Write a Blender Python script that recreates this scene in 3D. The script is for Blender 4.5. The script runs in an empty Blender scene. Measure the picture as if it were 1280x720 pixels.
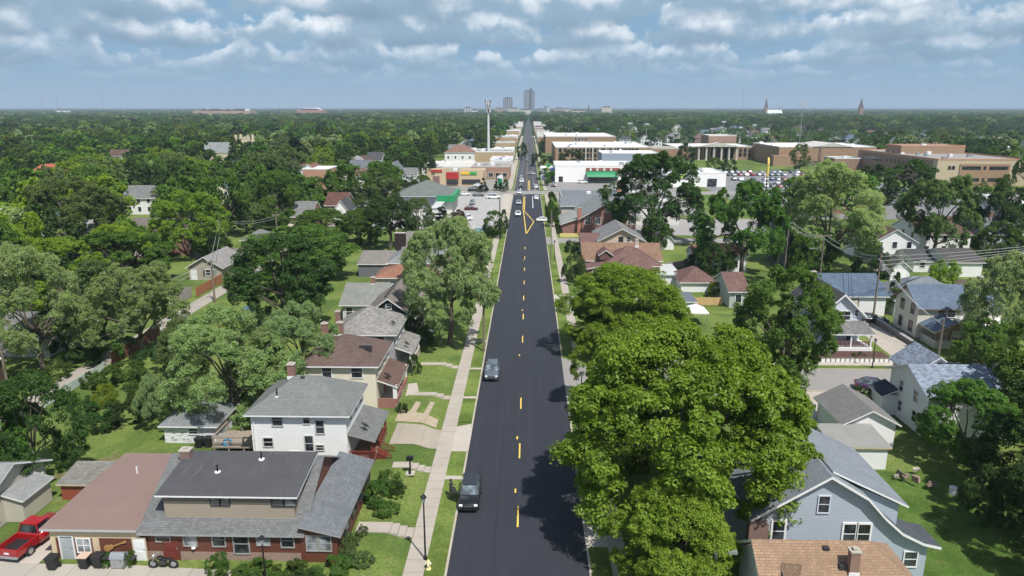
import bpy, bmesh, math, random
import numpy as np
from mathutils import Vector, Matrix, Euler
S = bpy.context.scene
C = S.collection
rad = math.radians
# ------------------------------------------------------------------ camera
F, CAMX, CAMZ = 890.0, 0.95, 34.0
PITCH, YAW = rad(14.21787), rad(1.31028)
cam = bpy.data.cameras.new('camera'); camo = bpy.data.objects.new('camera', cam); C.objects.link(camo)
camo.location = (CAMX, 0, CAMZ); camo.rotation_euler = (rad(90) - PITCH, 0, YAW)
cam.sensor_width = 36; cam.lens = F / 1280 * 36; cam.clip_start = 0.5; cam.clip_end = 60000
S.camera = camo
# ------------------------------------------------------------------ sun and sky
SUN_EL = 58.0
sun_dir = Vector((0.54, -0.84, 0)).normalized() * math.cos(rad(SUN_EL)) + Vector((0, 0, math.sin(rad(SUN_EL))))
sl = bpy.data.lights.new('sun', 'SUN'); sl.energy = 4.6; sl.angle = rad(0.53); sl.color = (1.0, 0.955, 0.88)
so = bpy.data.objects.new('sun', sl); C.objects.link(so)
so.rotation_euler = sun_dir.to_track_quat('Z', 'Y').to_euler()
W = bpy.data.worlds.new('World'); S.world = W; W.use_nodes = True
W.cycles.sampling_method = 'MANUAL'; W.cycles.sample_map_resolution = 256
S.view_settings.view_transform = 'Standard'; S.view_settings.look = 'None'; S.view_settings.gamma = 1
S.view_settings.use_curve_mapping = False
S.view_settings.exposure = 0.3
try:
    S.cycles.use_denoising = True; S.cycles.denoiser = 'OPENIMAGEDENOISE'
except Exception: pass
S.cycles.max_bounces = 5; S.cycles.diffuse_bounces = 3; S.cycles.glossy_bounces = 2
S.cycles.transmission_bounces = 3; S.cycles.volume_bounces = 0; S.cycles.transparent_max_bounces = 8
S.cycles.use_adaptive_sampling = True; S.cycles.adaptive_threshold = 0.02
S.cycles.caustics_reflective = False; S.cycles.caustics_refractive = False


class NT:
    """small helper for writing node trees"""
    def __init__(s, tree): s.t = tree; s.n = tree.nodes; s.l = tree.links
    def new(s, kind, **kw):
        n = s.n.new(kind)
        for k, v in kw.items(): setattr(n, k, v)
        return n
    def put(s, sock, v):
        if hasattr(v, 'is_output'): s.l.new(v, sock)
        elif v is not None:
            if sock.type == 'RGBA' and hasattr(v, '__len__') and len(v) == 3: v = (*v, 1)
            sock.default_value = v
    def math(s, op, a, b=None, c=None, clamp=False):
        n = s.new('ShaderNodeMath', operation=op, use_clamp=clamp)
        s.put(n.inputs[0], a)
        if b is not None: s.put(n.inputs[1], b)
        if c is not None: s.put(n.inputs[2], c)
        return n.outputs[0]
    def vmath(s, op, a, b=None, scale=None):
        n = s.new('ShaderNodeVectorMath', operation=op); s.put(n.inputs[0], a)
        if b is not None: s.put(n.inputs[1], b)
        if scale is not None: s.put(n.inputs['Scale'], scale)
        return n.outputs[0]
    def mix(s, f, a, b, blend='MIX'):
        n = s.new('ShaderNodeMix', data_type='RGBA', blend_type=blend)
        s.put(n.inputs[0], f); s.put(n.inputs[6], a); s.put(n.inputs[7], b)
        return n.outputs[2]
    def noise(s, vec, scale, detail=3, rough=0.5, dist=0.0):
        n = s.new('ShaderNodeTexNoise'); s.put(n.inputs['Vector'], vec); n.inputs['Scale'].default_value = scale
        n.inputs['Detail'].default_value = detail; n.inputs['Roughness'].default_value = rough; n.inputs['Distortion'].default_value = dist
        return n.outputs['Fac']
    def ramp(s, f, lo, hi, smooth=True):
        n = s.new('ShaderNodeMapRange'); n.interpolation_type = 'SMOOTHSTEP' if smooth else 'LINEAR'
        s.put(n.inputs[0], f); n.inputs[1].default_value = lo; n.inputs[2].default_value = hi
        return n.outputs[0]


# world: Nishita sky, a layer of low haze and a field of flat-based cumulus
w = NT(W.node_tree); w.n.clear()
out = w.new('ShaderNodeOutputWorld')
sky = w.new('ShaderNodeTexSky', sky_type='NISHITA'); sky.sun_disc = False
sky.sun_elevation = rad(SUN_EL); sky.sun_rotation = math.atan2(sun_dir.x, sun_dir.y); sky.air_density = 1.0; sky.dust_density = 1.2; sky.ozone_density = 1.6
bgs = w.new('ShaderNodeBackground'); w.l.new(sky.outputs[0], bgs.inputs[0]); bgs.inputs[1].default_value = 0.092
tc = w.new('ShaderNodeTexCoord'); dv = w.vmath('NORMALIZE', tc.outputs['Generated'])
sx = w.new('ShaderNodeSeparateXYZ'); w.l.new(dv, sx.inputs[0])
el = w.math('MAXIMUM', sx.outputs[2], 0.0)
az = w.math('ARCTAN2', sx.outputs[0], sx.outputs[1])
veil = w.new('ShaderNodeBackground'); w.put(veil.inputs[0], w.mix(w.ramp(el, 0.0, 0.11), (0.225, 0.370, 0.505), (0.180, 0.335, 0.505))); veil.inputs[1].default_value = 1.0
vf = w.math('MULTIPLY', w.math('SUBTRACT', 1.0, w.ramp(el, 0.05, 0.45)), 0.95)
mv = w.new('ShaderNodeMixShader'); w.put(mv.inputs[0], vf); w.l.new(bgs.outputs[0], mv.inputs[1]); w.l.new(veil.outputs[0], mv.inputs[2])
last = mv.outputs[0]
def v3(a, b, c):
    q = w.new('ShaderNodeCombineXYZ'); w.put(q.inputs[0], a); w.put(q.inputs[1], b); w.put(q.inputs[2], c); return q.outputs[0]
# rows of cumulus seen from the side, the far rows low and flat, the near rows high and large
for i, (bs, hh, fr, al) in enumerate(((.027, .016, 11, .10), (.038, .026, 8, .26), (.050, .040, 5.6, .66), (.072, .056, 4.4, .92), (.102, .074, 3.5, 1.0), (.138, .095, 2.9, 1.0), (.155, .10, 3.6, 1.0), (.21, .14, 2.6, 1.0), (.29, .2, 1.9, 1.0), (.42, .25, 1.4, .9))):
    wob = w.noise(v3(w.math('MULTIPLY', az, fr * .7), i * 7.3, 0.0), 1.0, 2, .5)
    v = w.math('DIVIDE', w.math('SUBTRACT', w.math('SUBTRACT', el, bs), w.math('MULTIPLY', w.math('SUBTRACT', wob, .5), hh * .5)), hh)
    prof = w.noise(v3(w.math('MULTIPLY', az, fr), i * 3.7 + 1.5, 5.0), 1.0, 3, .55)
    bil = w.noise(v3(w.math('MULTIPLY', az, fr * 3.0), w.math('MULTIPLY', v, hh * fr * 3.4), i * 5.1), 1.0, 9, .56, .0)
    D = w.math('SUBTRACT', w.math('ADD', w.math('MULTIPLY', w.math('SUBTRACT', prof, .25), 3.4), w.math('MULTIPLY', w.math('SUBTRACT', bil, .5), 3.2)), v)
    soft = w.math('SUBTRACT', bil, .5)
    m = w.math('MULTIPLY', w.ramp(D, -.02, .26), w.ramp(w.math('ADD', v, w.math('MULTIPLY', soft, .9)), -.06, .22))
    b2 = w.noise(v3(w.math('ADD', w.math('MULTIPLY', az, fr * 3.0), .12), w.math('ADD', w.math('MULTIPLY', v, hh * fr * 3.4), .28), i * 5.1), 1.0, 6, .56, .0)
    lit = w.ramp(w.math('ADD', w.math('ADD', w.math('MULTIPLY', v, .55), w.math('MULTIPLY', w.math('SUBTRACT', bil, b2), 2.0)), w.math('MULTIPLY', w.math('SUBTRACT', .55, D), .28)), .08, .66)
    c = w.mix(lit, (.245, .365, .475), (.82, .86, .89)); c = w.mix(w.math('MULTIPLY', w.ramp(w.math('ADD', w.math('MULTIPLY', D, .6), w.math('SUBTRACT', .35, v)), .35, 1.1), .75), c, (.165, .255, .355))
    bg = w.new('ShaderNodeBackground'); w.put(bg.inputs[0], c); mx = w.new('ShaderNodeMixShader'); w.put(mx.inputs[0], w.math('MULTIPLY', m, al))
    w.l.new(last, mx.inputs[1]); w.l.new(bg.outputs[0], mx.inputs[2]); last = mx.outputs[0]
w.l.new(last, out.inputs[0])

# ------------------------------------------------------------------ geometry of the photograph's view: pixel -> point on a level
def _basis():
    fw = Vector((-math.sin(YAW) * math.cos(PITCH), math.cos(YAW) * math.cos(PITCH), -math.sin(PITCH)))
    rt = Vector((math.cos(YAW), math.sin(YAW), 0)); return fw, rt, rt.cross(fw)
FW, RT, UP = _basis()
def ray(x, y): return FW + RT * ((x - 640) / F) - UP * ((y - 360) / F)
def G(x, y, z=0.0):
    d = ray(x, y); t = (CAMZ - z) / -d.z
    return CAMX + t * d.x, t * d.y
def ZA(x, y, Y):
    d = ray(x, y); return CAMZ + Y / d.y * d.z
def XA(x, y, Y):
    d = ray(x, y); return CAMX + Y / d.y * d.x
def ss(t): t = max(0, min(1, t)); return t * t * (3 - 2 * t)
def zg(x, y):      # the lots along the near west side stand about half a metre above the walk
    return 0.5 * ss((-8.75 - x) / 2.0) * ss((140 - y) / 25) * ss((x + 53) / 8)

# ------------------------------------------------------------------ materials
MATS = {}
def mat(name, fn):
    if name not in MATS:
        m = bpy.data.materials.new(name); m.use_nodes = True
        t = NT(m.node_tree); b = m.node_tree.nodes['Principled BSDF']
        fn(t, b); MATS[name] = m
    return MATS[name]
def bump(t, b, h, strength=0.5, dist=0.02):
    n = t.new('ShaderNodeBump'); n.inputs['Strength'].default_value = strength; n.inputs['Distance'].default_value = dist
    t.put(n.inputs['Height'], h); t.l.new(n.outputs[0], b.inputs['Normal'])
def P(t, kind='UV'): return t.new('ShaderNodeTexCoord').outputs[kind]
def pos(t): return t.new('ShaderNodeNewGeometry').outputs['Position']
def sc3(c, k): return tuple(min(1, v * k) for v in c)
def m_flat(name, col, rough=0.6, var=0.12, scale=1.5, metal=0.0, spec=0.4):
    def f(t, b):
        n = t.noise(pos(t), scale, 4, 0.6)
        t.put(b.inputs['Base Color'], t.mix(n, sc3(col, 1 - var), sc3(col, 1 + var)))
        b.inputs['Roughness'].default_value = rough; b.inputs['Metallic'].default_value = metal; b.inputs['Specular IOR Level'].default_value = spec
    return mat(name, f)
def m_siding(name, col, lap=0.16, wear=0.1, peel=None):
    def f(t, b):
        uv = P(t); s = t.new('ShaderNodeSeparateXYZ'); t.l.new(uv, s.inputs[0])
        fr = t.math('FRACT', t.math('DIVIDE', s.outputs[1], lap))
        n = t.noise(pos(t), 0.8, 5, 0.65); n2 = t.noise(uv, 6, 3)
        c = t.mix(n, sc3(col, 1 - wear), sc3(col, 1 + wear * .6))
        if peel:
            st = t.noise(t.vmath('MULTIPLY', uv, (1.1, 3.0, 1)), 1.3, 7, 0.75)
            c = t.mix(t.ramp(st, 0.52, 0.60), c, peel)
        gap = t.ramp(fr, 0.90, 0.99)
        c = t.mix(t.math('MULTIPLY', gap, 0.45), c, sc3(col, .35))
        t.put(b.inputs['Base Color'], c); b.inputs['Roughness'].default_value = 0.6
        bump(t, b, t.math('ADD', t.math('SUBTRACT', 1.0, fr), t.math('MULTIPLY', n2, 0.1)), 0.6, 0.02)
    return mat(name, f)
def m_shingle(name, col, var=0.35, patch=0.25, streak=None):
    def f(t, b):
        uv = P(t)
        br = t.new('ShaderNodeTexBrick'); t.l.new(uv, br.inputs['Vector'])
        for k, v in (('Scale', 1.0), ('Mortar Size', 0.012), ('Bias', 0.0), ('Brick Width', 0.42), ('Row Height', 0.19)): br.inputs[k].default_value = v
        br.inputs['Color1'].default_value = (*sc3(col, 1 - var), 1); br.inputs['Color2'].default_value = (*sc3(col, 1 + var), 1)
        br.inputs['Mortar'].default_value = (*sc3(col, 0.5), 1)
        n = t.noise(uv, 0.35, 5, 0.65); n2 = t.noise(t.vmath('MULTIPLY', uv, (2.2, 0.35, 1)), 1.0, 4, 0.6); n3 = t.noise(uv, 14, 2)
        c = t.mix(t.math('MULTIPLY', t.ramp(n, 0.42, 0.7), patch * 2), br.outputs['Color'], sc3(col, 0.62))
        c = t.mix(t.math('MULTIPLY', t.ramp(n2, 0.5, 0.75), 0.45), c, streak or sc3(col, 1.45))
        t.put(b.inputs['Base Color'], c); b.inputs['Roughness'].default_value = 0.9; b.inputs['Specular IOR Level'].default_value = 0.25
        bump(t, b, t.math('ADD', br.outputs['Fac'], t.math('MULTIPLY', n3, 0.6)), 0.5, 0.02)
    return mat(name, f)
def m_rolled(name, col):          # rolled roofing with seams every metre and chalky streaks
    def f(t, b):
        uv = P(t); s = t.new('ShaderNodeSeparateXYZ'); t.l.new(uv, s.inputs[0])
        a = t.math('FRACT', t.math('DIVIDE', s.outputs[1], 0.95)); u = t.math('FRACT', t.math('DIVIDE', s.outputs[0], 3.1))
        seam = t.math('MAXIMUM', t.ramp(a, 0.95, 0.99), t.ramp(u, 0.985, 0.998))
        n = t.noise(uv, 0.5, 6, 0.7); st = t.noise(t.vmath('MULTIPLY', uv, (2.5, 0.3, 1)), 1.2, 5, 0.7)
        c = t.mix(n, sc3(col, 0.65), sc3(col, 1.35)); c = t.mix(t.math('MULTIPLY', t.ramp(st, .56, .75), 0.6), c, sc3(col, 2.4))
        t.put(b.inputs['Base Color'], t.mix(t.math('MULTIPLY', seam, .6), c, sc3(col, 0.5))); b.inputs['Roughness'].default_value = 0.75
        bump(t, b, seam, 0.4, 0.01)
    return mat(name, f)
def m_ribbed(name, col, pitch=0.3):
    def f(t, b):
        uv = P(t); s = t.new('ShaderNodeSeparateXYZ'); t.l.new(uv, s.inputs[0])
        a = t.math('ABSOLUTE', t.math('SUBTRACT', t.math('FRACT', t.math('DIVIDE', s.outputs[0], pitch)), 0.5))
        rib = t.ramp(a, 0.30, 0.46)
        n = t.noise(uv, 0.4, 5, 0.65); n2 = t.noise(t.vmath('MULTIPLY', uv, (4, .4, 1)), 1, 4)
        c = t.mix(n, sc3(col, 0.85), sc3(col, 1.15)); c = t.mix(t.math('MULTIPLY', n2, 0.3), c, sc3(col, .7))
        c = t.mix(t.math('MULTIPLY', rib, .35), c, sc3(col, 1.6))
        t.put(b.inputs['Base Color'], c); b.inputs['Roughness'].default_value = 0.55
        bump(t, b, rib, 0.9, 0.04)
    return mat(name, f)
def m_brick(name, col, mortar=(0.35, .31, .28)):
    def f(t, b):
        uv = P(t)
        br = t.new('ShaderNodeTexBrick'); t.l.new(uv, br.inputs['Vector'])
        for k, v in (('Scale', 1.0), ('Mortar Size', 0.012), ('Bias', 0.0), ('Brick Width', 0.22), ('Row Height', 0.075)): br.inputs[k].default_value = v
        br.inputs['Color1'].default_value = (*sc3(col, .75), 1); br.inputs['Color2'].default_value = (*sc3(col, 1.25), 1); br.inputs['Mortar'].default_value = (*mortar, 1)
        n = t.noise(pos(t), 0.5, 5, .6)
        t.put(b.inputs['Base Color'], t.mix(t.math('MULTIPLY', n, .45), br.outputs['Color'], sc3(col, .7))); b.inputs['Roughness'].default_value = 0.85
        bump(t, b, br.outputs['Fac'], -0.3, 0.01)
    return mat(name, f)
def m_slab(name, col, step=1.5, axis=1, crack=0.5, joint=0.02):   # poured concrete with joints and stains
    def f(t, b):
        p = pos(t); s = t.new('ShaderNodeSeparateXYZ'); t.l.new(p, s.inputs[0])
        fr = t.math('FRACT', t.math('DIVIDE', s.outputs[axis], step))
        j = t.math('MAXIMUM', t.ramp(fr, 1 - joint * 1.6, 1 - joint * .5), t.math('SUBTRACT', 1.0, t.ramp(fr, joint * .3, joint)))
        cell = t.new('ShaderNodeTexWhiteNoise', noise_dimensions='1D'); t.put(cell.inputs['W'], t.math('FLOOR', t.math('DIVIDE', s.outputs[axis], step)))
        n = t.noise(p, 0.5, 6, 0.65); n2 = t.noise(p, 7, 4, .7)
        c = t.mix(n, sc3(col, .72), sc3(col, 1.18)); c = t.mix(t.math('MULTIPLY', n2, .35), c, sc3(col, .7))
        c = t.mix(t.math('MULTIPLY', cell.outputs[0], 0.22), c, sc3(col, .6))
        c = t.mix(t.math('MULTIPLY', j, crack), c, sc3(col, .28))
        t.put(b.inputs['Base Color'], c); b.inputs['Roughness'].default_value = 0.88; b.inputs['Specular IOR Level'].default_value = 0.2
        bump(t, b, t.math('SUBTRACT', n2, j), 0.25, 0.01)
    return mat(name, f)
def m_asphalt(name, col, lanes=True, wear=0.2):
    def f(t, b):
        p = pos(t); s = t.new('ShaderNodeSeparateXYZ'); t.l.new(p, s.inputs[0])
        n = t.noise(p, 0.25, 5, .6); n2 = t.noise(p, 40, 2); st = t.noise(t.vmath('MULTIPLY', p, (1.6, 0.02, 1)), 1.0, 4, .6)
        c = t.mix(n, sc3(col, 1 - wear), sc3(col, 1 + wear)); c = t.mix(t.math('MULTIPLY', n2, .3), c, sc3(col, .75))
        if lanes:
            c = t.mix(t.math('MULTIPLY', t.ramp(st, .42, .66), .4), c, sc3(col, 1.35))
            for xs in (-1.6, 2.1):
                seam = t.math('ABSOLUTE', t.math('SUBTRACT', s.outputs[0], xs)); c = t.mix(t.math('MULTIPLY', t.math('SUBTRACT', 1.0, t.ramp(seam, .03, .12)), .35), c, sc3(col, .6))
        else:
            cr = t.new('ShaderNodeTexVoronoi', feature='DISTANCE_TO_EDGE'); t.put(cr.inputs['Vector'], t.vmath('ADD', t.vmath('SCALE', p, scale=.16), t.vmath('SCALE', p, scale=.0)))
            c = t.mix(t.math('MULTIPLY', t.math('SUBTRACT', 1.0, t.ramp(cr.outputs[0], .004, .014)), .45), c, sc3(col, .45))
        t.put(b.inputs['Base Color'], c); b.inputs['Roughness'].default_value = 0.75; b.inputs['Specular IOR Level'].default_value = 0.3
        bump(t, b, n2, 0.3, 0.01)
    return mat(name, f)
def m_grass(name, col, dry=(0.20, .19, .075), amount=0.8):
    def f(t, b):
        p = pos(t); n = t.noise(p, 0.16, 6, .65, .3); n2 = t.noise(p, 1.1, 8, .75); n3 = t.noise(p, 5, 6, .8)
        c = t.mix(t.ramp(n, .38, .62), sc3(col, .62), sc3(col, 1.15)); c = t.mix(t.math('MULTIPLY', t.ramp(t.math('ADD', t.math('MULTIPLY', n2, .6), t.math('MULTIPLY', n, .4)), .47, .68), amount), c, dry)
        c = t.mix(t.math('MULTIPLY', t.ramp(n3, .38, .68), .75), c, sc3(col, .38))
        t.put(b.inputs['Base Color'], c); b.inputs['Roughness'].default_value = 0.9; b.inputs['Specular IOR Level'].default_value = 0.15
        bump(t, b, t.math('ADD', n3, n2), 0.9, 0.08)
    return mat(name, f)
def m_glass(name='window_glass', col=(0.025, 0.03, 0.035)):
    def f(t, b):
        n = t.noise(pos(t), 0.9, 3); t.put(b.inputs['Base Color'], t.mix(t.ramp(n, .4, .65), sc3(col, .5), sc3(col, 2.2)))
        b.inputs['Roughness'].default_value = 0.08; b.inputs['Specular IOR Level'].default_value = 0.6
    return mat(name, f)
def m_wood(name, col):
    def f(t, b):
        uv = P(t); n = t.noise(t.vmath('MULTIPLY', uv, (1, 12, 1)), 1.5, 5, .6); s = t.new('ShaderNodeSeparateXYZ'); t.l.new(uv, s.inputs[0])
        cell = t.new('ShaderNodeTexWhiteNoise', noise_dimensions='1D'); t.put(cell.inputs['W'], t.math('FLOOR', t.math('DIVIDE', s.outputs[0], 0.15)))
        fr = t.math('FRACT', t.math('DIVIDE', s.outputs[0], 0.15))
        c = t.mix(n, sc3(col, .65), sc3(col, 1.3)); c = t.mix(t.math('MULTIPLY', cell.outputs[0], .4), c, sc3(col, .6)); c = t.mix(t.math('MULTIPLY', t.ramp(fr, .9, .97), .7), c, sc3(col, .2))
        t.put(b.inputs['Base Color'], c); b.inputs['Roughness'].default_value = 0.8
    return mat(name, f)
def m_paint(name, col):
    def f(t, b):
        n = t.noise(pos(t), 3, 3); t.put(b.inputs['Base Color'], t.mix(n, sc3(col, .92), sc3(col, 1.05))); b.inputs['Roughness'].default_value = .22
        b.inputs['Specular IOR Level'].default_value = 0.5; b.inputs['Coat Weight'].default_value = 0.6; b.inputs['Coat Roughness'].default_value = .06
    return mat(name, f)
def m_leaf(name, dark, light, back=None, trans=0.38):
    def f(t, b):
        at = t.new('ShaderNodeAttribute'); at.attribute_name = 'tint'
        oi = t.new('ShaderNodeObjectInfo')
        n = t.noise(P(t, 'Object'), 0.35, 3, .6)
        fac = t.math('ADD', t.math('MULTIPLY', at.outputs['Fac'], .65), t.math('MULTIPLY', n, .35))
        c = t.mix(fac, dark, light)
        hs = t.new('ShaderNodeHueSaturation'); t.put(hs.inputs['Color'], c)
        t.put(hs.inputs['Hue'], t.math('ADD', t.math('MULTIPLY', t.math('MULTIPLY', t.math('SUBTRACT', oi.outputs['Random'], .5), oi.outputs['Alpha']), .05), .5))
        t.put(hs.inputs['Value'], t.math('ADD', t.math('MULTIPLY', t.math('MULTIPLY', t.math('SUBTRACT', oi.outputs['Random'], .5), oi.outputs['Alpha']), .7), 1.0)); hs.inputs['Saturation'].default_value = 1.0
        c = t.mix(1.0, hs.outputs[0], oi.outputs['Color'], 'MULTIPLY')
        if back:
            g = t.new('ShaderNodeNewGeometry'); c = t.mix(t.math('MULTIPLY', g.outputs['Backfacing'], .85), c, back)
        t.put(b.inputs['Base Color'], c); b.inputs['Roughness'].default_value = .5; b.inputs['Specular IOR Level'].default_value = .3
        tr = t.new('ShaderNodeBsdfTranslucent'); t.put(tr.inputs[0], t.mix(1.0, c, (1.3, 1.35, .5), 'MULTIPLY'))
        mx = t.new('ShaderNodeMixShader'); mx.inputs[0].default_value = trans
        o = [k for k in t.n if k.type == 'OUTPUT_MATERIAL'][0]
        t.l.new(b.outputs[0], mx.inputs[1]); t.l.new(tr.outputs[0], mx.inputs[2]); t.l.new(mx.outputs[0], o.inputs[0])
    return mat(name, f)

GLASS = m_glass(); CARGLASS = m_glass('car_glass', (.10, .13, .15)); CARGLASS.node_tree.nodes['Principled BSDF'].inputs['Coat Weight'].default_value = 1.0; CARGLASS.node_tree.nodes['Principled BSDF'].inputs['Specular IOR Level'].default_value = 1.0; CURT = m_glass('curtained_glass', (0.16, 0.17, 0.18)); WHITE = m_flat('white_trim', (.72, .73, .74), .5, .06)
DARKTRIM = m_flat('dark_trim', (.035, .035, .04), .5); TAN_TRIM = m_flat('tan_trim', (.5, .42, .3), .6); BLACK = m_flat('black_metal', (.012, .012, .014), .4)
STEEL = m_flat('galvanised_steel', (.42, .44, .46), .4, .12, 1, .6); BRICK = m_brick('red_brick', (.20, .065, .045)); ORBRICK = m_brick('orange_brick', (.28, .155, .08), (.42, .34, .27))
DKBRICK = m_brick('dark_brick', (.14, .06, .05)); CONC = m_slab('concrete_walk', (.42, .38, .33), 1.5, 1, .6); CONCX = m_slab('concrete_pale', (.46, .42, .37), 4.0, 0, .35, .008)
WOODP = m_wood('weathered_pole_wood', (.20, .17, .14)); BARK = m_flat('tree_bark', (.10, .085, .07), .9, .35, 2.5)
REDWOOD = m_flat('red_stained_wood', (.16, .035, .025), .6); RUBBER = m_flat('tyre_rubber', (.016, .016, .017), .8); RIM = m_flat('alloy_rim', (.45, .46, .48), .3, .05, 1, .8)
HEADL = m_flat('headlamp_lens', (.75, .77, .8), .1, .05); TAILL = m_flat('tail_lamp_lens', (.35, .01, .01), .15, .05)
PLASTIC = m_flat('black_plastic', (.02, .021, .023), .5); GREYROOF = m_shingle('grey_shingle', (.17, .175, .175), .14); WHITEROOF = m_flat('white_membrane_roof', (.72, .74, .75), .6, .12, .15)
GRAVROOF = m_flat('gravel_roof', (.27, .26, .25), .9, .2, .3); DKROOF = m_shingle('charcoal_shingle', (.07, .072, .078), .3); BRROOF = m_shingle('brown_shingle', (.115, .075, .062), .25)
BLROOF = m_shingle('blue_grey_shingle', (.095, .135, .19), .25); TANROOF = m_shingle('tan_shingle', (.29, .195, .13), .13); MAUVE = m_shingle('mauve_brown_shingle', (.16, .095, .085), .25)
GRASS = m_grass('lawn_grass', (.15, .225, .045), (.25, .24, .10)); WHSIDE = m_siding('white_siding', (.74, .75, .76)); CREAM = m_siding('cream_siding', (.66, .62, .51)); GRSIDE = m_siding('grey_siding', (.30, .31, .33))
STEELPOLE = m_flat('pale_pole_paint', (.55, .56, .57), .5)

# ------------------------------------------------------------------ mesh builder
class MB:
    def __init__(s): s.v = []; s.f = []; s.m = []
    def poly(s, pts, m=0):
        k = len(s.v); s.v += [tuple(p) for p in pts]; s.f.append(tuple(range(k, k + len(pts)))); s.m.append(m); return s
    def mesh(s, vs, fs, m=0):
        k = len(s.v); s.v += [tuple(p) for p in vs]; s.f += [tuple(i + k for i in f) for f in fs]; s.m += [m] * len(fs); return s
    def box(s, x0, x1, y0, y1, z0, z1, m=0):
        a = [(x0, y0, z0), (x1, y0, z0), (x1, y1, z0), (x0, y1, z0), (x0, y0, z1), (x1, y0, z1), (x1, y1, z1), (x0, y1, z1)]
        return s.mesh(a, [(3, 2, 1, 0), (4, 5, 6, 7), (0, 1, 5, 4), (1, 2, 6, 5), (2, 3, 7, 6), (3, 0, 4, 7)], m)
    def prism(s, pts, axis, a0, a1, m=0):     # a closed outline in the two other axes, extruded along axis
        def q(p, a): return {0: (a, p[0], p[1]), 1: (p[0], a, p[1]), 2: (p[0], p[1], a)}[axis]
        n = len(pts); vs = [q(p, a0) for p in pts] + [q(p, a1) for p in pts]
        fs = [tuple(range(n)), tuple(range(2 * n - 1, n - 1, -1))] + [(i, i + n, (i + 1) % n + n, (i + 1) % n) for i in range(n)]
        return s.mesh(vs, fs, m)
    def tube(s, pts, rs, n=8, m=0, cap=True):
        pts = [Vector(p) for p in pts]; rs = [rs] * len(pts) if not hasattr(rs, '__len__') else rs
        vs = []; fs = []
        for i, p in enumerate(pts):
            d = (pts[min(i + 1, len(pts) - 1)] - pts[max(i - 1, 0)]).normalized()
            a = d.orthogonal().normalized() if i == 0 else (pa - d * pa.dot(d)).normalized()
            pa = a; bb = d.cross(a)
            for k in range(n):
                t = 2 * math.pi * k / n; vs.append(p + (a * math.cos(t) + bb * math.sin(t)) * rs[i])
        for i in range(len(pts) - 1):
            for k in range(n): fs.append((i * n + k, i * n + (k + 1) % n, (i + 1) * n + (k + 1) % n, (i + 1) * n + k))
        if cap: fs.append(tuple(range(n - 1, -1, -1))); fs.append(tuple(range((len(pts) - 1) * n, len(pts) * n)))
        return s.mesh(vs, fs, m)
    def lathe(s, prof, c=(0, 0, 0), n=16, m=0):
        vs = [(c[0] + r * math.cos(2 * math.pi * k / n), c[1] + r * math.sin(2 * math.pi * k / n), c[2] + z) for r, z in prof for k in range(n)]
        fs = [(i * n + k, i * n + (k + 1) % n, (i + 1) * n + (k + 1) % n, (i + 1) * n + k) for i in range(len(prof) - 1) for k in range(n)]
        return s.mesh(vs, fs, m)
    def loft(s, secs, m=0, cap=True):
        n = len(secs[0]); vs = [p for q in secs for p in q]
        fs = [(i * n + k, i * n + (k + 1) % n, (i + 1) * n + (k + 1) % n, (i + 1) * n + k) for i in range(len(secs) - 1) for k in range(n)]
        if cap: fs.append(tuple(range(n - 1, -1, -1))); fs.append(tuple(range((len(secs) - 1) * n, len(secs) * n)))
        return s.mesh(vs, fs, m)
    def build(s, name, mats, parent=None, origin=None, recalc=False, smooth=False, bevel=0):
        """one mesh object; coordinates are world ones unless the parent is a prototype at the origin"""
        if not isinstance(mats, (list, tuple)): mats = [mats]
        o0 = Vector(origin) if origin is not None else (wloc(parent) if parent is not None else Vector((0, 0, 0)))
        me = bpy.data.meshes.new(name)
        me.from_pydata([Vector(v) - o0 for v in s.v], [], s.f)
        for k in mats: me.materials.append(k)
        if any(s.m): me.polygons.foreach_set('material_index', s.m)
        if recalc or bevel:
            b = bmesh.new(); b.from_mesh(me); bmesh.ops.remove_doubles(b, verts=b.verts, dist=1e-4)
            if bevel: bmesh.ops.bevel(b, geom=[e for e in b.edges if len(e.link_faces) == 2 and e.calc_face_angle(0) > .5], offset=bevel, segments=2, affect='EDGES', profile=.5)
            bmesh.ops.recalc_face_normals(b, faces=b.faces); b.to_mesh(me); b.free()
        uv = me.uv_layers.new(name='UVMap')
        dat = np.empty(len(me.loops) * 2, np.float32)
        for p in me.polygons:
            n = p.normal
            if abs(n.z) > .995: u, v = Vector((1, 0, 0)), Vector((0, 1, 0))
            else:
                u = Vector((-n.y, n.x, 0)).normalized(); v = n.cross(u)
            for li in p.loop_indices:
                q = me.vertices[me.loops[li].vertex_index].co + o0
                dat[2 * li] = q.dot(u); dat[2 * li + 1] = q.dot(v)
        uv.data.foreach_set('uv', dat)
        if smooth: me.polygons.foreach_set('use_smooth', [True] * len(me.polygons))
        o = bpy.data.objects.new(name, me); C.objects.link(o)
        if parent is not None:
            o.parent = parent; o.location = o0 - wloc(parent)
        else: o.location = o0
        return o
def wloc(o):
    v = Vector((0, 0, 0))
    while o is not None: v += o.location; o = o.parent
    return v

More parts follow.
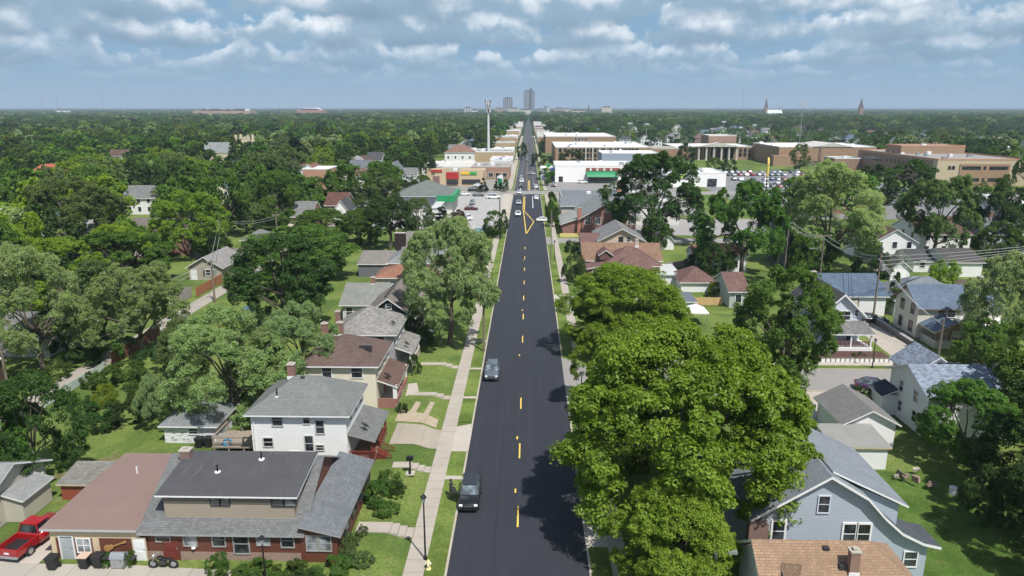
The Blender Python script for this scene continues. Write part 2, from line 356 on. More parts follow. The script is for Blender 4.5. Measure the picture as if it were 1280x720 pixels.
LABELS = {}
def tag(o, label, cat, group=None):
    o['label'] = label; o['category'] = cat
    if group: o['group'] = group
    LABELS.setdefault(label, []).append(o)
    return o
def thing(name, loc, label, cat, group=None, rz=0):
    o = bpy.data.objects.new(name, None); C.objects.link(o); o.location = loc; o.rotation_euler = (0, 0, rz); o.empty_display_size = .3
    return tag(o, label, cat, group)
def struct(o): o['kind'] = 'structure'; return o
KIDS = {}
def kids(o):
    return [c for c in o.children]
def clone(root, loc, rz=None, scale=None, label=None, cat=None, group=None, swap=None):
    def cp(o, parent):
        c = o.copy(); C.objects.link(c)
        if parent is not None: c.parent = parent
        for k in kids(o): cp(k, c)
        if swap and c.type == 'MESH' and parent is not None:
            for i, s in enumerate(c.material_slots):
                if s.material in swap: q = swap[s.material]; s.link = 'OBJECT'; s.material = q
        return c
    r = cp(root, None); r.location = loc
    if rz is not None: r.rotation_euler = (0, 0, rz)
    if scale is not None: r.scale = scale if hasattr(scale, '__len__') else (scale,) * 3
    if 'group' in r.keys(): del r['group']
    tag(r, label, cat or root['category'], group)
    return r

# ------------------------------------------------------------------ roofs, walls, windows
def roof_polys(kind, x0, x1, y0, y1, e, r, o):
    if kind == 'gx':      # ridge along x
        ym = (y0 + y1) / 2; k = (r - e) / (ym - y0); z = e - k * o; X0, X1 = x0 - o, x1 + o
        return [[(X0, y0 - o, z), (X1, y0 - o, z), (X1, ym, r), (X0, ym, r)], [(X1, y1 + o, z), (X0, y1 + o, z), (X0, ym, r), (X1, ym, r)]]
    if kind == 'gy':
        xm = (x0 + x1) / 2; k = (r - e) / (xm - x0); z = e - k * o; Y0, Y1 = y0 - o, y1 + o
        return [[(x0 - o, Y1, z), (x0 - o, Y0, z), (xm, Y0, r), (xm, Y1, r)], [(x1 + o, Y0, z), (x1 + o, Y1, z), (xm, Y1, r), (xm, Y0, r)]]
    if kind == 'hip':
        h = min(x1 - x0, y1 - y0) / 2; k = (r - e) / h; z = e - k * o
        a = [(x0 - o, y0 - o, z), (x1 + o, y0 - o, z), (x1 + o, y1 + o, z), (x0 - o, y1 + o, z)]
        if x1 - x0 >= y1 - y0: p, q = (x0 + h, (y0 + y1) / 2, r), (x1 - h + 1e-3, (y0 + y1) / 2, r); return [[a[0], a[1], q, p], [a[1], a[2], q], [a[2], a[3], p, q], [a[3], a[0], p]]
        p, q = ((x0 + x1) / 2, y0 + h, r), ((x0 + x1) / 2, y1 - h, r); return [[a[0], a[1], p], [a[1], a[2], q, p], [a[2], a[3], q], [a[3], a[0], p, q]]
    if kind == 'flat':
        return [[(x0 - o, y0 - o, e), (x1 + o, y0 - o, e), (x1 + o, y1 + o, e), (x0 - o, y1 + o, e)]]
    # sheds: 'sS' falls towards -y, 'sE' towards +x, 'sW' towards -x
    if kind == 'sS':
        k = (r - e) / (y1 - y0); return [[(x0 - o, y0 - o, e - k * o), (x1 + o, y0 - o, e - k * o), (x1 + o, y1, r), (x0 - o, y1, r)]]
    if kind == 'sE':
        k = (r - e) / (x1 - x0); return [[(x0, y0 - o, r), (x1 + o, y0 - o, e - k * o), (x1 + o, y1 + o, e - k * o), (x0, y1 + o, r)]]
    if kind == 'sW':
        k = (r - e) / (x1 - x0); return [[(x0 - o, y0 - o, e - k * o), (x1, y0 - o, r), (x1, y1 + o, r), (x0 - o, y1 + o, e - k * o)]]
def roof(parent, polys, rmat, tmat=None, th=0.16, name='roof'):
    m = MB()
    for p in polys: m.poly(p)
    ro = m.build(name, rmat, parent)
    ed = {}
    key = lambda p: tuple(round(c, 3) for c in p)
    for p in polys:
        for i in range(len(p)):
            a, b = key(p[i]), key(p[(i + 1) % len(p)])
            if a == b: continue
            if (b, a) in ed: del ed[(b, a)]
            else: ed[(a, b)] = 1
    f = MB(); eps = .004
    for a, b in ed: f.poly([(a[0], a[1], a[2] - th), (b[0], b[1], b[2] - th), (b[0], b[1], b[2] - eps), (a[0], a[1], a[2] - eps)])
    for p in polys: f.poly([(q[0], q[1], q[2] - th) for q in reversed(p)])
    f.build('fascia', tmat or WHITE, ro)
    return ro
def walls(parent, kind, x0, x1, y0, y1, z0, e, r, wmat, name='wall', d=0.09):
    E = e - d; R = r - d; m = MB(); xm, ym = (x0 + x1) / 2, (y0 + y1) / 2
    zt = {'sS': (E, E, R, R), 'sE': (R, E, E, R), 'sW': (E, R, R, E)}.get(kind, (E,) * 4)   # corners x0y0, x1y0, x1y1, x0y1
    c = [(x0, y0), (x1, y0), (x1, y1), (x0, y1)]
    for i in range(4):
        j = (i + 1) % 4; p = [(*c[i], z0), (*c[j], z0), (*c[j], zt[j])]
        if kind == 'gx' and i in (1, 3): p.append((c[i][0], ym, R))
        if kind == 'gy' and i in (0, 2): p.append((xm, c[i][1], R))
        p.append((*c[i], zt[i])); m.poly(p)
    return m.build(name, wmat, parent)
def blk(parent, kind, x0, x1, y0, y1, z0, e, r, wmat, rmat, o=.4, tmat=None, th=.16, wall=True):
    if wall: walls(parent, kind, x0, x1, y0, y1, z0, e, r, wmat)
    return roof(parent, roof_polys(kind, x0, x1, y0, y1, e, r, o), rmat, tmat, th)
def win(parent, face, at, a0, a1, z0, z1, fmat=None, glass=None, bars=1, name='window', fw=.09, simple=False):
    """face S / N: plane y=at and a = x; face E / W: plane x=at and a = y"""
    sg = {'S': -1, 'W': -1, 'E': 1, 'N': 1}[face]
    def put(m, p0, p1, u0, u1, w0, w1, k=0):
        p0, p1 = sorted((at + sg * p0, at + sg * p1))
        if face in 'SN': m.box(u0, u1, p0, p1, w0, w1, k)
        else: m.box(p0, p1, u0, u1, w0, w1, k)
    g = MB(); put(g, -.02, .02, a0, a1, z0, z1)
    if simple:
        f = MB(); k = .12; put(g, -.02, .05, a0 - k, a1 + k, z0 - k, z0, 1); put(g, -.02, .05, a0 - k, a1 + k, z1, z1 + k, 1)
        put(g, -.02, .05, a0 - k, a0, z0, z1, 1); put(g, -.02, .05, a1, a1 + k, z0, z1, 1)
        return g.build(name, [glass or GLASS, fmat or WHITE], parent)
    wn = g.build(name, glass or GLASS, parent)
    f = MB(); put(f, -.02, .07, a0 - fw, a1 + fw, z0 - fw, z0); put(f, -.02, .06, a0 - fw, a1 + fw, z1, z1 + fw)
    put(f, -.02, .06, a0 - fw, a0, z0, z1); put(f, -.02, .06, a1, a1 + fw, z0, z1)
    if bars: zm = (z0 + z1) / 2; put(f, -.01, .04, a0, a1, zm - .03, zm + .03)
    if bars > 1: am = (a0 + a1) / 2; put(f, -.01, .045, am - .03, am + .03, z0, z1)
    f.build('frame', fmat or WHITE, wn)
    return wn
def chimney(parent, x, y, z0, z1, wx=.7, wy=.6, m=None):
    b = MB(); b.box(x - wx / 2, x + wx / 2, y - wy / 2, y + wy / 2, z0, z1 - .12)
    o = b.build('chimney', m or BRICK, parent)
    c = MB(); c.box(x - wx / 2 - .06, x + wx / 2 + .06, y - wy / 2 - .06, y + wy / 2 + .06, z1 - .118, z1); c.box(x - .15, x + .15, y - .15, y + .15, z1, z1 + .15)
    c.build('chimney_cap', CONCX, o)
    k = MB(); k.box(x - wx / 2 - .05, x + wx / 2 + .05, y - wy / 2 - .06, y - wy / 2 - .003, z0 + .1, z0 + .45); k.build('flashing', WHITE, o)
    return o
def vent(parent, x, y, z, h=.5):
    m = MB(); m.lathe([(.06, 0), (.06, h), (.09, h + .01), (.09, h + .06), (0, h + .07)], (x, y, z), 10); o = m.build('roof_vent', BLACK, parent)
    b = MB(); b.lathe([(.0, .1), (.24, .09), (.26, .0)], (x, y, z), 10); b.build('vent_boot', WHITE, o)
def dish(parent, x, y, z, r=.4, rz=2.6):
    m = MB(); n = 14; rings = []
    for i in range(5):
        t = i / 4; rings.append((r * t, .22 * r * t * t))
    m.lathe(rings, (0, 0, 0), n); m.lathe([(q, h - .015) for q, h in rings][::-1], (0, 0, 0), n)
    R = Matrix.Rotation(rz, 3, 'Z') @ Matrix.Rotation(rad(52), 3, 'X')
    m.v = [tuple(R @ Vector(v) + Vector((x, y, z + .55))) for v in m.v]
    o = m.build('satellite_dish', m_flat('dish_grey', (.22, .23, .25), .4), parent)
    b = MB(); b.tube([(x, y, z), (x, y, z + .5)], .035, 6); d = R @ Vector((0, 0, 1)); b.tube([(x, y, z + .45), tuple(Vector((x, y, z + .5)) + d * .45)], .02, 5)
    b.build('mount', BLACK, o)
def post(parent, x, y, z0, z1, w=.14, m=None, name='porch_post'):
    b = MB(); b.box(x - w / 2, x + w / 2, y - w / 2, y + w / 2, z0, z1); return b.build(name, m or WHITE, parent)
def door(parent, face, at, a0, a1, z0, z1, m, fm=None):
    sg = {'S': -1, 'W': -1, 'E': 1, 'N': 1}[face]; d = MB()
    def put(mm, p0, p1, u0, u1, w0, w1):
        p0, p1 = sorted((at + sg * p0, at + sg * p1))
        mm.box(*((u0, u1, p0, p1) if face in 'SN' else (p0, p1, u0, u1)), w0, w1)
    put(d, -.02, .03, a0, a1, z0, z1)
    for q in (.25, .7): put(d, .02, .045, a0 + .15, a1 - .15, z0 + (z1 - z0) * (q - .17), z0 + (z1 - z0) * (q + .17))
    o = d.build('door', m, parent); f = MB(); put(f, -.02, .06, a0 - .09, a0, z0, z1 + .09); put(f, -.02, .06, a1, a1 + .09, z0, z1 + .09); put(f, -.02, .06, a0, a1, z1, z1 + .09); f.build('frame', fm or WHITE, o)
    h = MB(); put(h, .03, .09, a1 - .14, a1 - .07, z0 + .95, z0 + 1.05); h.build('handle', STEEL, o)
    return o
def house(name, x, y, label, cat='house', group=None, z=None): return thing(name, (x, y, zg(x, y) if z is None else z), label, cat, group)

# ------------------------------------------------------------------ the setting: ground, road, walks
RX0, RX1 = -5.0, 5.7
def sheet(name, pts, z, m, th=None):
    b = MB(); b.poly([(x, y, z) for x, y in pts]) if th is None else None
    if th is not None:
        n = len(pts); vs = [(x, y, z - th) for x, y in pts] + [(x, y, z) for x, y in pts]
        b.mesh(vs, [tuple(range(n, 2 * n))] + [(i, (i + 1) % n, (i + 1) % n + n, i + n) for i in range(n)])
    return struct(b.build(name, m, None))
def rect(x0, x1, y0, y1): return [(x0, y0), (x1, y0), (x1, y1), (x0, y1)]
def m_ground():
    def f(t, b):
        p = pos(t); n = t.noise(p, 0.07, 6, .65, .4); n2 = t.noise(p, .9, 8, .75); n3 = t.noise(p, 5, 6, .8); n4 = t.noise(p, .13, 4, .6)
        c = t.mix(t.ramp(n, .38, .62), (.095, .15, .035), (.175, .245, .055)); c = t.mix(t.math('MULTIPLY', t.ramp(t.math('ADD', t.math('MULTIPLY', n2, .6), t.math('MULTIPLY', n, .4)), .47, .68), .7), c, (.26, .25, .11))
        c = t.mix(t.math('MULTIPLY', t.ramp(n4, .6, .72), .75), c, (.075, .115, .03))
        c = t.mix(t.math('MULTIPLY', t.ramp(n3, .38, .68), .75), c, (.035, .065, .016))
        sp = t.new('ShaderNodeSeparateXYZ'); t.l.new(p, sp.inputs[0])
        far = t.ramp(sp.outputs[1], 350, 900); c = t.mix(far, c, t.mix(t.noise(p, .01, 6, .7), (.018, .036, .012), (.05, .075, .025)))
        t.put(b.inputs['Base Color'], c); b.inputs['Roughness'].default_value = .92; b.inputs['Specular IOR Level'].default_value = .12
        bump(t, b, t.math('ADD', n3, n2), .9, .08)
    return mat('ground_grass_and_soil', f)
xs = [-15000, -3000, -600, -200, -120] + list(np.arange(-90, -12.9, 1.7)) + list(np.arange(-12.4, -4.9, .4)) + [0, 20, 60, 120, 200, 600, 3000, 15000]
ys = [-200, 0, 20] + list(np.arange(30, 146, 3)) + [200, 400, 1000, 3000, 8000, 24000]
gb = MB(); gv = [(x, y, zg(x, y)) for y in ys for x in xs]; nx = len(xs)
gb.mesh(gv, [(j * nx + i, j * nx + i + 1, (j + 1) * nx + i + 1, (j + 1) * nx + i) for j in range(len(ys) - 1) for i in range(nx - 1)])
struct(gb.build('ground', m_ground(), None))
ROADM = m_asphalt('fresh_asphalt', (.028, .031, .041)); OLDROAD = m_asphalt('worn_asphalt', (.27, .26, .25), False, .14); LOTM = m_asphalt('pale_parking_lot', (.36, .355, .345), False, .1)
sheet('road', rect(RX0, RX1, -100, 289), .010, ROADM)
sheet('road', rect(RX0, RX1, 300.5, 4200), .010, m_asphalt('older_dark_asphalt', (.06, .062, .07)))
sheet('cross_street', rect(-260, 330, 289, 300.5), .009, OLDROAD)
sheet('side_street', [(5.7, 80.6), (9.5, 83), (200, 83), (200, 90.6), (9.5, 90.6), (5.7, 94.6)], .009, OLDROAD)
sheet('side_street', [(5.7, 180.0), (8, 182), (140, 184), (140, 191), (8, 189), (5.7, 191)], .009, OLDROAD)
sheet('alley', [(-59.4, 40), (-56.2, 40), (-56.2, 280), (-59.4, 280)], .02, m_slab('alley_concrete', (.36, .33, .29), 6, 1, .3, .006))
sheet('parking_lot', rect(-46, -6.6, 203, 288), .008, LOTM)
sheet('parking_lot', rect(8, 74, 302, 345), .008, m_asphalt('side_lot', (.25, .245, .24), False, .12))
sheet('parking_lot', rect(78, 165, 225, 395), .008, m_asphalt('dealer_lot', (.2, .2, .205), False, .12))
sheet('parking_lot', rect(-60, -6.6, 302, 350), .008, m_asphalt('restaurant_lot', (.26, .25, .24), False, .1))
sheet('parking_lot', rect(31, 77, 194, 224), .008, m_asphalt('store_lot', (.3, .29, .28), False, .1))
sheet('parking_lot', rect(12, 60, 232, 288), .008, m_asphalt('store_lot', (.3, .29, .28), False, .1))
sheet('lawn', rect(165, 260, 402, 560), .012, m_grass('sports_field_grass', (.10, .2, .045), amount=.2))
# kerbs, verges and walks on both sides of the main road
KERB = m_slab('kerb_concrete', (.44, .40, .33), 3, 1, .3, .01)
def kerb(x0, x1, y0, y1): b = MB(); b.box(x0, x1, y0, y1, -.05, .125); struct(b.build('kerb', KERB, None))
def verge(x0, x1, y0, y1): sheet('verge', rect(x0, x1, y0, y1), .115, GRASS, .13)
def walk(pts, z=.12, th=.14, m=None): return sheet('sidewalk', pts, z, m or CONC, th)
for y0, y1 in ((20, 66.2), (71.6, 200)):
    kerb(RX0 - .18, RX0, y0, y1)
kerb(RX0 - .18, RX0, 306, 900)
for y0, y1 in ((20, 60.3), (61.0, 66.0), (73.0, 79.6), (80.2, 89.4), (90, 101), (101.6, 120), (120.8, 146), (147, 186)): verge(-6.75, RX0 - .18, y0, y1)
walk(rect(-8.3, -6.75, 20, 200))
walk(rect(-8.8, -6.0, 200, 289), m=CONCX)
kerb(-6.0, -5.0, 200, 287)
sheet('driveway', [(-6.75, 66.0), (-5.0, 65.2), (-5.0, 72.6), (-6.75, 71.8)], .10, CONCX, .11)
walk(rect(-8.3, -6.0, 306, 900))
def drape(name, x0, x1, ya, yb, dz, m):     # a surface that follows the bank
    b = MB(); n = 12; v = []
    for i in range(n + 1):
        x = x0 + (x1 - x0) * i / n; v += [(x, ya(x), zg(x, 60) + dz), (x, yb(x), zg(x, 60) + dz)]
    b.mesh(v, [(2 * i, 2 * i + 2, 2 * i + 3, 2 * i + 1) for i in range(n)]); return struct(b.build(name, m, None))
drape('driveway', -13.2, -8.3, lambda x: 66.6, lambda x: 71.0 + (-8.3 - x) * .12, .05, m_slab('stained_drive', (.37, .325, .27), 2.5, 0, .4, .012))
for y0, y1 in ((60.4, 61.0), (79.6, 80.2), (89.4, 90.0), (101, 101.6)): sheet('path', rect(-6.75, -5.18, y0, y1), .118, CONCX, .1)
for y0, y1 in ((20, 80.5), (95, 178), (193, 286)): kerb(RX1, RX1 + .18, y0, y1)
kerb(RX1, RX1 + .18, 303, 900)
for y0, y1 in ((20, 50), (53, 66), (66.7, 79), (96, 104), (104.6, 116), (116.8, 126), (128.8, 143), (143.6, 158), (158.6, 176), (194, 240)): verge(RX1 + .18, 7.45, y0, y1)
walk(rect(7.45, 8.8, 20, 80.3)); walk(rect(7.45, 8.8, 95.5, 288)); walk(rect(7.45, 8.8, 303, 900))
sheet('path', rect(RX1 + .18, 7.45, 50, 53), .112, CONCX, .1); sheet('driveway', rect(RX1 + .18, 7.45, 126, 128.8), .112, CONCX, .1); sheet('driveway', rect(8.8, 26, 126, 128.6), .05, CONCX, .06)
# side street walks, planter strip
walk(rect(12, 120, 92.0, 93.4), m=CONCX); kerb2 = MB(); kerb2.box(10, 120, 90.6, 90.78, -.05, .125); struct(kerb2.build('kerb', KERB, None)); sheet('verge', rect(38, 50.5, 90.78, 92.0), .115, GRASS, .13)
kerb3 = MB(); kerb3.box(10, 120, 82.82, 83, -.05, .125); struct(kerb3.build('kerb', KERB, None))
walk(rect(12, 120, 80.5, 81.8), m=CONCX)
sheet('driveway', rect(33.2, 38.8, 74.2, 83), .03, CONCX, .04)
sheet('driveway', [(52.0, 90.8), (57.6, 90.8), (57.0, 118), (50.5, 122), (50.5, 117.5), (53.2, 112)], .03, CONCX, .04)
sheet('driveway', [(57.0, 117.5), (66, 117.5), (66, 124), (57.0, 124)], .03, CONCX, .04)
sheet('path', rect(60.8, 62.2, 93.4, 98), .05, CONCX, .06)
# yard paths and steps on the raised west lots
def front_walk(yc, w, x1, steps, m=None):
    b = MB(); z = .5; b.box(x1, -10.75, yc - w / 2, yc + w / 2, .3, z + .04)
    for i in range(steps): xa = -10.75 + i * 2.4 / steps; b.box(xa, xa + 2.4 / steps - .004, yc - w / 2, yc + w / 2, -.1, zg(xa, 60) + .05)
    struct(b.build('path', m or CONC, None))
front_walk(51.7, 1.5, -13.0, 4); front_walk(62.3, 1.1, -12.0, 4); front_walk(79.9, 1.0, -13.2, 3); front_walk(90.3, 1.0, -13.4, 3)
sheet('path', [(-13.6, 79.0), (-12.2, 80.6), (-12.9, 83.4), (-13.9, 83.0)], .545, CONCX)
dirt = m_flat('bare_soil', (.36, .30, .22), .95, .2, 2)
drape('path', -13.6, -9.0, lambda x: 71.5 + (-8.3 - x) * .12, lambda x: 73.6 + (-9 - x) * .35, .035, dirt)
for xa, xb in ((-10.9, -10.2), (-12.6, -11.8)): sheet('path', [(xa, 72.2), (xb, 72.2), (xb + .35, 77.2), (xa + .5, 77.6)], .55, dirt)
sheet('driveway', [(-46, 30), (-14, 30), (-14, 45.4), (-29, 46.3), (-40, 46.3)], .53, m_slab('yard_concrete', (.40, .375, .33), 3, 0, .5, .012), .6)
sheet('path', rect(-39.4, -36.0, 46.3, 52), .528, CONCX, .5)
sheet('path', [(-44, 59), (-39, 58), (-37.5, 61), (-40, 64)], .515, m_grass('worn_grass', (.24, .23, .1), (.3, .26, .15), .8))
# painted markings
YEL = m_flat('yellow_road_paint', (.78, .55, .09), .6, .15, 6); WPAINT = m_flat('white_road_paint', (.7, .7, .68), .6, .15, 6)
pm = MB(); z = .0155
for i in range(14):
    y = 54.4 + 12.05 * i
    if i == 3: continue
    if y < 180: pm.box(.14, .28, y - 1.6, y + 1.65, z - .003, z)
for x, y in ((-.15, 69.4), (-.25, 95.4), (-.15, 58.6), (-.05, 118.5), (-.1, 160)): pm.box(x, x + .14, y - .35, y + .35, z - .003, z)
def stripe(m, a, b, wd):
    a, b = Vector((*a, z)), Vector((*b, z)); d = (b - a).normalized(); n = Vector((-d.y, d.x, 0)) * wd / 2
    m.poly([a - n, b - n, b + n, a + n])
for a, b in (((.5, 195.9), (2.7, 217.5)), ((2.7, 217.5), (-.7, 243)), ((-.7, 243), (.4, 196)), ((-.85, 243), (-.85, 281)), ((-.35, 243), (-.35, 281)), ((.9, 304), (.9, 345)), ((1.5, 304), (1.5, 345))): stripe(pm, a, b, .23)
for a in range(350, 1100, 12): stripe(pm, (.2, a), (.2, a + 4), .2)
struct(pm.build('road_markings', YEL, None))
pw = MB()
stripe(pw, (2.6, 248), (2.6, 281), .22); stripe(pw, (-2.4, 304), (-2.4, 330), .2); stripe(pw, (3.8, 304), (3.8, 330), .2)
for a in range(330, 900, 12): stripe(pw, (-2.4, a), (-2.4, a + 3.5), .16); stripe(pw, (3.4, a), (3.4, a + 3.5), .16)
for i in range(9): stripe(pw, (-12 - 3 * i, 246), (-12 - 3 * i, 251), .12); stripe(pw, (-12 - 3 * i, 205), (-12 - 3 * i, 210), .12)
for i in range(26): stripe(pw, (80 + 3 * i, 300), (80 + 3 * i, 305), .12); stripe(pw, (80 + 3 * i, 330), (80 + 3 * i, 335), .12)
stripe(pw, (-4.6, 286.5), (0, 286.5), .5); stripe(pw, (.8, 303), (5.3, 303), .5)
struct(pw.build('road_markings', WPAINT, None))

# haze: one closed box of thin air round everything
hb = MB(); hb.box(-15500, 15500, -300, 24500, -1.5, 215)
hz = bpy.data.materials.new('thin_air'); hz.use_nodes = True; ht = NT(hz.node_tree)
ht.n.remove(hz.node_tree.nodes['Principled BSDF']); pv = ht.new('ShaderNodeVolumePrincipled')
pv.inputs['Color'].default_value = (.60, .76, .95, 1); pv.inputs['Density'].default_value = 1.15e-4; pv.inputs['Anisotropy'].default_value = .0
ht.l.new(pv.outputs[0], [k for k in ht.n if k.type == 'OUTPUT_MATERIAL'][0].inputs['Volume'])
ho = hb.build('haze', hz, None); ho['kind'] = 'stuff'

# ------------------------------------------------------------------ trees
LEAF = {
    'green': m_leaf('leaf_mid_green', (.042, .092, .016), (.115, .205, .035)),
    'yellow': m_leaf('leaf_yellow_green', (.085, .15, .013), (.225, .325, .036)),
    'dark': m_leaf('leaf_dark_green', (.026, .056, .014), (.062, .120, .027)),
    'silver': m_leaf('leaf_silver_backed', (.075, .140, .048), (.205, .300, .125), (.58, .63, .50)),
    'grey': m_leaf('leaf_grey_green', (.055, .095, .030), (.125, .185, .062), (.20, .26, .13)),
    'conifer': m_leaf('leaf_blue_conifer', (.016, .034, .016), (.035, .062, .030), None, .1),
    'lime': m_leaf('leaf_lime', (.13, .20, .016), (.29, .39, .04)),
    'wine': m_leaf('leaf_wine_red', (.035, .012, .012), (.085, .03, .028)),
}
def leaf_mesh(name, cen, nor, size, tint, m, aspect=.5, rng=None):
    """many small leaf-shaped quads: centres, normals, lengths"""
    n = len(cen); r = rng.normal(size=(n, 3)); t = np.cross(nor, r); t /= np.linalg.norm(t, axis=1)[:, None] + 1e-9
    b = np.cross(nor, t); L = size[:, None]
    droop = nor * L * -.18
    v = np.stack([cen - t * L * .5 + droop, cen - b * L * .5 * aspect, cen + t * L * .5 + droop, cen + b * L * .5 * aspect], 1).reshape(-1, 3)
    me = bpy.data.meshes.new(name); me.vertices.add(4 * n); me.vertices.foreach_set('co', v.astype(np.float32).ravel())
    me.loops.add(4 * n); me.loops.foreach_set('vertex_index', np.arange(4 * n, dtype=np.int32))
    me.polygons.add(n); me.polygons.foreach_set('loop_start', np.arange(0, 4 * n, 4, dtype=np.int32))
    try: me.polygons.foreach_set('loop_total', np.full(n, 4, np.int32))
    except Exception: pass
    me.update(calc_edges=True)
    a = me.attributes.new('tint', 'FLOAT', 'FACE'); a.data.foreach_set('value', tint.astype(np.float32))
    me.materials.append(m); return me
def unit(a): return a / (np.linalg.norm(a, axis=1)[:, None] + 1e-9)
def crown_points(seed, R, z0, z1, lobes, subs, leaves, shape='round', leaf=.4, flat=.75):
    """lobes on an uneven shell, small leafy clumps over each lobe, leaves over each clump"""
    rng = np.random.default_rng(seed); H = z1 - z0; C0 = []; 
    for i in range(lobes):
        u = rng.random(); th = (i * 2.39996 + rng.normal() * .35)
        if shape == 'cone': h = u ** 1.3; rr = R * (1 - h * .93) * (.75 + .25 * rng.random()); lr = R * (.16 + .16 * (1 - h))
        elif shape == 'column': h = u; rr = R * .55 * math.sin(math.pi * (.12 + .8 * h)); lr = R * .45
        elif shape == 'broad': h = .02 + .98 * u ** .75; rr = R * .90 * math.sqrt(max(0, 1 - (1.0 * (h - .30) / .76) ** 2)) * (.45 + .55 * rng.random() ** .4); lr = R * (.13 + .14 * rng.random())
        else: h = u; rr = R * .86 * math.sqrt(max(.02, 1 - (2 * h - .85) ** 2 / 1.35)) * (.45 + .55 * rng.random() ** .4); lr = R * (.15 + .15 * rng.random())
        lr = min(lr, H * .45); C0.append((rr * math.cos(th), rr * math.sin(th), z0 + lr * .55 + h * (H - lr * 1.3), lr))
    C0 = np.array(C0); cen = []; nor = []; siz = []; tin = []
    for cx, cy, cz, lr in C0:
        d = unit(rng.normal(size=(subs, 3)) + np.array([0, 0, .35])); d[:, 2] *= .85
        out = unit(np.array([[cx, cy, (cz - (z0 + H * .35)) * .9]]) + 1e-6) * .55
        d = unit(d + out)
        sc = np.array([cx, cy, cz]) + d * lr * (.55 + .45 * rng.random((subs, 1)))
        for k in range(subs):
            sr = lr * (.24 + .20 * rng.random()); nl = max(3, int(leaves * (.6 + .8 * rng.random())))
            q = unit(rng.normal(size=(nl, 3)) + d[k] * .5 + np.array([0, 0, .5])); q2 = q.copy(); q2[:, 2] *= flat
            cen.append(sc[k] + q2 * sr * (.55 + .5 * rng.random((nl, 1))))
            nor.append(unit(q * .8 + np.array([0, 0, .55]) + rng.normal(size=(nl, 3)) * .5))
            siz.append(leaf * (.7 + .6 * rng.random(nl))); tin.append(np.clip(.5 + rng.normal() * .2 + rng.normal(size=nl) * .17, 0, 1))
    return np.concatenate(cen), np.concatenate(nor), np.concatenate(siz), np.concatenate(tin), C0, rng
def trunk_mesh(name, seed, z0, lobes, r0, H, lean=.0):
    rnd = random.Random(seed); b = MB(); top = z0 + (H - z0) * .35
    ax, ay = rnd.uniform(-.4, .4), rnd.uniform(-.4, .4)
    P0 = [Vector((0, 0, -.3)), Vector((0, 0, .5)), Vector((ax * .4, ay * .4, z0 * .6)), Vector((ax, ay, z0)), Vector((ax * 1.3, ay * 1.2, top))]
    b.tube(P0, [r0 * 1.45, r0 * 1.1, r0 * .95, r0 * .85, r0 * .5], 9)
    idx = list(range(len(lobes))); rnd.shuffle(idx)
    for i in idx[:11]:
        e = Vector(lobes[i][:3]); st = P0[3].lerp(P0[4], rnd.uniform(0, .9)) if e.z > z0 + 1 else P0[3]
        mid = st.lerp(e, .5) + Vector((rnd.uniform(-.5, .5), rnd.uniform(-.5, .5), rnd.uniform(.0, .9)))
        b.tube([st, mid, e, e + (e - mid) * .35], [r0 * .42, r0 * .26, r0 * .13, .02], 6)
        for k in range(2):
            q = mid.lerp(e, .3 + .4 * k); f = q + Vector((rnd.uniform(-1, 1), rnd.uniform(-1, 1), rnd.uniform(.2, 1))) * (lobes[i][3] * .8); b.tube([q, q.lerp(f, .5) + Vector((0, 0, .15)), f], [r0 * .14, r0 * .08, .015], 5)
    o = b.build(name, BARK, None, smooth=True); me = o.data; bpy.data.objects.remove(o); return me
VAR = {}
def variant(key):
    """unit tree variants: R = 8, crown from z0 to 15; scaled when placed"""
    if key in VAR: return VAR[key]
    style, shape, lod, k = key; seed = hash((style, shape, lod, k)) % 100000 if False else sum(ord(c) * (i + 3) for i, c in enumerate(style + shape + lod)) * 7 + k * 131
    nl, ns, nf, lf = {'hero': (72, 26, 80, .27), 'near': (38, 26, 62, .33), 'mid': (30, 16, 18, .78), 'low': (20, 8, 9, 1.4)}[lod]
    if style == 'yellow' and lod == 'hero': seed += 17
    if shape == 'cone': R, z0, z1 = 4.5, 1.0, 15
    elif shape == 'column': R, z0, z1 = 3.5, .8, 12
    elif shape == 'broad': R, z0, z1 = 8, 2.2, 13
    elif shape == 'bush': R, z0, z1, nl = 8, .2, 8, max(8, nl // 2)
    else: R, z0, z1 = 8, 1.3, 15
    c, n, s, t, L, rng = crown_points(seed, R, z0, z1, nl, ns, nf, 'round' if shape == 'bush' else shape, lf)
    cm = leaf_mesh('crown', c, n, s, t, LEAF[style], .46 if lod != 'low' else .7, rng)
    tm = trunk_mesh('trunk', seed, z0, L.tolist(), .42 if shape != 'cone' else .2, z1) if lod != 'low' else None
    VAR[key] = (cm, tm, R, z1); return VAR[key]
TREES = 0
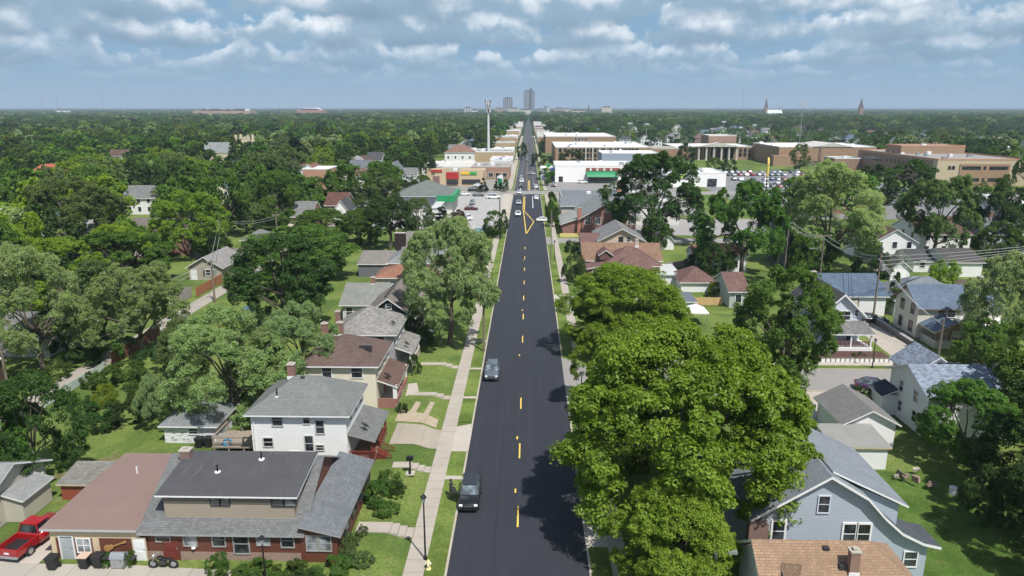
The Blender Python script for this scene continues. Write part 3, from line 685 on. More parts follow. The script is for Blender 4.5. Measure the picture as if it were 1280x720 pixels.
def tree(x, y, R, H, style, shape, lod, label, group=None, rz=None, name=None, z=None, tint=None):
    global TREES
    k = 0 if lod == 'hero' else (TREES * 7 + int(x * 3)) % (3 if lod == 'near' else 2); TREES += 1
    cm, tm, R0, H0 = variant((style, shape, lod, k)); z = zg(x, y) if z is None else z
    rnd = random.Random(int(x * 91 + y * 37)); rz = rnd.uniform(0, 6.28) if rz is None else rz
    nm = name or {'cone': 'conifer_tree', 'column': 'column_tree', 'bush': 'bush'}.get(shape, 'tree')
    if tm is None or shape == 'bush':
        o = bpy.data.objects.new(nm, cm); C.objects.link(o); o.location = (x, y, z); o.rotation_euler = (0, 0, rz); o.scale = (R / R0, R / R0 * rnd.uniform(.92, 1.08), H / H0); return tag(o, label, 'bush' if shape == 'bush' else 'tree', group)
    v = rnd.uniform(1.0, 1.35) if tint is None else tint; col = (v * rnd.uniform(.88, 1.08), v, v * rnd.uniform(.85, 1.1), .35) if tint is None else (v, v, v, .15)
    t = thing(nm, (x, y, z), label, 'tree', group, rz); t.scale = (R / R0, R / R0 * rnd.uniform(.92, 1.08), H / H0)
    for n2, me in (('crown', cm), ('trunk', tm)):
        o = bpy.data.objects.new(n2, me); C.objects.link(o); o.parent = t; o.color = col
    return t
def ptree(cx, top, wpx, bx, by, style, shape, lod, label, group=None, rs=1.0, name=None, tint=None):
    """a tree standing at the ground point seen at (bx, by), its crown cx / top / wpx as measured on the photograph"""
    X, Y = G(bx, by, 0); dist = (FW.dot(Vector((X - CAMX, Y, -CAMZ * .6)))); H = max(1.0, ZA(cx, top, Y)); R = wpx / 2 * dist / F
    X = XA(cx, (top + by) / 2, Y) * .75 + X * .25
    return tree(X, Y, R * rs, H, style, shape, lod, label, group, name=name, z=0 if X > -9 or Y > 140 else None, tint=tint)

# ------------------------------------------------------------------ west side houses, near to far
REDSIDE = m_siding('red_brown_siding', (.125, .042, .026), .18, .2); TAUPE = m_siding('taupe_siding', (.30, .255, .205), .2, .08); PALESTONE = m_flat('pale_plywood_band', (.55, .44, .29), .8, .15, 3)
FOUND = m_brick('pinkish_block_base', (.30, .19, .15), (.3, .27, .24))
Z0 = .5
h = house('workshop_house', -22, 53, 'brown sided building with a long upper dormer and a ribbed mauve metal roof beside it')
walls(h, 'gx', -28.0, -16.1, 47.1, 58.9, 1.2, 3.15, 6.3, REDSIDE)
b = MB(); b.box(-28.02, -16.08, 47.08, 58.9, .3, 1.2); b.build('foundation', FOUND, h)
mr = roof(h, roof_polys('gx', -28.0, -16.1, 47.1, 58.9, 3.15, 6.3, .4), m_shingle('slate_grey_shingle', (.145, .15, .155), .16, .2), m_flat('grey_fascia', (.3, .3, .31), .6))
walls(h, 'flat', -26.7, -16.7, 47.95, 53.2, 3.4, 5.72, 5.72, TAUPE, 'dormer_wall')
roof(h, roof_polys('sS', -26.7, -16.7, 47.95, 53.3, 5.72, 6.45, .42), m_rolled('dark_rolled_roofing', (.062, .062, .068)), WHITE, .14)
bd = MB(); bd.box(-26.72, -16.68, 47.93, 47.952, 4.95, 5.6); bd.build('dark_band', m_siding('dark_taupe_siding', (.13, .115, .10), .2), h)
for a in (-23.0, -22.28, -18.35, -17.4): win(h, 'S', 47.93, a, a + .62 + (.22 if a > -20 else 0), 4.72, 5.52, DARKTRIM, CURT)
for a, ww, z0, z1 in ((-27.1, 1.0, 2.1, 2.85), (-25.0, .9, 1.75, 2.85), (-22.8, .9, 1.75, 2.8), (-21.2, 1.1, 1.15, 2.75), (-19.4, .9, 1.9, 2.8), (-17.55, .9, 1.75, 2.8)): win(h, 'S', 47.08, a, a + ww, z0, z1, m_flat('grey_trim', (.3, .29, .28)), CURT if a in (-25.0, -19.4) else GLASS)
door(h, 'S', 47.06, -26.6, -25.5, .5, 2.05, REDWOOD, REDSIDE)
lt = MB(); lt.lathe([(0, 0), (.16, .02), (.16, .1), (0, .14)], (-24.3, 46.98, 1.55), 10); lt.build('wall_lamp', WHITE, h)
chimney(h, -26.9, 52.5, 5.6, 7.0, .8, .7, DKBRICK); vent(h, -23.5, 50.5, 6.0, .6); vent(h, -20.6, 52.2, 6.25, .6)
# the enclosed side porch facing the street
walls(h, 'sE', -16.1, -13.3, 47.0, 58.4, .4, 3.05, 3.75, REDSIDE, 'porch_wall')
roof(h, roof_polys('sE', -16.05, -13.3, 47.0, 58.2, 3.1, 3.8, .4), m_shingle('blue_slate_shingle', (.15, .165, .18), .14), m_flat('grey_fascia', (.3, .3, .31), .6))
for a in (-15.6, -14.6): win(h, 'S', 46.98, a, a + .8, 1.55, 2.75, m_flat('grey_trim', (.3, .29, .28)), CURT)
for a in (49, 51.5, 54, 56.5): win(h, 'E', -13.28, a, a + 1.4, 1.4, 2.6, DARKTRIM)
# annex with the metal roof
walls(h, 'sN', -35.2, -28.4, 47.0, 58.0, .2, 3.15, 3.3, REDSIDE, 'annex_wall')
roof(h, [[(-35.7, 46.6, 3.3), (-28.35, 46.6, 3.3), (-28.35, 52.6, 3.46), (-35.7, 52.6, 3.46)], [(-35.7, 52.6, 3.46), (-28.35, 52.6, 3.46), (-28.35, 58.6, 3.4), (-35.7, 58.6, 3.4)]], m_ribbed('mauve_ribbed_metal', (.225, .155, .135), .32), m_flat('grey_gutter', (.4, .41, .42), .5), .2)
bd = MB(); bd.box(-35.22, -28.3, 46.95, 47.0, 2.35, 3.05); bd.box(-35.22, -34.85, 46.94, 47.0, .3, 2.35); bd.box(-32.0, -31.5, 46.94, 47.0, .3, 2.35); bd.box(-28.9, -28.35, 46.94, 47.0, .3, 2.35); bd.build('plywood_cladding', PALESTONE, h)
door(h, 'S', 46.98, -34.5, -33.55, .5, 2.45, m_flat('glazed_door', (.35, .38, .4), .2)); win(h, 'S', 46.98, -33.2, -32.25, 1.15, 2.25, WHITE, CURT, 2); door(h, 'S', 46.93, -28.85, -27.95, .5, 2.4, WHITE, TAN_TRIM)
gm = MB(); gm.lathe([(0, .0), (.28, .01), (.28, .08), (0, .09)], (0, 0, 0), 12); gm.lathe([(0, 0), (.2, .01), (.2, .08), (0, .09)], (.3, 0, 0), 12); gm.box(.4, 1.35, -.05, .05, .01, .07); gm.box(1.3, 1.6, -.08, .08, .01, .08)
Rm = Matrix.Rotation(rad(90), 3, 'X') @ Matrix.Rotation(rad(22), 3, 'Z'); gm.v = [tuple(Rm @ Vector(v) + Vector((-30.9, 46.97, 1.5))) for v in gm.v]
gm.build('guitar_ornament', m_flat('rusty_gold', (.38, .22, .08), .5), h)
vp = MB(); vp.tube([(-32.6, 54.8, 3.4), (-32.6, 54.8, 4.1)], .06, 8); vp.build('roof_vent', WHITE, h)

h = house('foursquare_house', -21, 66, 'tall white two-storey house with a grey hipped roof and red porch stairs')
blk(h, 'hip', -25.4, -16.25, 62.1, 69.3, .4, 6.15, 8.35, m_siding('white_siding', (.74, .75, .76)), m_shingle('mid_grey_shingle', (.17, .18, .18), .1, .12, (.21, .215, .21)), .5)
for a, z0, ww, hh in ((-23.3, 4.6, .95, 1.2), (-20.3, 4.85, .55, .95), (-19.15, 3.85, .75, 1.3), (-20.3, 2.0, .75, 1.55), (-24.3, 2.45, .85, .85), (-19.25, 2.1, .7, .5), (-21.9, 1.0, .95, .9)): win(h, 'S', 62.08, a, a + ww, z0, z0 + hh, m_flat('grey_white_trim', (.5, .5, .5)))
for a, z0 in ((63.2, 4.5), (65.3, 4.6), (67.4, 4.5), (66.2, 1.6)): win(h, 'E', -16.23, a, a + .8, z0, z0 + 1.3)
dp = MB(); dp.tube([(-25.1, 62.0, .5), (-25.1, 62.0, 5.3)], .05, 6); dp.build('downpipe', WHITE, h)
chimney(h, -22.6, 66.4, 7.6, 9.3, .65, .6); vent(h, -23.2, 63.6, 6.9, .8); bx = MB(); bx.box(-21.4, -21.0, 65.3, 65.7, 8.05, 8.3); bx.build('roof_vent', DARKTRIM, h)
roof(h, roof_polys('sE', -16.22, -13.9, 62.5, 68.9, 3.1, 3.75, .3), m_shingle('porch_grey_shingle', (.16, .165, .165), .12), m_flat('grey_fascia', (.3, .3, .31), .6)); dish(h, -14.9, 63.7, 3.4, .45)
for y in (62.6, 65.7, 68.8): post(h, -14.0, y, .9, 3.1, .2, REDWOOD)
b = MB(); b.box(-16.2, -13.85, 62.4, 69.0, .3, .95); b.build('porch_floor', m_wood('porch_boards', (.22, .12, .09)), h)
b = MB(); 
for y in np.arange(62.45, 69, .16): b.box(-13.9, -13.85, y, y + .07, 1.0, 1.75) if not 63.4 < y < 64.9 else None
for x in np.arange(-16.1, -13.9, .16): b.box(x, x + .07, 62.42, 62.47, 1.0, 1.75)
b.box(-13.93, -13.82, 62.4, 63.4, 1.75, 1.84); b.box(-13.93, -13.82, 64.9, 69, 1.75, 1.84); b.box(-16.2, -13.8, 62.38, 62.5, 1.75, 1.84); b.box(-16.2, -13.9, 62.3, 62.38, .5, 1.02); b.build('porch_railing', REDWOOD, h)
b = MB()
for i in range(4): b.box(-13.8 + i * .32, -13.5 + i * .32, 63.4, 64.9, .3, .88 - i * .16)
for y in (63.38, 64.92): 
    b.prism([(-13.85, 1.8), (-12.3, 1.0), (-12.3, .9), (-13.85, 1.7)], 1, y - .03, y + .03)
    for i in range(9): b.box(-13.7 + i * .17, -13.65 + i * .17, y - .02, y + .02, .6, 1.68 - i * .088)
b.build('porch_stairs', REDWOOD, h)

h = house('foursquare_house', -20, 80, 'cream two-storey house with a brown hipped roof and brick porch base')
blk(h, 'hip', -24.3, -16.2, 75.2, 83.2, .4, 6.15, 8.3, m_siding('cream_siding', (.66, .62, .51)), m_shingle('dark_brown_shingle', (.125, .088, .078), .15), .5)
win(h, 'S', 75.18, -18.9, -17.7, 4.4, 5.7); win(h, 'S', 75.18, -22.2, -21.2, 4.4, 5.7)
for a, z0 in ((76.5, 4.4), (79.3, 4.4), (81.5, 4.4)): win(h, 'E', -16.18, a, a + .9, z0, z0 + 1.4)
roof(h, roof_polys('sE', -16.17, -14.1, 75.9, 82.8, 3.2, 3.95, .3), m_shingle('porch_brown_shingle', (.13, .085, .07), .14)); dish(h, -15.2, 76.7, 3.5, .5)
chimney(h, -23.2, 80.5, 7.2, 9.2, .7, .6)
b = MB(); b.box(-16.17, -14.05, 75.7, 82.9, .3, 1.0); b.build('porch_floor', CONCX, h)
b = MB(); b.box(-14.15, -13.95, 80.2, 82.9, 1.0, 1.65); b.build('brick_parapet', m_brick('porch_red_brick', (.26, .06, .045)), h)
b = MB(); b.box(-14.15, -13.95, 75.7, 78.6, 1.0, 1.65); b.box(-16.15, -14.15, 75.68, 75.85, .3, 1.65); b.build('brick_parapet', m_brick('porch_red_brick', (.26, .06, .045)), h)
for y in (75.95, 82.6): post(h, -14.2, y, 1.65, 3.2, .42, WHITE)
for y in (78.6, 80.2): post(h, -14.1, y, 1.0, 1.9, .4, m_brick('porch_red_brick', (.26, .06, .045)))
door(h, 'E', -16.16, 78.9, 79.9, 1.0, 3.0, m_flat('red_door', (.3, .02, .02), .4))
sk = MB(); sk.box(-18.4, -16.9, 77.2, 77.35, 6.9, 7.5); sk.box(-18.3, -18.1, 77.3, 77.9, 7.0, 7.1); sk.build('roof_tarp_strip', DARKTRIM, h)

h = house('foursquare_house', -20, 90, 'grey roofed two-storey house with a streaky hip roof and shed porch')
blk(h, 'hip', -23.8, -16.2, 86.6, 94.6, .4, 6.2, 8.5, GRSIDE, m_shingle('mottled_light_grey_shingle', (.235, .23, .22), .3, .25, (.33, .32, .30)), .5)
for a in (87.5, 90, 92.5): win(h, 'E', -16.18, a, a + .9, 4.3, 5.6)
win(h, 'S', 86.58, -18.6, -17.4, 4.2, 5.5); chimney(h, -22.9, 86.1, 5.6, 7.6, .7, .6); chimney(h, -24.6, 91.5, 5.0, 7.5, .6, .6); dish(h, -16.6, 88.5, 6.3, .35)
roof(h, roof_polys('sE', -16.17, -14.2, 87.4, 94.2, 3.2, 3.9, .3), m_shingle('mottled_porch_shingle', (.22, .215, .205), .3)); dish(h, -14.9, 88.3, 3.5, .4)
b = MB(); b.box(-16.17, -14.1, 87.2, 94.3, .3, 1.0); b.box(-14.3, -14.1, 87.2, 89.6, 1.0, 1.7); b.box(-14.3, -14.1, 91.2, 94.3, 1.0, 1.7); b.build('porch_floor', CONCX, h)
for y in (87.5, 90.8, 94.1): post(h, -14.3, y, 1.0, 3.2, .25, WHITE)

h = house('gabled_house', -19, 104, 'dark grey gabled house with white rakes behind the streaky hip roof')
blk(h, 'gy', -23.0, -15.6, 99.2, 111, .3, 4.6, 7.3, m_siding('dark_slate_siding', (.045, .05, .055)), m_shingle('taupe_shingle', (.20, .175, .155), .2), .5)
win(h, 'S', 99.18, -19.6, -18.9, 5.6, 6.3); win(h, 'S', 99.18, -18.2, -17.2, 3.0, 4.2)
roof(h, roof_polys('sE', -15.57, -13.6, 100.5, 108, 3.0, 3.7, .3), m_shingle('black_porch_shingle', (.035, .035, .038), .3)); b = MB(); b.box(-15.6, -13.5, 100.4, 108.1, .2, .9); b.box(-13.7, -13.5, 100.4, 108.1, .9, 1.6); b.build('porch_floor', GRSIDE, h)
for y in (100.7, 104, 107.8): post(h, -13.7, y, .9, 3.1, .25, WHITE)
for y in np.arange(101, 110, 1.3): 
    v = MB(); v.box(-20.2, -19.95, y, y + .2, 6.85, 7.1); v.build('roof_vent', DARKTRIM, h)

h = house('side_gabled_house', -25, 113, 'long pale sided house under a greenish grey gable roof with one chimney')
blk(h, 'gx', -28.8, -17.5, 109.4, 120, .2, 3.6, 5.7, m_siding('pale_blue_siding', (.55, .58, .6)), m_shingle('greenish_grey_shingle', (.21, .22, .205), .12, .2), .5); chimney(h, -24.8, 114.6, 5.2, 6.7, .65, .6)
for a in (-28.2, -25.5, -23.6): win(h, 'S', 109.38, a, a + 1.0, 1.5, 2.9, WHITE)
p = MB(); p.box(-31.5, -28.9, 107.5, 112, .1, .32); p.build('patio', CONCX, h)
h = house('hip_roof_house', -24, 133, 'low house with an orange brown hip roof and grey roof behind')
blk(h, 'hip', -27.6, -18, 129.2, 137, .1, 3.3, 4.9, m_siding('beige_siding', (.5, .45, .38)), m_shingle('orange_brown_shingle', (.27, .14, .095), .2), .4); win(h, 'S', 129.18, -25, -23.6, 1.3, 2.4); chimney(h, -23.3, 138, 5.0, 6.4, .6, .6)
blk(h, 'hip', -26.8, -17, 137.5, 148, .1, 4.4, 7.2, m_siding('beige_siding', (.5, .45, .38)), m_shingle('pale_slate_shingle', (.22, .235, .24), .15), .4)
h = house('garage', -31.5, 145, 'low grey garage with a flat pitched roof beside the orange brown hip roof', 'garage')
blk(h, 'sS', -34, -27.4, 142.6, 149, 0, 2.9, 4.4, m_siding('grey_blue_siding', (.14, .15, .165)), m_shingle('taupe_grey_shingle', (.21, .195, .18), .15), .3); win(h, 'S', 142.58, -28.6, -27.7, 1.0, 2.2, WHITE)
h = house('brick_house', -23, 162, 'low grey roofed house beside the tall dark chimney near the parking lot')
blk(h, 'gx', -27, -15, 156, 172, 0, 3.4, 6.0, m_brick('brown_house_brick', (.22, .12, .08)), m_shingle('warm_grey_shingle', (.19, .175, .165), .15), .4); chimney(h, -27.8, 157.5, 0, 6.8, 2.4, 1.2, m_flat('soot_dark_brick', (.03, .022, .02), .9))
win(h, 'S', 155.98, -20, -18.6, 1.2, 2.5)

h = house('outbuilding', -33.5, 68.5, 'small white garage with peeling paint and a grey hip roof', 'garage')
blk(h, 'hip', -36.3, -31.0, 66.4, 71.6, .3, 2.75, 4.1, m_siding('peeling_white_siding', (.66, .67, .68), .15, .1, (.2, .19, .18)), m_shingle('blue_grey_flat_shingle', (.185, .20, .21), .1), .4); win(h, 'S', 66.38, -33.7, -32.8, 1.55, 2.15); 
h = house('bungalow', -46, 54, 'tan sided bungalow with a pale gable end and boxed bay by the red pickup')
TANS = m_siding('khaki_siding', (.42, .40, .335), .2, .06)
blk(h, 'gx', -56, -42.3, 49.0, 57.0, .2, 3.5, 5.3, TANS, m_shingle('light_grey_shingle', (.24, .25, .25), .12), .5)
walls(h, 'sE', -42.3, -40.7, 51.7, 55.2, .55, 2.7, 3.2, TANS, 'bay_wall'); roof(h, roof_polys('sE', -42.28, -40.7, 51.7, 55.2, 2.75, 3.25, .25), m_shingle('light_grey_shingle', (.24, .25, .25), .12))
win(h, 'E', -42.28, 49.5, 50.9, 1.2, 2.6); win(h, 'E', -42.28, 55.8, 56.6, 1.4, 2.4); fo = MB(); fo.box(-56.05, -42.25, 48.95, 57.05, 0, .55); fo.build('foundation', m_flat('dark_block', (.1, .1, .1)), h)
h = house('garden_shed', -38.2, 56.8, 'little red brown shed with a grey roof between bungalow and metal roof', 'shed')
blk(h, 'sS', -39.9, -36.4, 55.3, 58.3, .3, 2.2, 2.7, m_siding('barn_red_siding', (.24, .06, .035)), m_shingle('weathered_shed_shingle', (.2, .195, .18), .2), .25, TAN_TRIM)
h = house('garage', -64, 144, 'beige alley garage with grey gable roof and white door', 'garage')
blk(h, 'gy', -67.8, -61.0, 139.2, 150, 0, 2.9, 4.9, m_siding('beige_grey_siding', (.36, .325, .27)), m_shingle('pale_grey_shingle', (.25, .24, .235), .1), .5); win(h, 'S', 139.18, -64.3, -63.3, 1.0, 2.2); door(h, 'S', 139.18, -67.3, -66.2, 0.05, 2.1, WHITE); 
for s in (-1, 1): 
    q = MB(); q.box(-63.8 + s * .85 - .22, -63.8 + s * .85 + .22, 139.1, 139.16, .95, 2.25); q.build('shutter', m_flat('brown_shutter', (.12, .1, .08)), h)
h = house('garage', -65, 174, 'small red brick garage with pale hip roof by the alley', 'garage'); blk(h, 'hip', -69.2, -62, 170.2, 177, 0, 2.8, 4.8, m_brick('rust_brick', (.3, .1, .06)), GREYROOF, .4); door(h, 'S', 170.18, -66.5, -63.4, 0, 2.2, WHITE)
h = house('brick_house', -86, 168, 'red brick house with a white framed sunroom among big trees')
blk(h, 'gx', -94, -80, 164, 174, 0, 5.6, 8.2, m_brick('deep_red_brick', (.22, .06, .04)), m_shingle('brown_grey_shingle', (.15, .13, .12)), .5); blk(h, 'flat', -91.5, -84.5, 160.2, 163.9, 0, 3.2, 3.2, WHITE, WHITEROOF, .2)
for i in range(5): win(h, 'S', 160.18, -91.2 + i * 1.35, -90.2 + i * 1.35, 1.1, 2.7, WHITE)
pf = MB(); pf.box(-93, -84, 157.5, 160.1, 0, .5); pf.build('terrace', BRICK, h)
h = house('cottage', -70, 95, 'pale blue cottage wall half hidden under trees beside the alley'); blk(h, 'gx', -75, -66, 93, 102, 0, 3, 5.4, m_siding('pale_blue_siding', (.55, .58, .6)), GREYROOF, .4); win(h, 'S', 92.98, -68, -67, 1, 2.2); win(h, 'S', 92.98, -71, -70, 1, 2.2)
h = house('cottage', -71, 78, 'dark timber cottage in shade behind the utility pole'); blk(h, 'gx', -78, -66, 76, 84, 0, 3, 5, m_siding('dark_timber', (.09, .06, .05)), m_shingle('slate_dark_shingle', (.09, .09, .1)), .4); win(h, 'S', 75.98, -69, -68, 1, 2.2)

# ------------------------------------------------------------------ east side houses
SKYB = m_siding('light_blue_siding', (.35, .405, .475), .2, .06); SKYROOF = m_shingle('blue_grey_lap_shingle', (.20, .225, .255), .1, .1)
h = house('blue_house', 23, 51, 'light blue sided house with a sweeping flared gable roof', z=0)
prof = [(17.3, 4.9), (22.8, 8.45), (25.6, 6.75), (27.0, 5.2), (28.4, 3.95), (30.0, 3.15), (31.3, 2.85)]
polys = [[(*prof[0][:1], 56.8, prof[0][1]), (prof[0][0], 46.5, prof[0][1]), (prof[1][0], 46.5, prof[1][1]), (prof[1][0], 56.8, prof[1][1])]]
for i in range(1, 6): (xa, za), (xb, zb) = prof[i], prof[i + 1]; polys.append([(xa, 56.8 if i < 3 else 49.4, za), (xa, 46.5, za), (xb, 46.5, zb), (xb, 56.8 if i < 3 else 49.4, zb)])
ro = roof(h, polys[:1], SKYROOF, WHITE, .22); roof(h, polys[1:3], SKYROOF, WHITE, .22); roof(h, polys[3:], m_shingle('dark_flare_shingle', (.075, .085, .1), .15), WHITE, .22)
wl = MB(); wl.poly([(17.9, 47, 0), (30.6, 47, 0), (30.6, 47, 2.85)] + [(x, 47, zz - .12) for x, zz in prof[::-1][1:-1]] + [(17.9, 47, 5.1)]); wl.poly([(17.9, 56.4, 0), (17.9, 47, 0), (17.9, 47, 5.1), (17.9, 56.4, 5.1)]); wl.poly([(28.2, 47, 0), (28.2, 56.4, 0), (28.2, 56.4, 3.9), (28.2, 47, 3.9)]); wl.poly([(28.2, 56.4, 0), (17.9, 56.4, 0), (17.9, 56.4, 5.1), (22.8, 56.4, 8.3), (28.2, 56.4, 4)]); wl.build('wall', SKYB, h)
dw = MB(); dw.poly([(28.45, 47.7, 3.6), (28.45, 56.2, 3.6), (28.45, 56.2, 5.6), (28.45, 47.7, 5.6)]); dw.poly([(25.5, 47.7, 6.5), (28.45, 47.7, 3.6), (28.45, 47.7, 5.6), (25.5, 47.7, 6.9)]); dw.build('dormer_wall', SKYB, h)
roof(h, [[(23.2, 56.6, 8.42), (23.2, 47.35, 8.42), (29.0, 47.35, 5.65), (29.0, 56.6, 5.65)]], SKYROOF, WHITE, .16)
win(h, 'S', 46.98, 22.25, 23.0, 5.3, 6.6, m_flat('pale_blue_trim', (.5, .56, .65))); 
for a in (24.3, 25.35): win(h, 'S', 46.98, a, a + .85, 2.75, 4.35, WHITE, None, 1, 'window', .14)
win(h, 'S', 46.98, 19.1, 19.95, 2.9, 4.5, WHITE, None, 1, 'window', .14); win(h, 'S', 46.98, 29.0, 29.9, .9, 2.1)
bc = MB(); bc.box(17.2, 18.6, 46.4, 46.96, 0, 4.6); bc.build('brick_chimney_breast', DKBRICK, h)
h = house('tan_roof_house', 21, 40, 'tan shingled hip roof house with a brick chimney in front of the blue gable', z=0)
walls(h, 'flat', 16.3, 26.1, 38.3, 45.1, 0, 3.8, 3.8, m_siding('white_siding', (.74, .75, .76)))
e, r = 3.7, 6.55
roof(h, [[(15.7, 37.6, e), (26.8, 37.6, e), (23.3, 41.6, r), (15.7, 41.6, r)], [(26.8, 37.6, e), (26.8, 45.6, e), (23.3, 41.6, r)], [(26.8, 45.6, e), (15.7, 45.6, e), (15.7, 41.6, r), (23.3, 41.6, r)]], TANROOF, WHITE, .18)
roof(h, [[(17.2, 37.3, 5.1), (20.3, 37.3, 5.1), (19.3, 39.3, 6.3), (18.2, 39.3, 6.3)], [(20.3, 37.3, 5.1), (20.3, 40.6, 5.6), (19.3, 39.3, 6.3)], [(17.2, 40.6, 5.6), (17.2, 37.3, 5.1), (18.2, 39.3, 6.3)]], TANROOF, WHITE, .12)
gw = MB(); gw.poly([(16.28, 45.1, 3.7), (16.28, 38.2, 3.7), (16.28, 41.6, 6.2)]); gw.build('gable_wall', WHSIDE, h); dw2 = MB(); dw2.box(17.5, 20, 37.6, 39.5, 3.9, 5.0); dw2.build('dormer_wall', WHSIDE, h)
for a in (17.2, 19.6, 23.6): win(h, 'S', 38.28, a, a + 1.1, 1.1, 2.6)
door(h, 'S', 38.28, 21.6, 22.6, .1, 2.2, m_flat('dark_door', (.05, .05, .06)))
chimney(h, 21.7, 40.0, 5.0, 6.95, .58, .5, m_brick('chimney_brown_brick', (.22, .1, .06)))
for x, y in ((20.2, 41.0), (20.9, 40.0)): b = MB(); b.box(x, x + .4, y, y + .35, 6.0 if y > 40.5 else 5.4, 6.35 if y > 40.5 else 5.75); b.build('roof_vent', DARKTRIM, h)
roof(h, [[(12.3, 37.5, 3.5), (15.0, 37.5, 3.5), (14.6, 40.5, 4.2), (12.6, 40.5, 4.2)]], TANROOF, WHITE, .15); pw_ = MB(); pw_.box(12.6, 14.8, 37.8, 40.4, 0, 3.3); pw_.build('porch_wall', WHSIDE, h)

h = house('garage', 36, 70, 'white gable garage with grey shingles and a flat roofed lean-to', 'garage', z=0)
blk(h, 'gy', 33.3, 38.6, 67.9, 74.4, 0, 2.9, 4.3, m_siding('bright_white_siding', (.74, .75, .76)), m_shingle('plain_grey_shingle', (.185, .185, .18), .12, .1), .4)
blk(h, 'sS', 30.6, 35.7, 63.4, 67.8, 0, 2.45, 2.75, m_siding('bright_white_siding', (.74, .75, .76)), m_flat('weathered_grey_roof', (.24, .24, .23), .9, .2, .6), .25, TAN_TRIM, .2); 
h = house('white_house', 47, 74, 'white house with mottled blue shingles behind the dark maple', z=0)
MB_ = m_shingle('mottled_blue_shingle', (.21, .25, .32), .38, .25, (.34, .38, .45))
blk(h, 'gx', 42.9, 51.5, 70.2, 78.2, 0, 5.1, 6.9, m_siding('bright_white_siding', (.74, .75, .76)), MB_, .5); blk(h, 'gy', 45.0, 50, 77.2, 82, 0, 5.0, 6.8, WHSIDE, MB_, .4)
for y, z0 in ((72.2, 3.2), (75.2, 3.2), (72.0, 1.0), (75, .9)): win(h, 'W', 42.88, y, y + .75, z0, z0 + 1.2, WHITE)
for x in (44.6, 48): win(h, 'S', 70.18, x, x + 1.1, 2.9, 4.2)
for x in (46.2, 47.2, 48.1): b = MB(); b.box(x, x + .4, 74.8, 75.1, 6.5, 6.85); b.build('roof_vent', DARKTRIM, h)
roof(h, roof_polys('sW', 41.3, 42.87, 76.2, 79, 2.5, 3.2, .3), m_shingle('navy_awning_shingle', (.05, .06, .09), .2)); pp = MB(); pp.box(41.3, 42.87, 76.2, 78.9, 0, 2.4); pp.build('entry_wall', WHSIDE, h)
h = house('cottage', 46.7, 104, 'pale blue gabled house with charcoal roof, white rakes and deep porch', z=0)
blk(h, 'gy', 43.7, 49.6, 100.6, 112, 0, 5.2, 8.0, m_siding('icy_blue_siding', (.55, .60, .68)), DKROOF, .55, WHITE, .3)
for a, ww, z0 in ((44.8, .8, 4.0), (46.0, .9, 4.0), (47.0, .9, 4.0)): win(h, 'S', 100.58, a, a + ww, z0, z0 + 1.3)
win(h, 'S', 100.58, 48.5, 49.0, 4.6, 5.5); chimney(h, 46.0, 110.5, 7.0, 9.0, .7, .7)
roof(h, roof_polys('sS', 43.9, 49.8, 97.3, 100.57, 3.0, 3.9, .3), m_shingle('streaked_grey_shingle', (.17, .17, .17), .35)); pf = MB(); pf.box(43.7, 49.9, 97.0, 100.57, 0, .9); pf.build('porch_floor', WHSIDE, h)
for x in (43.95, 46.9, 49.7): post(h, x, 97.3, .9, 3.0, .2)
rl = MB()
for x in np.arange(44.1, 49.7, .22): rl.box(x, x + .09, 97.25, 97.31, .95, 1.7)
rl.box(44, 49.7, 97.22, 97.34, 1.7, 1.8); rl.build('porch_railing', m_flat('maroon_rail', (.16, .07, .08)), h); door(h, 'S', 100.55, 47.6, 48.6, .9, 2.9, m_flat('dark_door', (.05, .05, .06)))
h = house('long_garage', 56, 120, 'long white garage with a blue roof and open bay', 'garage', z=0); blk(h, 'gx', 51.3, 61.0, 116.6, 127.5, 0, 3.6, 6.1, WHSIDE, BLROOF, .4); gd = MB(); gd.box(51.9, 56.4, 116.54, 116.59, .05, 2.7); gd.build('garage_door', m_flat('cream_door', (.68, .64, .54)), h); gt = MB(); gt.box(51.8, 56.5, 116.5, 116.6, 2.7, 2.85); gt.box(56.4, 56.55, 116.5, 116.6, 0, 2.85); gt.build('door_frame', m_flat('brown_trim', (.18, .14, .1)), h)
h = house('garage', 68, 119, 'grey roofed low garage between the two blue roofs', 'garage', z=0); blk(h, 'hip', 62.5, 75, 116.5, 126, 0, 3.0, 5.8, WHSIDE, m_shingle('slate_blue_shingle', (.17, .19, .215), .12), .4); win(h, 'S', 116.48, 66, 67.2, 1.2, 2.2)
h = house('farmhouse', 64, 106, 'cream two-storey house with a slate blue roof and gabled porch', z=0)
blk(h, 'gx', 58.8, 71.0, 102.7, 109.4, 0, 5.6, 8.1, m_siding('ivory_siding', (.60, .575, .50)), m_shingle('slate_blue_plain_shingle', (.115, .155, .215), .15), .5, m_flat('brown_trim', (.18, .14, .1)))
for y in (103.8, 106.8): 
    for z0 in (1.3, 4.0): win(h, 'W', 58.78, y, y + .9, z0, z0 + 1.5, m_flat('brown_trim', (.18, .14, .1)))
for x in (61.7, 63.1): win(h, 'S', 102.68, x, x + 1.1, 3.9, 5.1)
win(h, 'S', 102.68, 67.5, 68.6, 3.9, 5.1); st = MB(); st.box(58.7, 71.1, 102.6, 109.5, 0, .7); st.build('foundation', m_brick('stone_block', (.2, .19, .18)), h); chimney(h, 70.2, 107.5, 7, 9, .7, .7, m_brick('red_chimney', (.3, .07, .05)))
blk(h, 'gy', 59.5, 64.3, 98.6, 102.66, 0, 3.2, 4.4, WHITE, m_shingle('slate_blue_plain_shingle', (.115, .155, .215), .15), .5, TAN_TRIM, .2, False); 
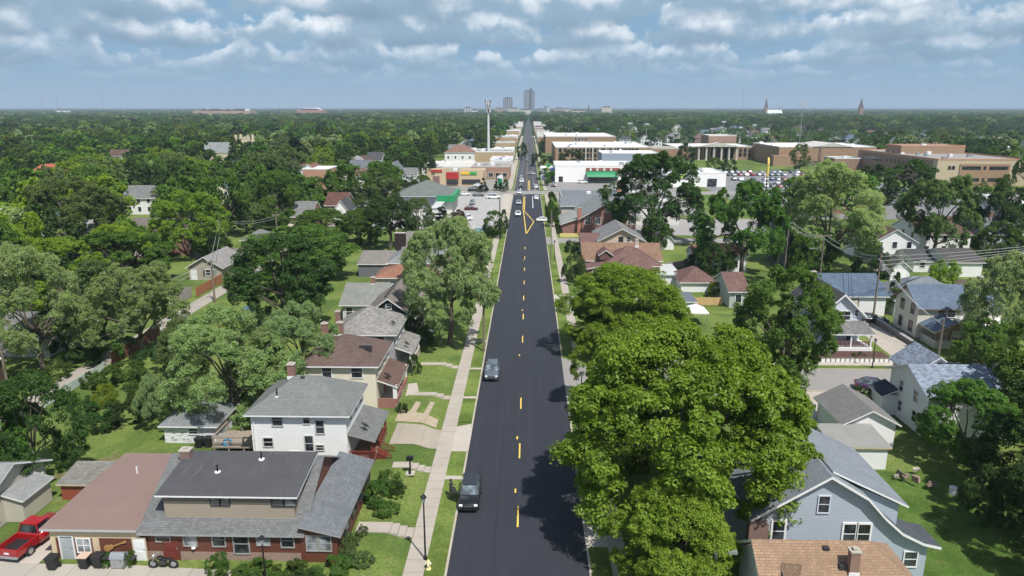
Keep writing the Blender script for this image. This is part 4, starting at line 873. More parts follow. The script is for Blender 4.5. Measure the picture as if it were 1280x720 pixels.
gp = MB(); gp.poly([(59.2, 98.5, 3.1), (64.6, 98.5, 3.1), (61.9, 98.5, 4.25)]); gp.build('porch_gable', m_flat('porch_tan', (.35, .26, .17)), h); pb = MB(); pb.box(59.5, 61.6, 98.6, 98.85, 0, 1.5); pb.box(59.5, 59.75, 98.85, 102.6, 0, 1.5); pb.box(63.3, 64.4, 98.6, 98.85, 0, 1.5); pb.box(59.6, 64.3, 98.7, 102.6, 0, .6); pb.build('porch_wall', m_siding('ivory_siding', (.60, .575, .50)), h)
for x in (59.7, 61.5, 63.4, 64.2): post(h, x, 98.75, 1.5, 3.2, .28, m_flat('brown_trim', (.18, .14, .1)))
roof(h, roof_polys('sS', 64.4, 70.9, 100.9, 102.66, 3.3, 3.8, .2), WHITE, WHITE, .1)

def gh(name, px0, px1, yb, ye, dep, kind, rise, wm, rm, label, cat='house', wins=2, o=.4, z=0.0, face='S', chim=False, depth_first=False, tm=None):
    """a building whose street front spans px0..px1 on the photograph with its foot at yb and its eave at ye"""
    X0, Y = G(px0, yb, 0); X1 = XA(px1, yb, Y); e = max(2.2, ZA((px0 + px1) / 2, ye, Y)); h = thing(name, ((X0 + X1) / 2, Y + dep / 2, 0), label, cat)
    r = e + rise; blk(h, kind, X0, X1, Y, Y + dep, 0, e, r, wm, rm, o, tm)
    wl_ = X1 - X0; st = 1 if e < 4.4 else 2
    for s in range(st):
        for i in range(wins):
            a = X0 + wl_ * (i + .5) / wins - .5; zz = 1.0 + s * 2.8; win(h, 'S', Y - .02, a, a + 1.0, zz, zz + 1.4, None, None, 1, 'window', .09, True)
        sd = 'E' if X0 < 0 else 'W'; xx = X1 + .02 if X0 < 0 else X0 - .02
        for i in range(max(1, wins - 1)):
            a = Y + dep * (i + .6) / max(1, wins); win(h, sd, xx, a, a + 1.0, 1.0 + s * 2.8, 2.4 + s * 2.8, None, None, 1, 'window', .09, True)
    if chim: chimney(h, X0 + wl_ * .3, Y + dep * .5, e, r + 1.2, .8, .8)
    return h, X0, X1, Y, e
gh('house', 1088, 1142, 331, 302, 14, 'gy', 2.8, WHSIDE, BRROOF, 'white gabled house with a brown roof and screened balcony', wins=3)
hh, X0, X1, Y, e = gh('garage', 1112, 1136, 351, 335, 10, 'gy', 1.6, WHSIDE, m_shingle('old_brown_grey_shingle', (.1, .095, .09)), 'small white garage with closed overhead door beside the long blue roof', 'garage', 0); gd = MB(); gd.box(X0 + .8, X1 - .8, Y - .06, Y - .01, 0, 2.2); gd.build('garage_door', m_flat('door_white', (.8, .8, .8)), hh)
gh('garage', 1141, 1184, 340, 326, 10, 'gx', 1.6, WHSIDE, DKROOF, 'low white garage with charcoal roof under the spreading tree', 'garage', 2); gh('garage', 1184, 1226, 346, 327, 11, 'gx', 1.8, WHSIDE, m_shingle('dark_brown_grey_shingle', (.075, .07, .07)), 'white walled garage with dark roof near the blue tarp', 'garage', 0)
gh('house', 1146, 1210, 320, 292, 13, 'gx', 3.2, WHSIDE, BRROOF, 'white house behind the bare trunked tree', chim=True, wins=3); gh('house', 1232, 1300, 322, 292, 13, 'gx', 3, m_siding('light_grey_siding', (.5, .51, .53)), m_shingle('cool_grey_shingle', (.2, .215, .235)), 'grey house with pale blue roof and brick chimney at the edge', chim=True, wins=3)
gh('house', 980, 1012, 338, 296, 12, 'gy', 2.8, m_siding('navy_grey_siding', (.055, .065, .09)), DKROOF, 'dark navy house shaded by the tall silver maple', wins=2)
gh('shed', 911, 933, 385, 363, 10, 'gx', 2.2, m_siding('mint_grey_siding', (.4, .44, .42)), MAUVE, 'pale green sided shed with mauve roof', 'shed', 1)
gh('garage', 851, 893, 365, 352, 8, 'hip', 1.9, WHSIDE, MAUVE, 'ivy covered garage with mauve hip roof', 'garage', 0)
gh('shed', 856, 868, 392, 378, 6, 'flat', .1, WHSIDE, m_flat('slate_flat_roof', (.12, .14, .17)), 'small flat roofed shed beside the big street tree', 'shed', 0)
gh('shed', 826, 842, 312, 300, 5, 'gy', 1.6, WHSIDE, BRROOF, 'tiny white shed with a brown roof near the corner tree', 'shed', 0)
gh('garage', 868, 905, 338, 322, 8, 'gx', 2, m_siding('light_blue_grey_siding', (.45, .5, .56)), m_shingle('red_brown_shingle', (.2, .1, .08)), 'pale blue garage glimpsed below the lacy tree', 'garage', 1); gh('garage', 905, 932, 340, 318, 9, 'gx', 1.6, WHSIDE, m_shingle('rusty_shingle', (.22, .12, .09)), 'white garage glimpsed under the lacy tree canopy', 'garage', 1)
# brown roofed red brick bungalow
h = house('brick_bungalow', 20, 146, 'red brick bungalow with sprawling brown hip roof and tan shingle side', z=0)
blk(h, 'gx', 12.6, 28.2, 144.0, 153, 0, 3.8, 6.4, m_brick('bungalow_red_brick', (.24, .06, .045)), m_shingle('two_tone_tan_shingle', (.23, .145, .10), .2), .5); blk(h, 'hip', 16.4, 27.3, 139.4, 149.5, 0, 3.7, 6.45, m_brick('bungalow_red_brick', (.24, .06, .045)), MAUVE, .5); blk(h, 'hip', 17.5, 26, 136.5, 143.5, 0, 3.2, 5.3, m_brick('bungalow_red_brick', (.24, .06, .045)), MAUVE, .5)
blk(h, 'sW', 13, 16.4, 138.9, 143.8, 0, 3.0, 3.7, m_brick('bungalow_red_brick', (.24, .06, .045)), MAUVE, .4); win(h, 'S', 138.88, 13.9, 14.9, 1.3, 2.6); win(h, 'S', 138.88, 15.1, 16.1, 1.3, 2.6); chimney(h, 23.4, 145.5, 5.9, 7.7, .7, .7, m_flat('cream_chimney', (.5, .42, .36)))
blk(h, 'gy', 15.5, 18, 142.0, 146, 4, 5.2, 6.1, MAUVE, MAUVE, .3)
gh('shed', 816, 848, 356, 343, 9, 'flat', .1, WHSIDE, m_flat('silver_flat_roof', (.5, .52, .53), .5), 'flat silver roofed garage behind the street tree', 'garage', 0)
h = house('bungalow', 22, 170, 'small pink gabled bungalow with grey roof behind the brown roofs', z=0)
blk(h, 'gy', 17.6, 27.6, 163, 176, 0, 4.4, 7.0, m_siding('pink_beige_siding', (.55, .44, .37)), m_shingle('ash_grey_shingle', (.2, .2, .205)), .7); blk(h, 'gx', 13.5, 17.5, 163.5, 174, 0, 3.6, 5.0, BRICK, MAUVE, .4); win(h, 'S', 162.98, 22, 22.9, 4.0, 5.0, DARKTRIM); win(h, 'S', 162.98, 23.8, 24.6, 4.0, 5.0)
h = house('brick_house', 22, 200, 'red brick gabled house with white windows and an orange chimney', z=0)
blk(h, 'gy', 15.6, 30.2, 193, 214, 0, 5.2, 9.4, m_brick('strong_red_brick', (.24, .07, .055)), m_shingle('soft_grey_shingle', (.22, .235, .235), .1), .9); blk(h, 'sW', 10.4, 15.6, 194, 210, 0, 3.2, 5.0, m_brick('strong_red_brick', (.24, .07, .055)), m_shingle('pale_green_grey_shingle', (.28, .30, .28), .1), .6)
for x, z0, ww in ((22.0, 6.4, .9), (23.2, 6.4, .9), (16.4, 3.2, 1.5), (19.2, 3.2, 1.5), (25.2, 3.4, 1.6), (27.8, 3.2, 2.0)): win(h, 'S', 192.98, x, x + ww, z0, z0 + 1.7, WHITE, CURT, 2)
chimney(h, 14.9, 193.4, 0, 7.6, 1.0, 1.0, m_brick('orange_red_brick', (.42, .12, .07))); bb = MB(); bb.box(9.6, 16, 190.8, 191.3, 0, .9); bb.build('bench_wall', m_flat('yellow_beam', (.6, .5, .2)), h)

# ------------------------------------------------------------------ shops, school and other large buildings
def flatb(name, x0, x1, y0, y1, e, wm, rm, label, cat='building', par=.5, units=(), cols=None):
    h = thing(name, ((x0 + x1) / 2, (y0 + y1) / 2, 0), label, cat); walls(h, 'flat', x0, x1, y0, y1, 0, e, e, wm, d=0)
    r = MB(); r.poly([(x0 + .3, y0 + .3, e - par), (x1 - .3, y0 + .3, e - par), (x1 - .3, y1 - .3, e - par), (x0 + .3, y1 - .3, e - par)]); r.build('roof', rm, h)
    p = MB(); t = .32
    for a in ((x0 - .05, x1 + .05, y0 - .05, y0 + t), (x0 - .05, x1 + .05, y1 - t, y1 + .05), (x0 - .05, x0 + t, y0 + t, y1 - t), (x1 - t, x1 + .05, y0 + t, y1 - t)): p.box(*a, e - par - .1, e + .05)
    p.build('parapet', cols or WHITE, h)
    rn = random.Random(int(x0 * 7 + y0))
    for i in range(units if isinstance(units, int) else len(units)):
        x, y = rn.uniform(x0 + 2, x1 - 4), rn.uniform(y0 + 2, y1 - 3); u = MB(); u.box(x, x + rn.uniform(1.2, 2.4), y, y + rn.uniform(1.2, 2), e - par, e + rn.uniform(.4, 1.0)); u.build('rooftop_unit', STEEL if i % 2 else WHITE, h)
    return h
def band(h, y, x0, x1, z0, z1, n, gap=.35, fm=None, face='S', glass=None):
    st = (x1 - x0) / n
    for i in range(n): win(h, face, y, x0 + st * i + st * gap / 2, x0 + st * (i + 1) - st * gap / 2, z0, z1, fm or WHITE, glass, 1, 'window', .1, True)
def text(parent, s, x, y, z, size, m, ry=0):
    cu = bpy.data.curves.new('lettering', 'FONT'); cu.body = s; cu.size = size; cu.extrude = .03; cu.align_x = 'CENTER'
    o = bpy.data.objects.new('lettering', cu); C.objects.link(o); cu.materials.append(m); o.parent = parent; o.location = Vector((x, y, z)) - wloc(parent); o.rotation_euler = (rad(90), 0, ry); return o
GREEN = m_flat('store_green', (.02, .25, .1), .5); 
# store with the green fascia beside the lot
h = thing('corner_store', (-36, 232, 0), 'grey hip roofed store with a green fascia beside the parking lot', 'store')
blk(h, 'hip', -43, -24, 232, 252, 0, 6.2, 10.2, m_flat('pale_render', (.6, .6, .58)), m_shingle('dull_green_grey_shingle', (.15, .17, .16), .1), .6)
blk(h, 'sS', -43, -29, 219, 231.9, 0, 4.6, 5.6, m_flat('pale_render', (.6, .6, .58)), m_shingle('navy_grey_shingle', (.075, .085, .10), .1), .4); blk(h, 'flat', -29, -26.5, 216, 231.9, 0, 4.4, 4.4, m_flat('pale_render', (.6, .6, .58)), m_flat('silver_flat_roof', (.5, .52, .53), .5), .3)
g = MB(); g.box(-24.6, -23.1, 231.0, 252, 4.2, 6.3); g.box(-29, -23.1, 230.6, 231.0, 4.2, 6.3); g.build('green_fascia', GREEN, h)
for i in range(5): v = MB(); v.box(-41 + 2.3 * i, -40.2 + 2.3 * i, 224, 224.8, 5.0, 5.7); v.build('rooftop_unit', WHITE, h)
band(h, -23.98, 233, 250, .6, 3.4, 6, .2, DARKTRIM, 'E')
# tan restaurant across the cross street
TANW = m_flat('tan_stucco', (.52, .41, .27), .8); RED = m_flat('sign_red', (.40, .03, .03), .5)
h = flatb('restaurant', -44, -19, 319, 336, 6.6, TANW, GRAVROOF, 'tan stucco restaurant row with bright red and yellow shop signs', 'restaurant', .5, 4, TANW)
tb = MB(); tb.box(-44.2, -35.8, 318.7, 322, 0, 7.8); tb.build('front_tower', TANW, h); tb = MB(); tb.box(-30, -19.0, 318.7, 322, 0, 7.4); tb.build('front_tower', TANW, h)
for (x0, x1, z0, z1, m) in ((-35.6, -30.2, 3.2, 6.2, RED), (-41.5, -38.6, 1.0, 4.4, DKBRICK), (-28.6, -20.4, 1.0, 3.0, DARKTRIM), (-35.4, -30.4, .8, 2.6, DARKTRIM)): s = MB(); s.box(x0, x1, 318.45, 318.69, z0, z1); s.build('sign_panel' if m is RED else 'shopfront', m, h)
sg = MB(); sg.box(-29, -25.2, 318.4, 318.68, 5.2, 6.3); sg.build('yellow_sign', m_flat('sign_yellow', (.75, .5, .04)), h); sg = MB(); sg.box(-25.1, -22, 318.4, 318.68, 5.2, 6.3); sg.build('green_sign', m_flat('sign_green', (.03, .35, .08)), h); sg = MB(); sg.box(-42.5, -37.4, 318.4, 318.68, 6.2, 7.2); sg.build('red_sign', RED, h)
h = flatb('brick_shop', -27, -8.2, 352, 376, 6.4, m_brick('shop_orange_brick', (.33, .16, .09)), GRAVROOF, 'orange brick flat roofed shop along the main street', 'shop', .6, 4, m_flat('concrete_coping', (.5, .48, .45))); band(h, 351.98, -26, -9, 1, 3, 5)
flatb('white_shop', -18, -8.1, 378, 402, 7.2, m_flat('white_painted_block', (.68, .68, .68)), m_flat('blue_grey_roof', (.4, .43, .47)), 'white walled shop with blue grey roof by the main street', 'shop', .4, 3)
flatb('warehouse', -52, -27.6, 356, 392, 5.8, m_flat('pale_block', (.62, .6, .57)), m_flat('pale_tan_roof', (.55, .52, .47)), 'pale low warehouse behind the restaurant row', 'warehouse', .3, 4)
flatb('brick_shop', -40, -9, 452, 480, 7.6, m_flat('tan_brick_wall', (.42, .31, .2)), GRAVROOF, 'long tan brick building beyond the tall mast', 'shop', .6, 5)
h = flatb('shop', -21, -8.2, 410, 440, 5.4, WHITE, m_flat('pinkish_roof', (.55, .45, .42)), 'low shop with pinkish roof near the mast', 'shop', .3, 2)
# east: flat grey roofs, white discount building with green canopy
h = flatb('office_building', 11.5, 33, 226, 246, 6.6, m_flat('beige_render', (.48, .45, .4)), m_rolled('blue_grey_membrane', (.14, .15, .165)), 'beige block with broad blue grey roof behind the brick gable', 'building', .2, 3, m_flat('grey_coping', (.3, .31, .33)))
blk(h, 'gx', 11.0, 33, 214.5, 226, 0, 5.4, 7.4, m_flat('beige_render', (.48, .45, .4)), m_shingle('steel_blue_shingle', (.17, .185, .205), .08), .5); chimney(h, 29.8, 228, 5, 11.5, 1.3, 1.3, m_brick('orange_chimney_brick', (.48, .2, .08)))
flatb('office_building', 33.2, 47, 226, 250, 6.0, m_brick('shop_orange_brick', (.33, .16, .09)), m_rolled('grey_membrane', (.16, .16, .16)), 'orange brick block with white rooftop unit next to the blue grey roof', 'building', .4, 3); flatb('office_building', 33.2, 46, 212, 225.8, 5.4, m_flat('pale_render', (.6, .6, .58)), m_rolled('blue_grey_membrane', (.14, .15, .165)), 'pale annex at the foot of the dark street tree', 'building', .3, 1)
h = flatb('discount_store', 13.5, 60, 338, 366, 7.8, m_flat('white_painted_wall', (.82, .82, .82), .7, .05), WHITEROOF, 'long white painted store with a green scalloped canopy', 'store', .4, 6)
a = MB(); a.prism([(331, 3.0), (337.9, 3.6), (337.9, 5.0), (331.6, 4.2)], 0, 28, 42); a.build('green_canopy', GREEN, h); a = MB(); a.box(28, 44, 337.6, 337.95, 5.2, 6.6); a.build('red_fascia', m_flat('dull_red', (.28, .08, .06)), h); a = MB(); a.box(29, 43, 337.7, 337.95, .4, 2.9); a.build('shopfront', GLASS, h)
a = MB()
for x in np.arange(29.6, 42, 3.2): a.box(x, x + .9, 337.5, 337.6, 5.3, 6.4)
a.build('white_gable_motif', WHITE, h); a = MB(); a.box(15.2, 17.2, 337.9, 337.99, .1, 2.6); a.build('door', DARKTRIM, h)
flatb('low_store', 15, 60, 372, 396, 5.2, m_flat('grey_block', (.3, .3, .3)), m_rolled('dark_membrane', (.09, .09, .095)), 'low dark roofed store behind the white store', 'store', .3, 5); h = flatb('blue_shed', 41, 72, 396, 420, 10.0, m_siding('blue_metal_siding', (.3, .36, .44), .4), WHITEROOF, 'blue sided gym with white roof before the school', 'building', .3, 2, WHITE)
h = flatb('gas_shop', 6.9, 12.6, 345, 356, 6.0, m_flat('blue_white_panel', (.5, .55, .65)), WHITEROOF, 'small shop with a tall green and yellow sign face', 'shop', .3, 0); s = MB(); s.box(9.5, 11.2, 341.6, 342.0, 0, 8.2); s.build('green_sign', GREEN, h); s = MB(); s.box(9.5, 11.2, 341.55, 341.98, 4.4, 6.6); s.build('yellow_sign', m_flat('sign_pale_yellow', (.7, .75, .35)), h); s = MB(); s.box(11.6, 13.2, 344.6, 344.98, 0, 6.2); s.build('blue_panel', m_flat('sign_blue', (.05, .12, .4)), h)
# the school: three brick ranges and a portico wing
CAPS = m_flat('pale_stone_cap', (.5, .48, .45))
h = flatb('school', 17.5, 77, 448, 520, 10.4, ORBRICK, WHITEROOF, 'long orange brick school with tall windows and white roof', 'school', .4, 16, CAPS)
for z0 in (1.0, 4.2, 7.3): band(h, 447.98, 27, 69, z0, z0 + 2.2, 18, .35, DARKTRIM); band(h, 447.98, 19, 25, z0, z0 + 2.2, 2, .5, DARKTRIM)
pl = MB()
for x in np.arange(36, 57, 4.2): pl.box(x, x + .7, 447.4, 447.96, 0, 9.8)
pl.build('pilasters', CAPS, h)
h = flatb('school', 14, 68, 560, 640, 12.6, ORBRICK, WHITEROOF, 'rear brick range of the school with a wide dormer front', 'school', .4, 6, CAPS); band(h, 559.98, 36, 46, 9.6, 11.4, 4)
flatb('school', 77.2, 98, 452, 474, 9.6, ORBRICK, m_flat('brown_grey_roof', (.3, .27, .25)), 'plain orange brick block joined to the long school front', 'school', .5, 1, CAPS)
h = flatb('school', 98.2, 152, 490, 530, 8.8, ORBRICK, WHITEROOF, 'school wing with a white column portico and pediment', 'school', .4, 4, CAPS)
pt = MB(); pt.prism([(113, 8.8), (141, 8.8), (127, 11.6)], 1, 484, 489.8); pt.build('pediment', CAPS, h)
for i in range(6): c = MB(); c.lathe([(.9, 0), (.75, .4), (.65, 8.0), (.9, 8.75)], (114.5 + i * 5, 485.4, 0), 12); c.build('column', CAPS, h)
band(h, 489.98, 100, 112, 1.4, 3.6, 3, .4, DARKTRIM); band(h, 489.98, 100, 112, 5, 7.4, 3, .4, DARKTRIM); band(h, 489.98, 142, 151, 2, 4.5, 3, .4, DARKTRIM); band(h, 489.98, 142, 151, 5, 7.4, 3, .4, DARKTRIM); band(h, 489.98, 114, 140, 1, 7.4, 6, .5, DARKTRIM)
flatb('school', 132, 152, 532, 556, 14.5, m_brick('umber_brick', (.26, .13, .08)), m_flat('pale_roof', (.6, .58, .55)), 'tall windowless brick stage block behind the portico wing', 'school', .5, 1, CAPS)
h = flatb('gymnasium', 152, 212, 440, 492, 11.2, ORBRICK, WHITEROOF, 'broad brick gymnasium with a shallow gable over the entrance', 'school', .4, 5, CAPS); gp = MB(); gp.prism([(172, 11.2), (196, 11.2), (184, 13.4)], 1, 439.6, 470); gp.build('gable', CAPS, h); gp = MB(); gp.box(176, 177.2, 439.6, 439.98, 0, 10.8); gp.build('recess', DKBRICK, h); sk = MB(); sk.box(150, 213, 437, 439.5, 0, 2.8); sk.build('base_wall', m_flat('dark_base', (.1, .08, .08)), h); gp = MB(); gp.box(147, 166, 434, 439.4, 0, 6.2); gp.build('lobby', ORBRICK, h)
# big brick office at the east
h = flatb('office_building', 183.5, 224, 326, 404, 11.8, m_flat('pale_buff_panel', (.46, .385, .28), .7), GRAVROOF, 'large buff and orange brick office building with long ribbon windows', 'office', .5, 12, m_flat('orange_coping', (.45, .24, .14)))
q = MB(); q.box(193.5, 215.5, 325.6, 325.98, 0, 9.6); q.build('orange_panel', ORBRICK, h); 
for z0 in (2.0, 7.2):
    win(h, 'S', 325.58, 194.5, 202.5, z0, z0 + 1.3, DARKTRIM, None, 0, 'window', .1, True); win(h, 'S', 325.58, 206.5, 214.5, z0, z0 + 1.3, DARKTRIM, None, 0, 'window', .1, True); win(h, 'S', 325.58, 203.9, 204.9, z0, z0 + 1.3, DARKTRIM, None, 0, 'window', .1, True)
for x in (188.5, 190.2, 217.5, 220.5): win(h, 'S', 325.96, x, x + 1.1, 7.2, 8.6, DARKTRIM, None, 0, 'window', .1, True)
q = MB(); q.box(183.1, 183.48, 330, 404, 0, 10.9); q.build('brick_side', m_brick('side_brown_brick', (.24, .125, .075)), h)
win(h, 'W', 183.08, 376, 398, 7.4, 9.2, DARKTRIM, None, 0, 'window', .1, True)
for i in range(9): win(h, 'W', 183.08, 338 + 4 * i, 339.6 + 4 * i, 7.4, 9.0, DARKTRIM, None, 0, 'window', .1, True)
flatb('penthouse', 190, 222, 372, 388, 15.4, ORBRICK, GRAVROOF, 'orange brick penthouse block on the big office roof', 'office', .4, 1, m_flat('orange_coping', (.45, .24, .14)))
flatb('annex', 168, 183, 398, 412, 7.4, m_brick('side_brown_brick', (.24, .125, .075)), GRAVROOF, 'low brown brick annex at the corner of the office building', 'office', .4, 1)
flatb('restaurant', 96, 116, 236, 262, 5.6, m_brick('deep_red_brick', (.22, .06, .04)), WHITEROOF, 'low red brick restaurant with patchy white roof behind the silver tree', 'restaurant', .5, 5)
flatb('shop', 152, 190, 216, 250, 5.0, m_flat('white_painted_block', (.68, .68, .68)), WHITEROOF, 'white flat roofed shop beyond the trees at the edge', 'shop', .5, 5); flatb('shop', 226, 262, 330, 350, 6.6, m_flat('bright_green_wall', (.08, .5, .1)), WHITEROOF, 'shop with a bright green wall beside the office building', 'shop', .5, 2)
h = flatb('dealership', 62, 88, 318, 344, 6.2, m_flat('white_painted_wall', (.82, .82, .82), .7, .05), WHITEROOF, 'white car showroom with a green light band beside the lot', 'showroom', .4, 4); s = MB(); s.box(63, 70, 317.5, 317.9, 4, 5.4); s.build('lime_sign', m_flat('sign_lime', (.5, .7, .1)), h); s = MB(); s.box(80, 84, 317.7, 317.95, .3, 3.6); s.build('window', GLASS, h)

# low shops and blocks lining the far main street
rs = random.Random(8); SHOPW = [m_brick('shop_orange_brick', (.33, .16, .09)), m_flat('pale_block', (.62, .6, .57)), m_brick('deep_red_brick', (.22, .06, .04)), m_flat('tan_brick_wall', (.42, .31, .2)), WHITE]; SHOPR = [GRAVROOF, WHITEROOF, m_rolled('dark_membrane', (.09, .09, .095)), m_flat('pale_tan_roof', (.55, .52, .47))]
for i, yy in enumerate(range(530, 1500, 62)):
    for sd in (-1, 1):
        if sd > 0 and yy < 660: continue
        a = 9 + rs.uniform(0, 2); b_ = a + rs.uniform(12, 24); k = rs.randrange(5); k2 = rs.randrange(4); y0 = yy + rs.uniform(-6, 6)
        hq = flatb('shop', sd * b_ if sd < 0 else a, -a if sd < 0 else b_, y0, y0 + rs.uniform(14, 26), rs.choice((5.0, 6.5, 8.5)), SHOPW[k], SHOPR[k2], '%s shop block with %s roof along the far main street' % (('orange brick', 'pale', 'dark red brick', 'tan', 'white')[k], ('gravel', 'white', 'dark', 'tan')[k2]), 'shop', .4, 2)
# houses around the cross street, west
gh('house', 372, 401, 236, 217, 12, 'gy', 4, m_siding('pale_blue_white_siding', (.6, .65, .7)), m_shingle('rust_brown_shingle', (.19, .09, .07)), 'pale blue gabled house with rust roof across the cross street')
gh('house', 436, 462, 226, 213, 13, 'gx', 4.5, WHSIDE, m_shingle('steel_grey_shingle', (.13, .14, .16)), 'white house with a steel grey roof behind the orange brick block'); gh('house', 432, 452, 214, 205, 14, 'gy', 4, WHSIDE, m_shingle('mist_grey_shingle', (.26, .27, .27)), 'white house with a misty grey roof farther up the block'); gh('house', 450, 470, 212, 204, 14, 'gx', 4, GRSIDE, BRROOF, 'grey house with brown roof farther up the block')
h = flatb('brick_block', -94, -83, 300, 314, 9.2, m_brick('shop_bright_orange_brick', (.42, .2, .1)), WHITEROOF, 'narrow orange brick block with a white flat roof', 'building', .3, 1)
hh, X0, X1, Y, e = gh('house', 481, 503, 234, 217, 12, 'gy', 5, WHSIDE, m_shingle('cool_dark_grey_shingle', (.15, .16, .175)), 'white Dutch gabled house with a red porch base'); b = MB(); b.box(X0 - .3, X1 + .3, Y - 3.5, Y - .05, 0, 2.2); b.build('porch_base', m_flat('porch_red', (.4, .05, .04)), hh); roof(hh, roof_polys('sS', X0 - .3, X1 + .3, Y - 3.6, Y - .05, 4.0, 4.8, .2), GREYROOF); 
gh('house', 504, 520, 232, 219, 10, 'gx', 3, WHSIDE, GREYROOF, 'small white house next to the red porch house')
gh('house', 407, 432, 270, 256, 12, 'gx', 3.4, m_brick('rust_brick', (.3, .1, .06)), m_shingle('maroon_brown_shingle', (.12, .06, .05)), 'rust brick house with maroon roof among the yard trees'); gh('house', 418, 436, 276, 262, 9, 'gy', 3, WHSIDE, DKROOF, 'little white gabled house beside the maroon roof'); gh('house', 366, 390, 288, 270, 11, 'gx', 3.6, m_brick('rust_brick', (.3, .1, .06)), GREYROOF, 'rust brick house with grey gable roof near the carport'); gh('carport', 362, 378, 292, 285, 6, 'gx', .8, m_flat('tan_block', (.45, .4, .32)), m_flat('tan_metal_roof', (.4, .36, .3)), 'low tan carport before the rust brick house', 'carport', 0)
gh('house', 556, 592, 206, 190, 13, 'hip', 4, WHSIDE, m_shingle('ruddy_shingle', (.22, .13, .1)), 'big white house with ruddy hip roof behind the restaurant row', wins=4); gh('house', 498, 528, 240, 236, 10, 'hip', 2.4, GRSIDE, m_shingle('mid_blue_grey_shingle', (.2, .22, .24)), 'low house with blue grey hip roof near the store', wins=3)
gh('house', 40, 60, 242, 216, 14, 'hip', 3, DKBRICK, m_shingle('terracotta_shingle', (.42, .12, .08)), 'house with a terracotta roof deep in the west woods', wins=2); gh('house', 18, 30, 246, 234, 10, 'gx', 3, WHSIDE, DKROOF, 'white house peeking out of the west woods', wins=1); gh('house', 139, 157, 192, 188, 14, 'gx', 4, WHSIDE, m_shingle('dusty_brown_shingle', (.24, .19, .17)), 'dusty brown roof rising from the west woods', wins=2)
gh('house', 84, 108, 330, 296, 12, 'gx', 3, m_siding('light_grey_siding', (.5, .51, .53)), m_shingle('ash_light_shingle', (.3, .3, .3)), 'grey house almost hidden by the grey green oak', wins=2)
# church tower with battlements
h = thing('church', (-150, 440, 0), 'pale stone church tower with battlements above the trees', 'church'); X0, X1 = XA(294, 180, 430), XA(312, 180, 430); zt = ZA(303, 177, 430)
b = MB(); b.box(X0, X1, 430, 430 + (X1 - X0), 0, zt); b.build('tower', m_flat('pale_limestone', (.55, .48, .36), .8), h); b = MB(); wd = X1 - X0
for i in range(4):
    for yy in (430, 430 + wd - 1): b.box(X0 + i * wd / 3.6, X0 + i * wd / 3.6 + wd / 7, yy, yy + 1, zt, zt + (4 if i in (0, 3) else 2.6))
b.build('battlements', m_flat('pale_limestone', (.55, .48, .36), .8), h)
for i in range(3): win(h, 'S', 429.98, X0 + .8 + i * 2.6, X0 + 2.2 + i * 2.6, zt - 5, zt - 2, m_flat('pale_limestone', (.55, .48, .36), .8), None, 0, 'window', .1, True)
blk(h, 'gx', X0 - 22, X0 - .5, 432, 446, 0, 8, 13.5, m_flat('pale_limestone', (.55, .48, .36), .8), m_shingle('pale_slate_shingle', (.22, .235, .24), .15), .3)

# ------------------------------------------------------------------ skyline
def m_tower(name, a, b_, w_=3.0, floor=0):
    def f(t, b):
        uv = P(t); s = t.new('ShaderNodeSeparateXYZ'); t.l.new(uv, s.inputs[0]); fr = t.ramp(t.math('FRACT', t.math('DIVIDE', s.outputs[0], w_)), .45, .55)
        fl = t.ramp(t.math('FRACT', t.math('DIVIDE', s.outputs[1], 3.8)), .5, .55)
        t.put(b.inputs['Base Color'], t.mix(t.math('MULTIPLY', fr, fl) if floor else fr, a, b_)); b.inputs['Roughness'].default_value = .5
    return mat(name, f)
def sky_b(x0, x1, top, D, m, label, name='tower', dep=40, cat='tower', bot=0, cap=None):
    X0, X1 = XA(x0, 140, D), XA(x1, 140, D); zt = ZA((x0 + x1) / 2, top, D); h = thing(name, ((X0 + X1) / 2, D + dep / 2, 0), label, cat)
    b = MB(); b.box(X0, X1, D, D + dep, 0, zt); b.build('shaft' if cat == 'tower' else 'wall', m, h)
    c = MB(); q = (X1 - X0) * .15; c.box(X0 + q, X1 - q, D + 4, D + dep - 4, zt, zt + (cap or 4)); c.build('rooftop_plant', DARKTRIM, h); return h, X0, X1, zt
GT = m_tower('grey_tower_stripes', (.27, .29, .31), (.12, .13, .15), 7); h, X0, X1, zt = sky_b(654.5, 668.5, 113.5, 3900, GT, 'tallest pale grey office tower on the skyline with a dark corner slot', dep=45)
b = MB(); b.box(X0 + (X1 - X0) * .57, X0 + (X1 - X0) * .7, 3895, 3944, 0, zt + 16); b.build('dark_slot', m_flat('dark_tower_glass', (.05, .06, .07)), h)
sky_b(629, 641, 122.5, 3700, m_tower('dark_tower_stripes', (.05, .055, .065), (.34, .34, .34), 10), 'dark striped office tower beside the tallest one', dep=45); sky_b(579.5, 589.5, 135, 3300, m_tower('pale_tower_stripes', (.5, .5, .5), (.2, .22, .25), 12), 'short pale apartment slab west of the skyline')
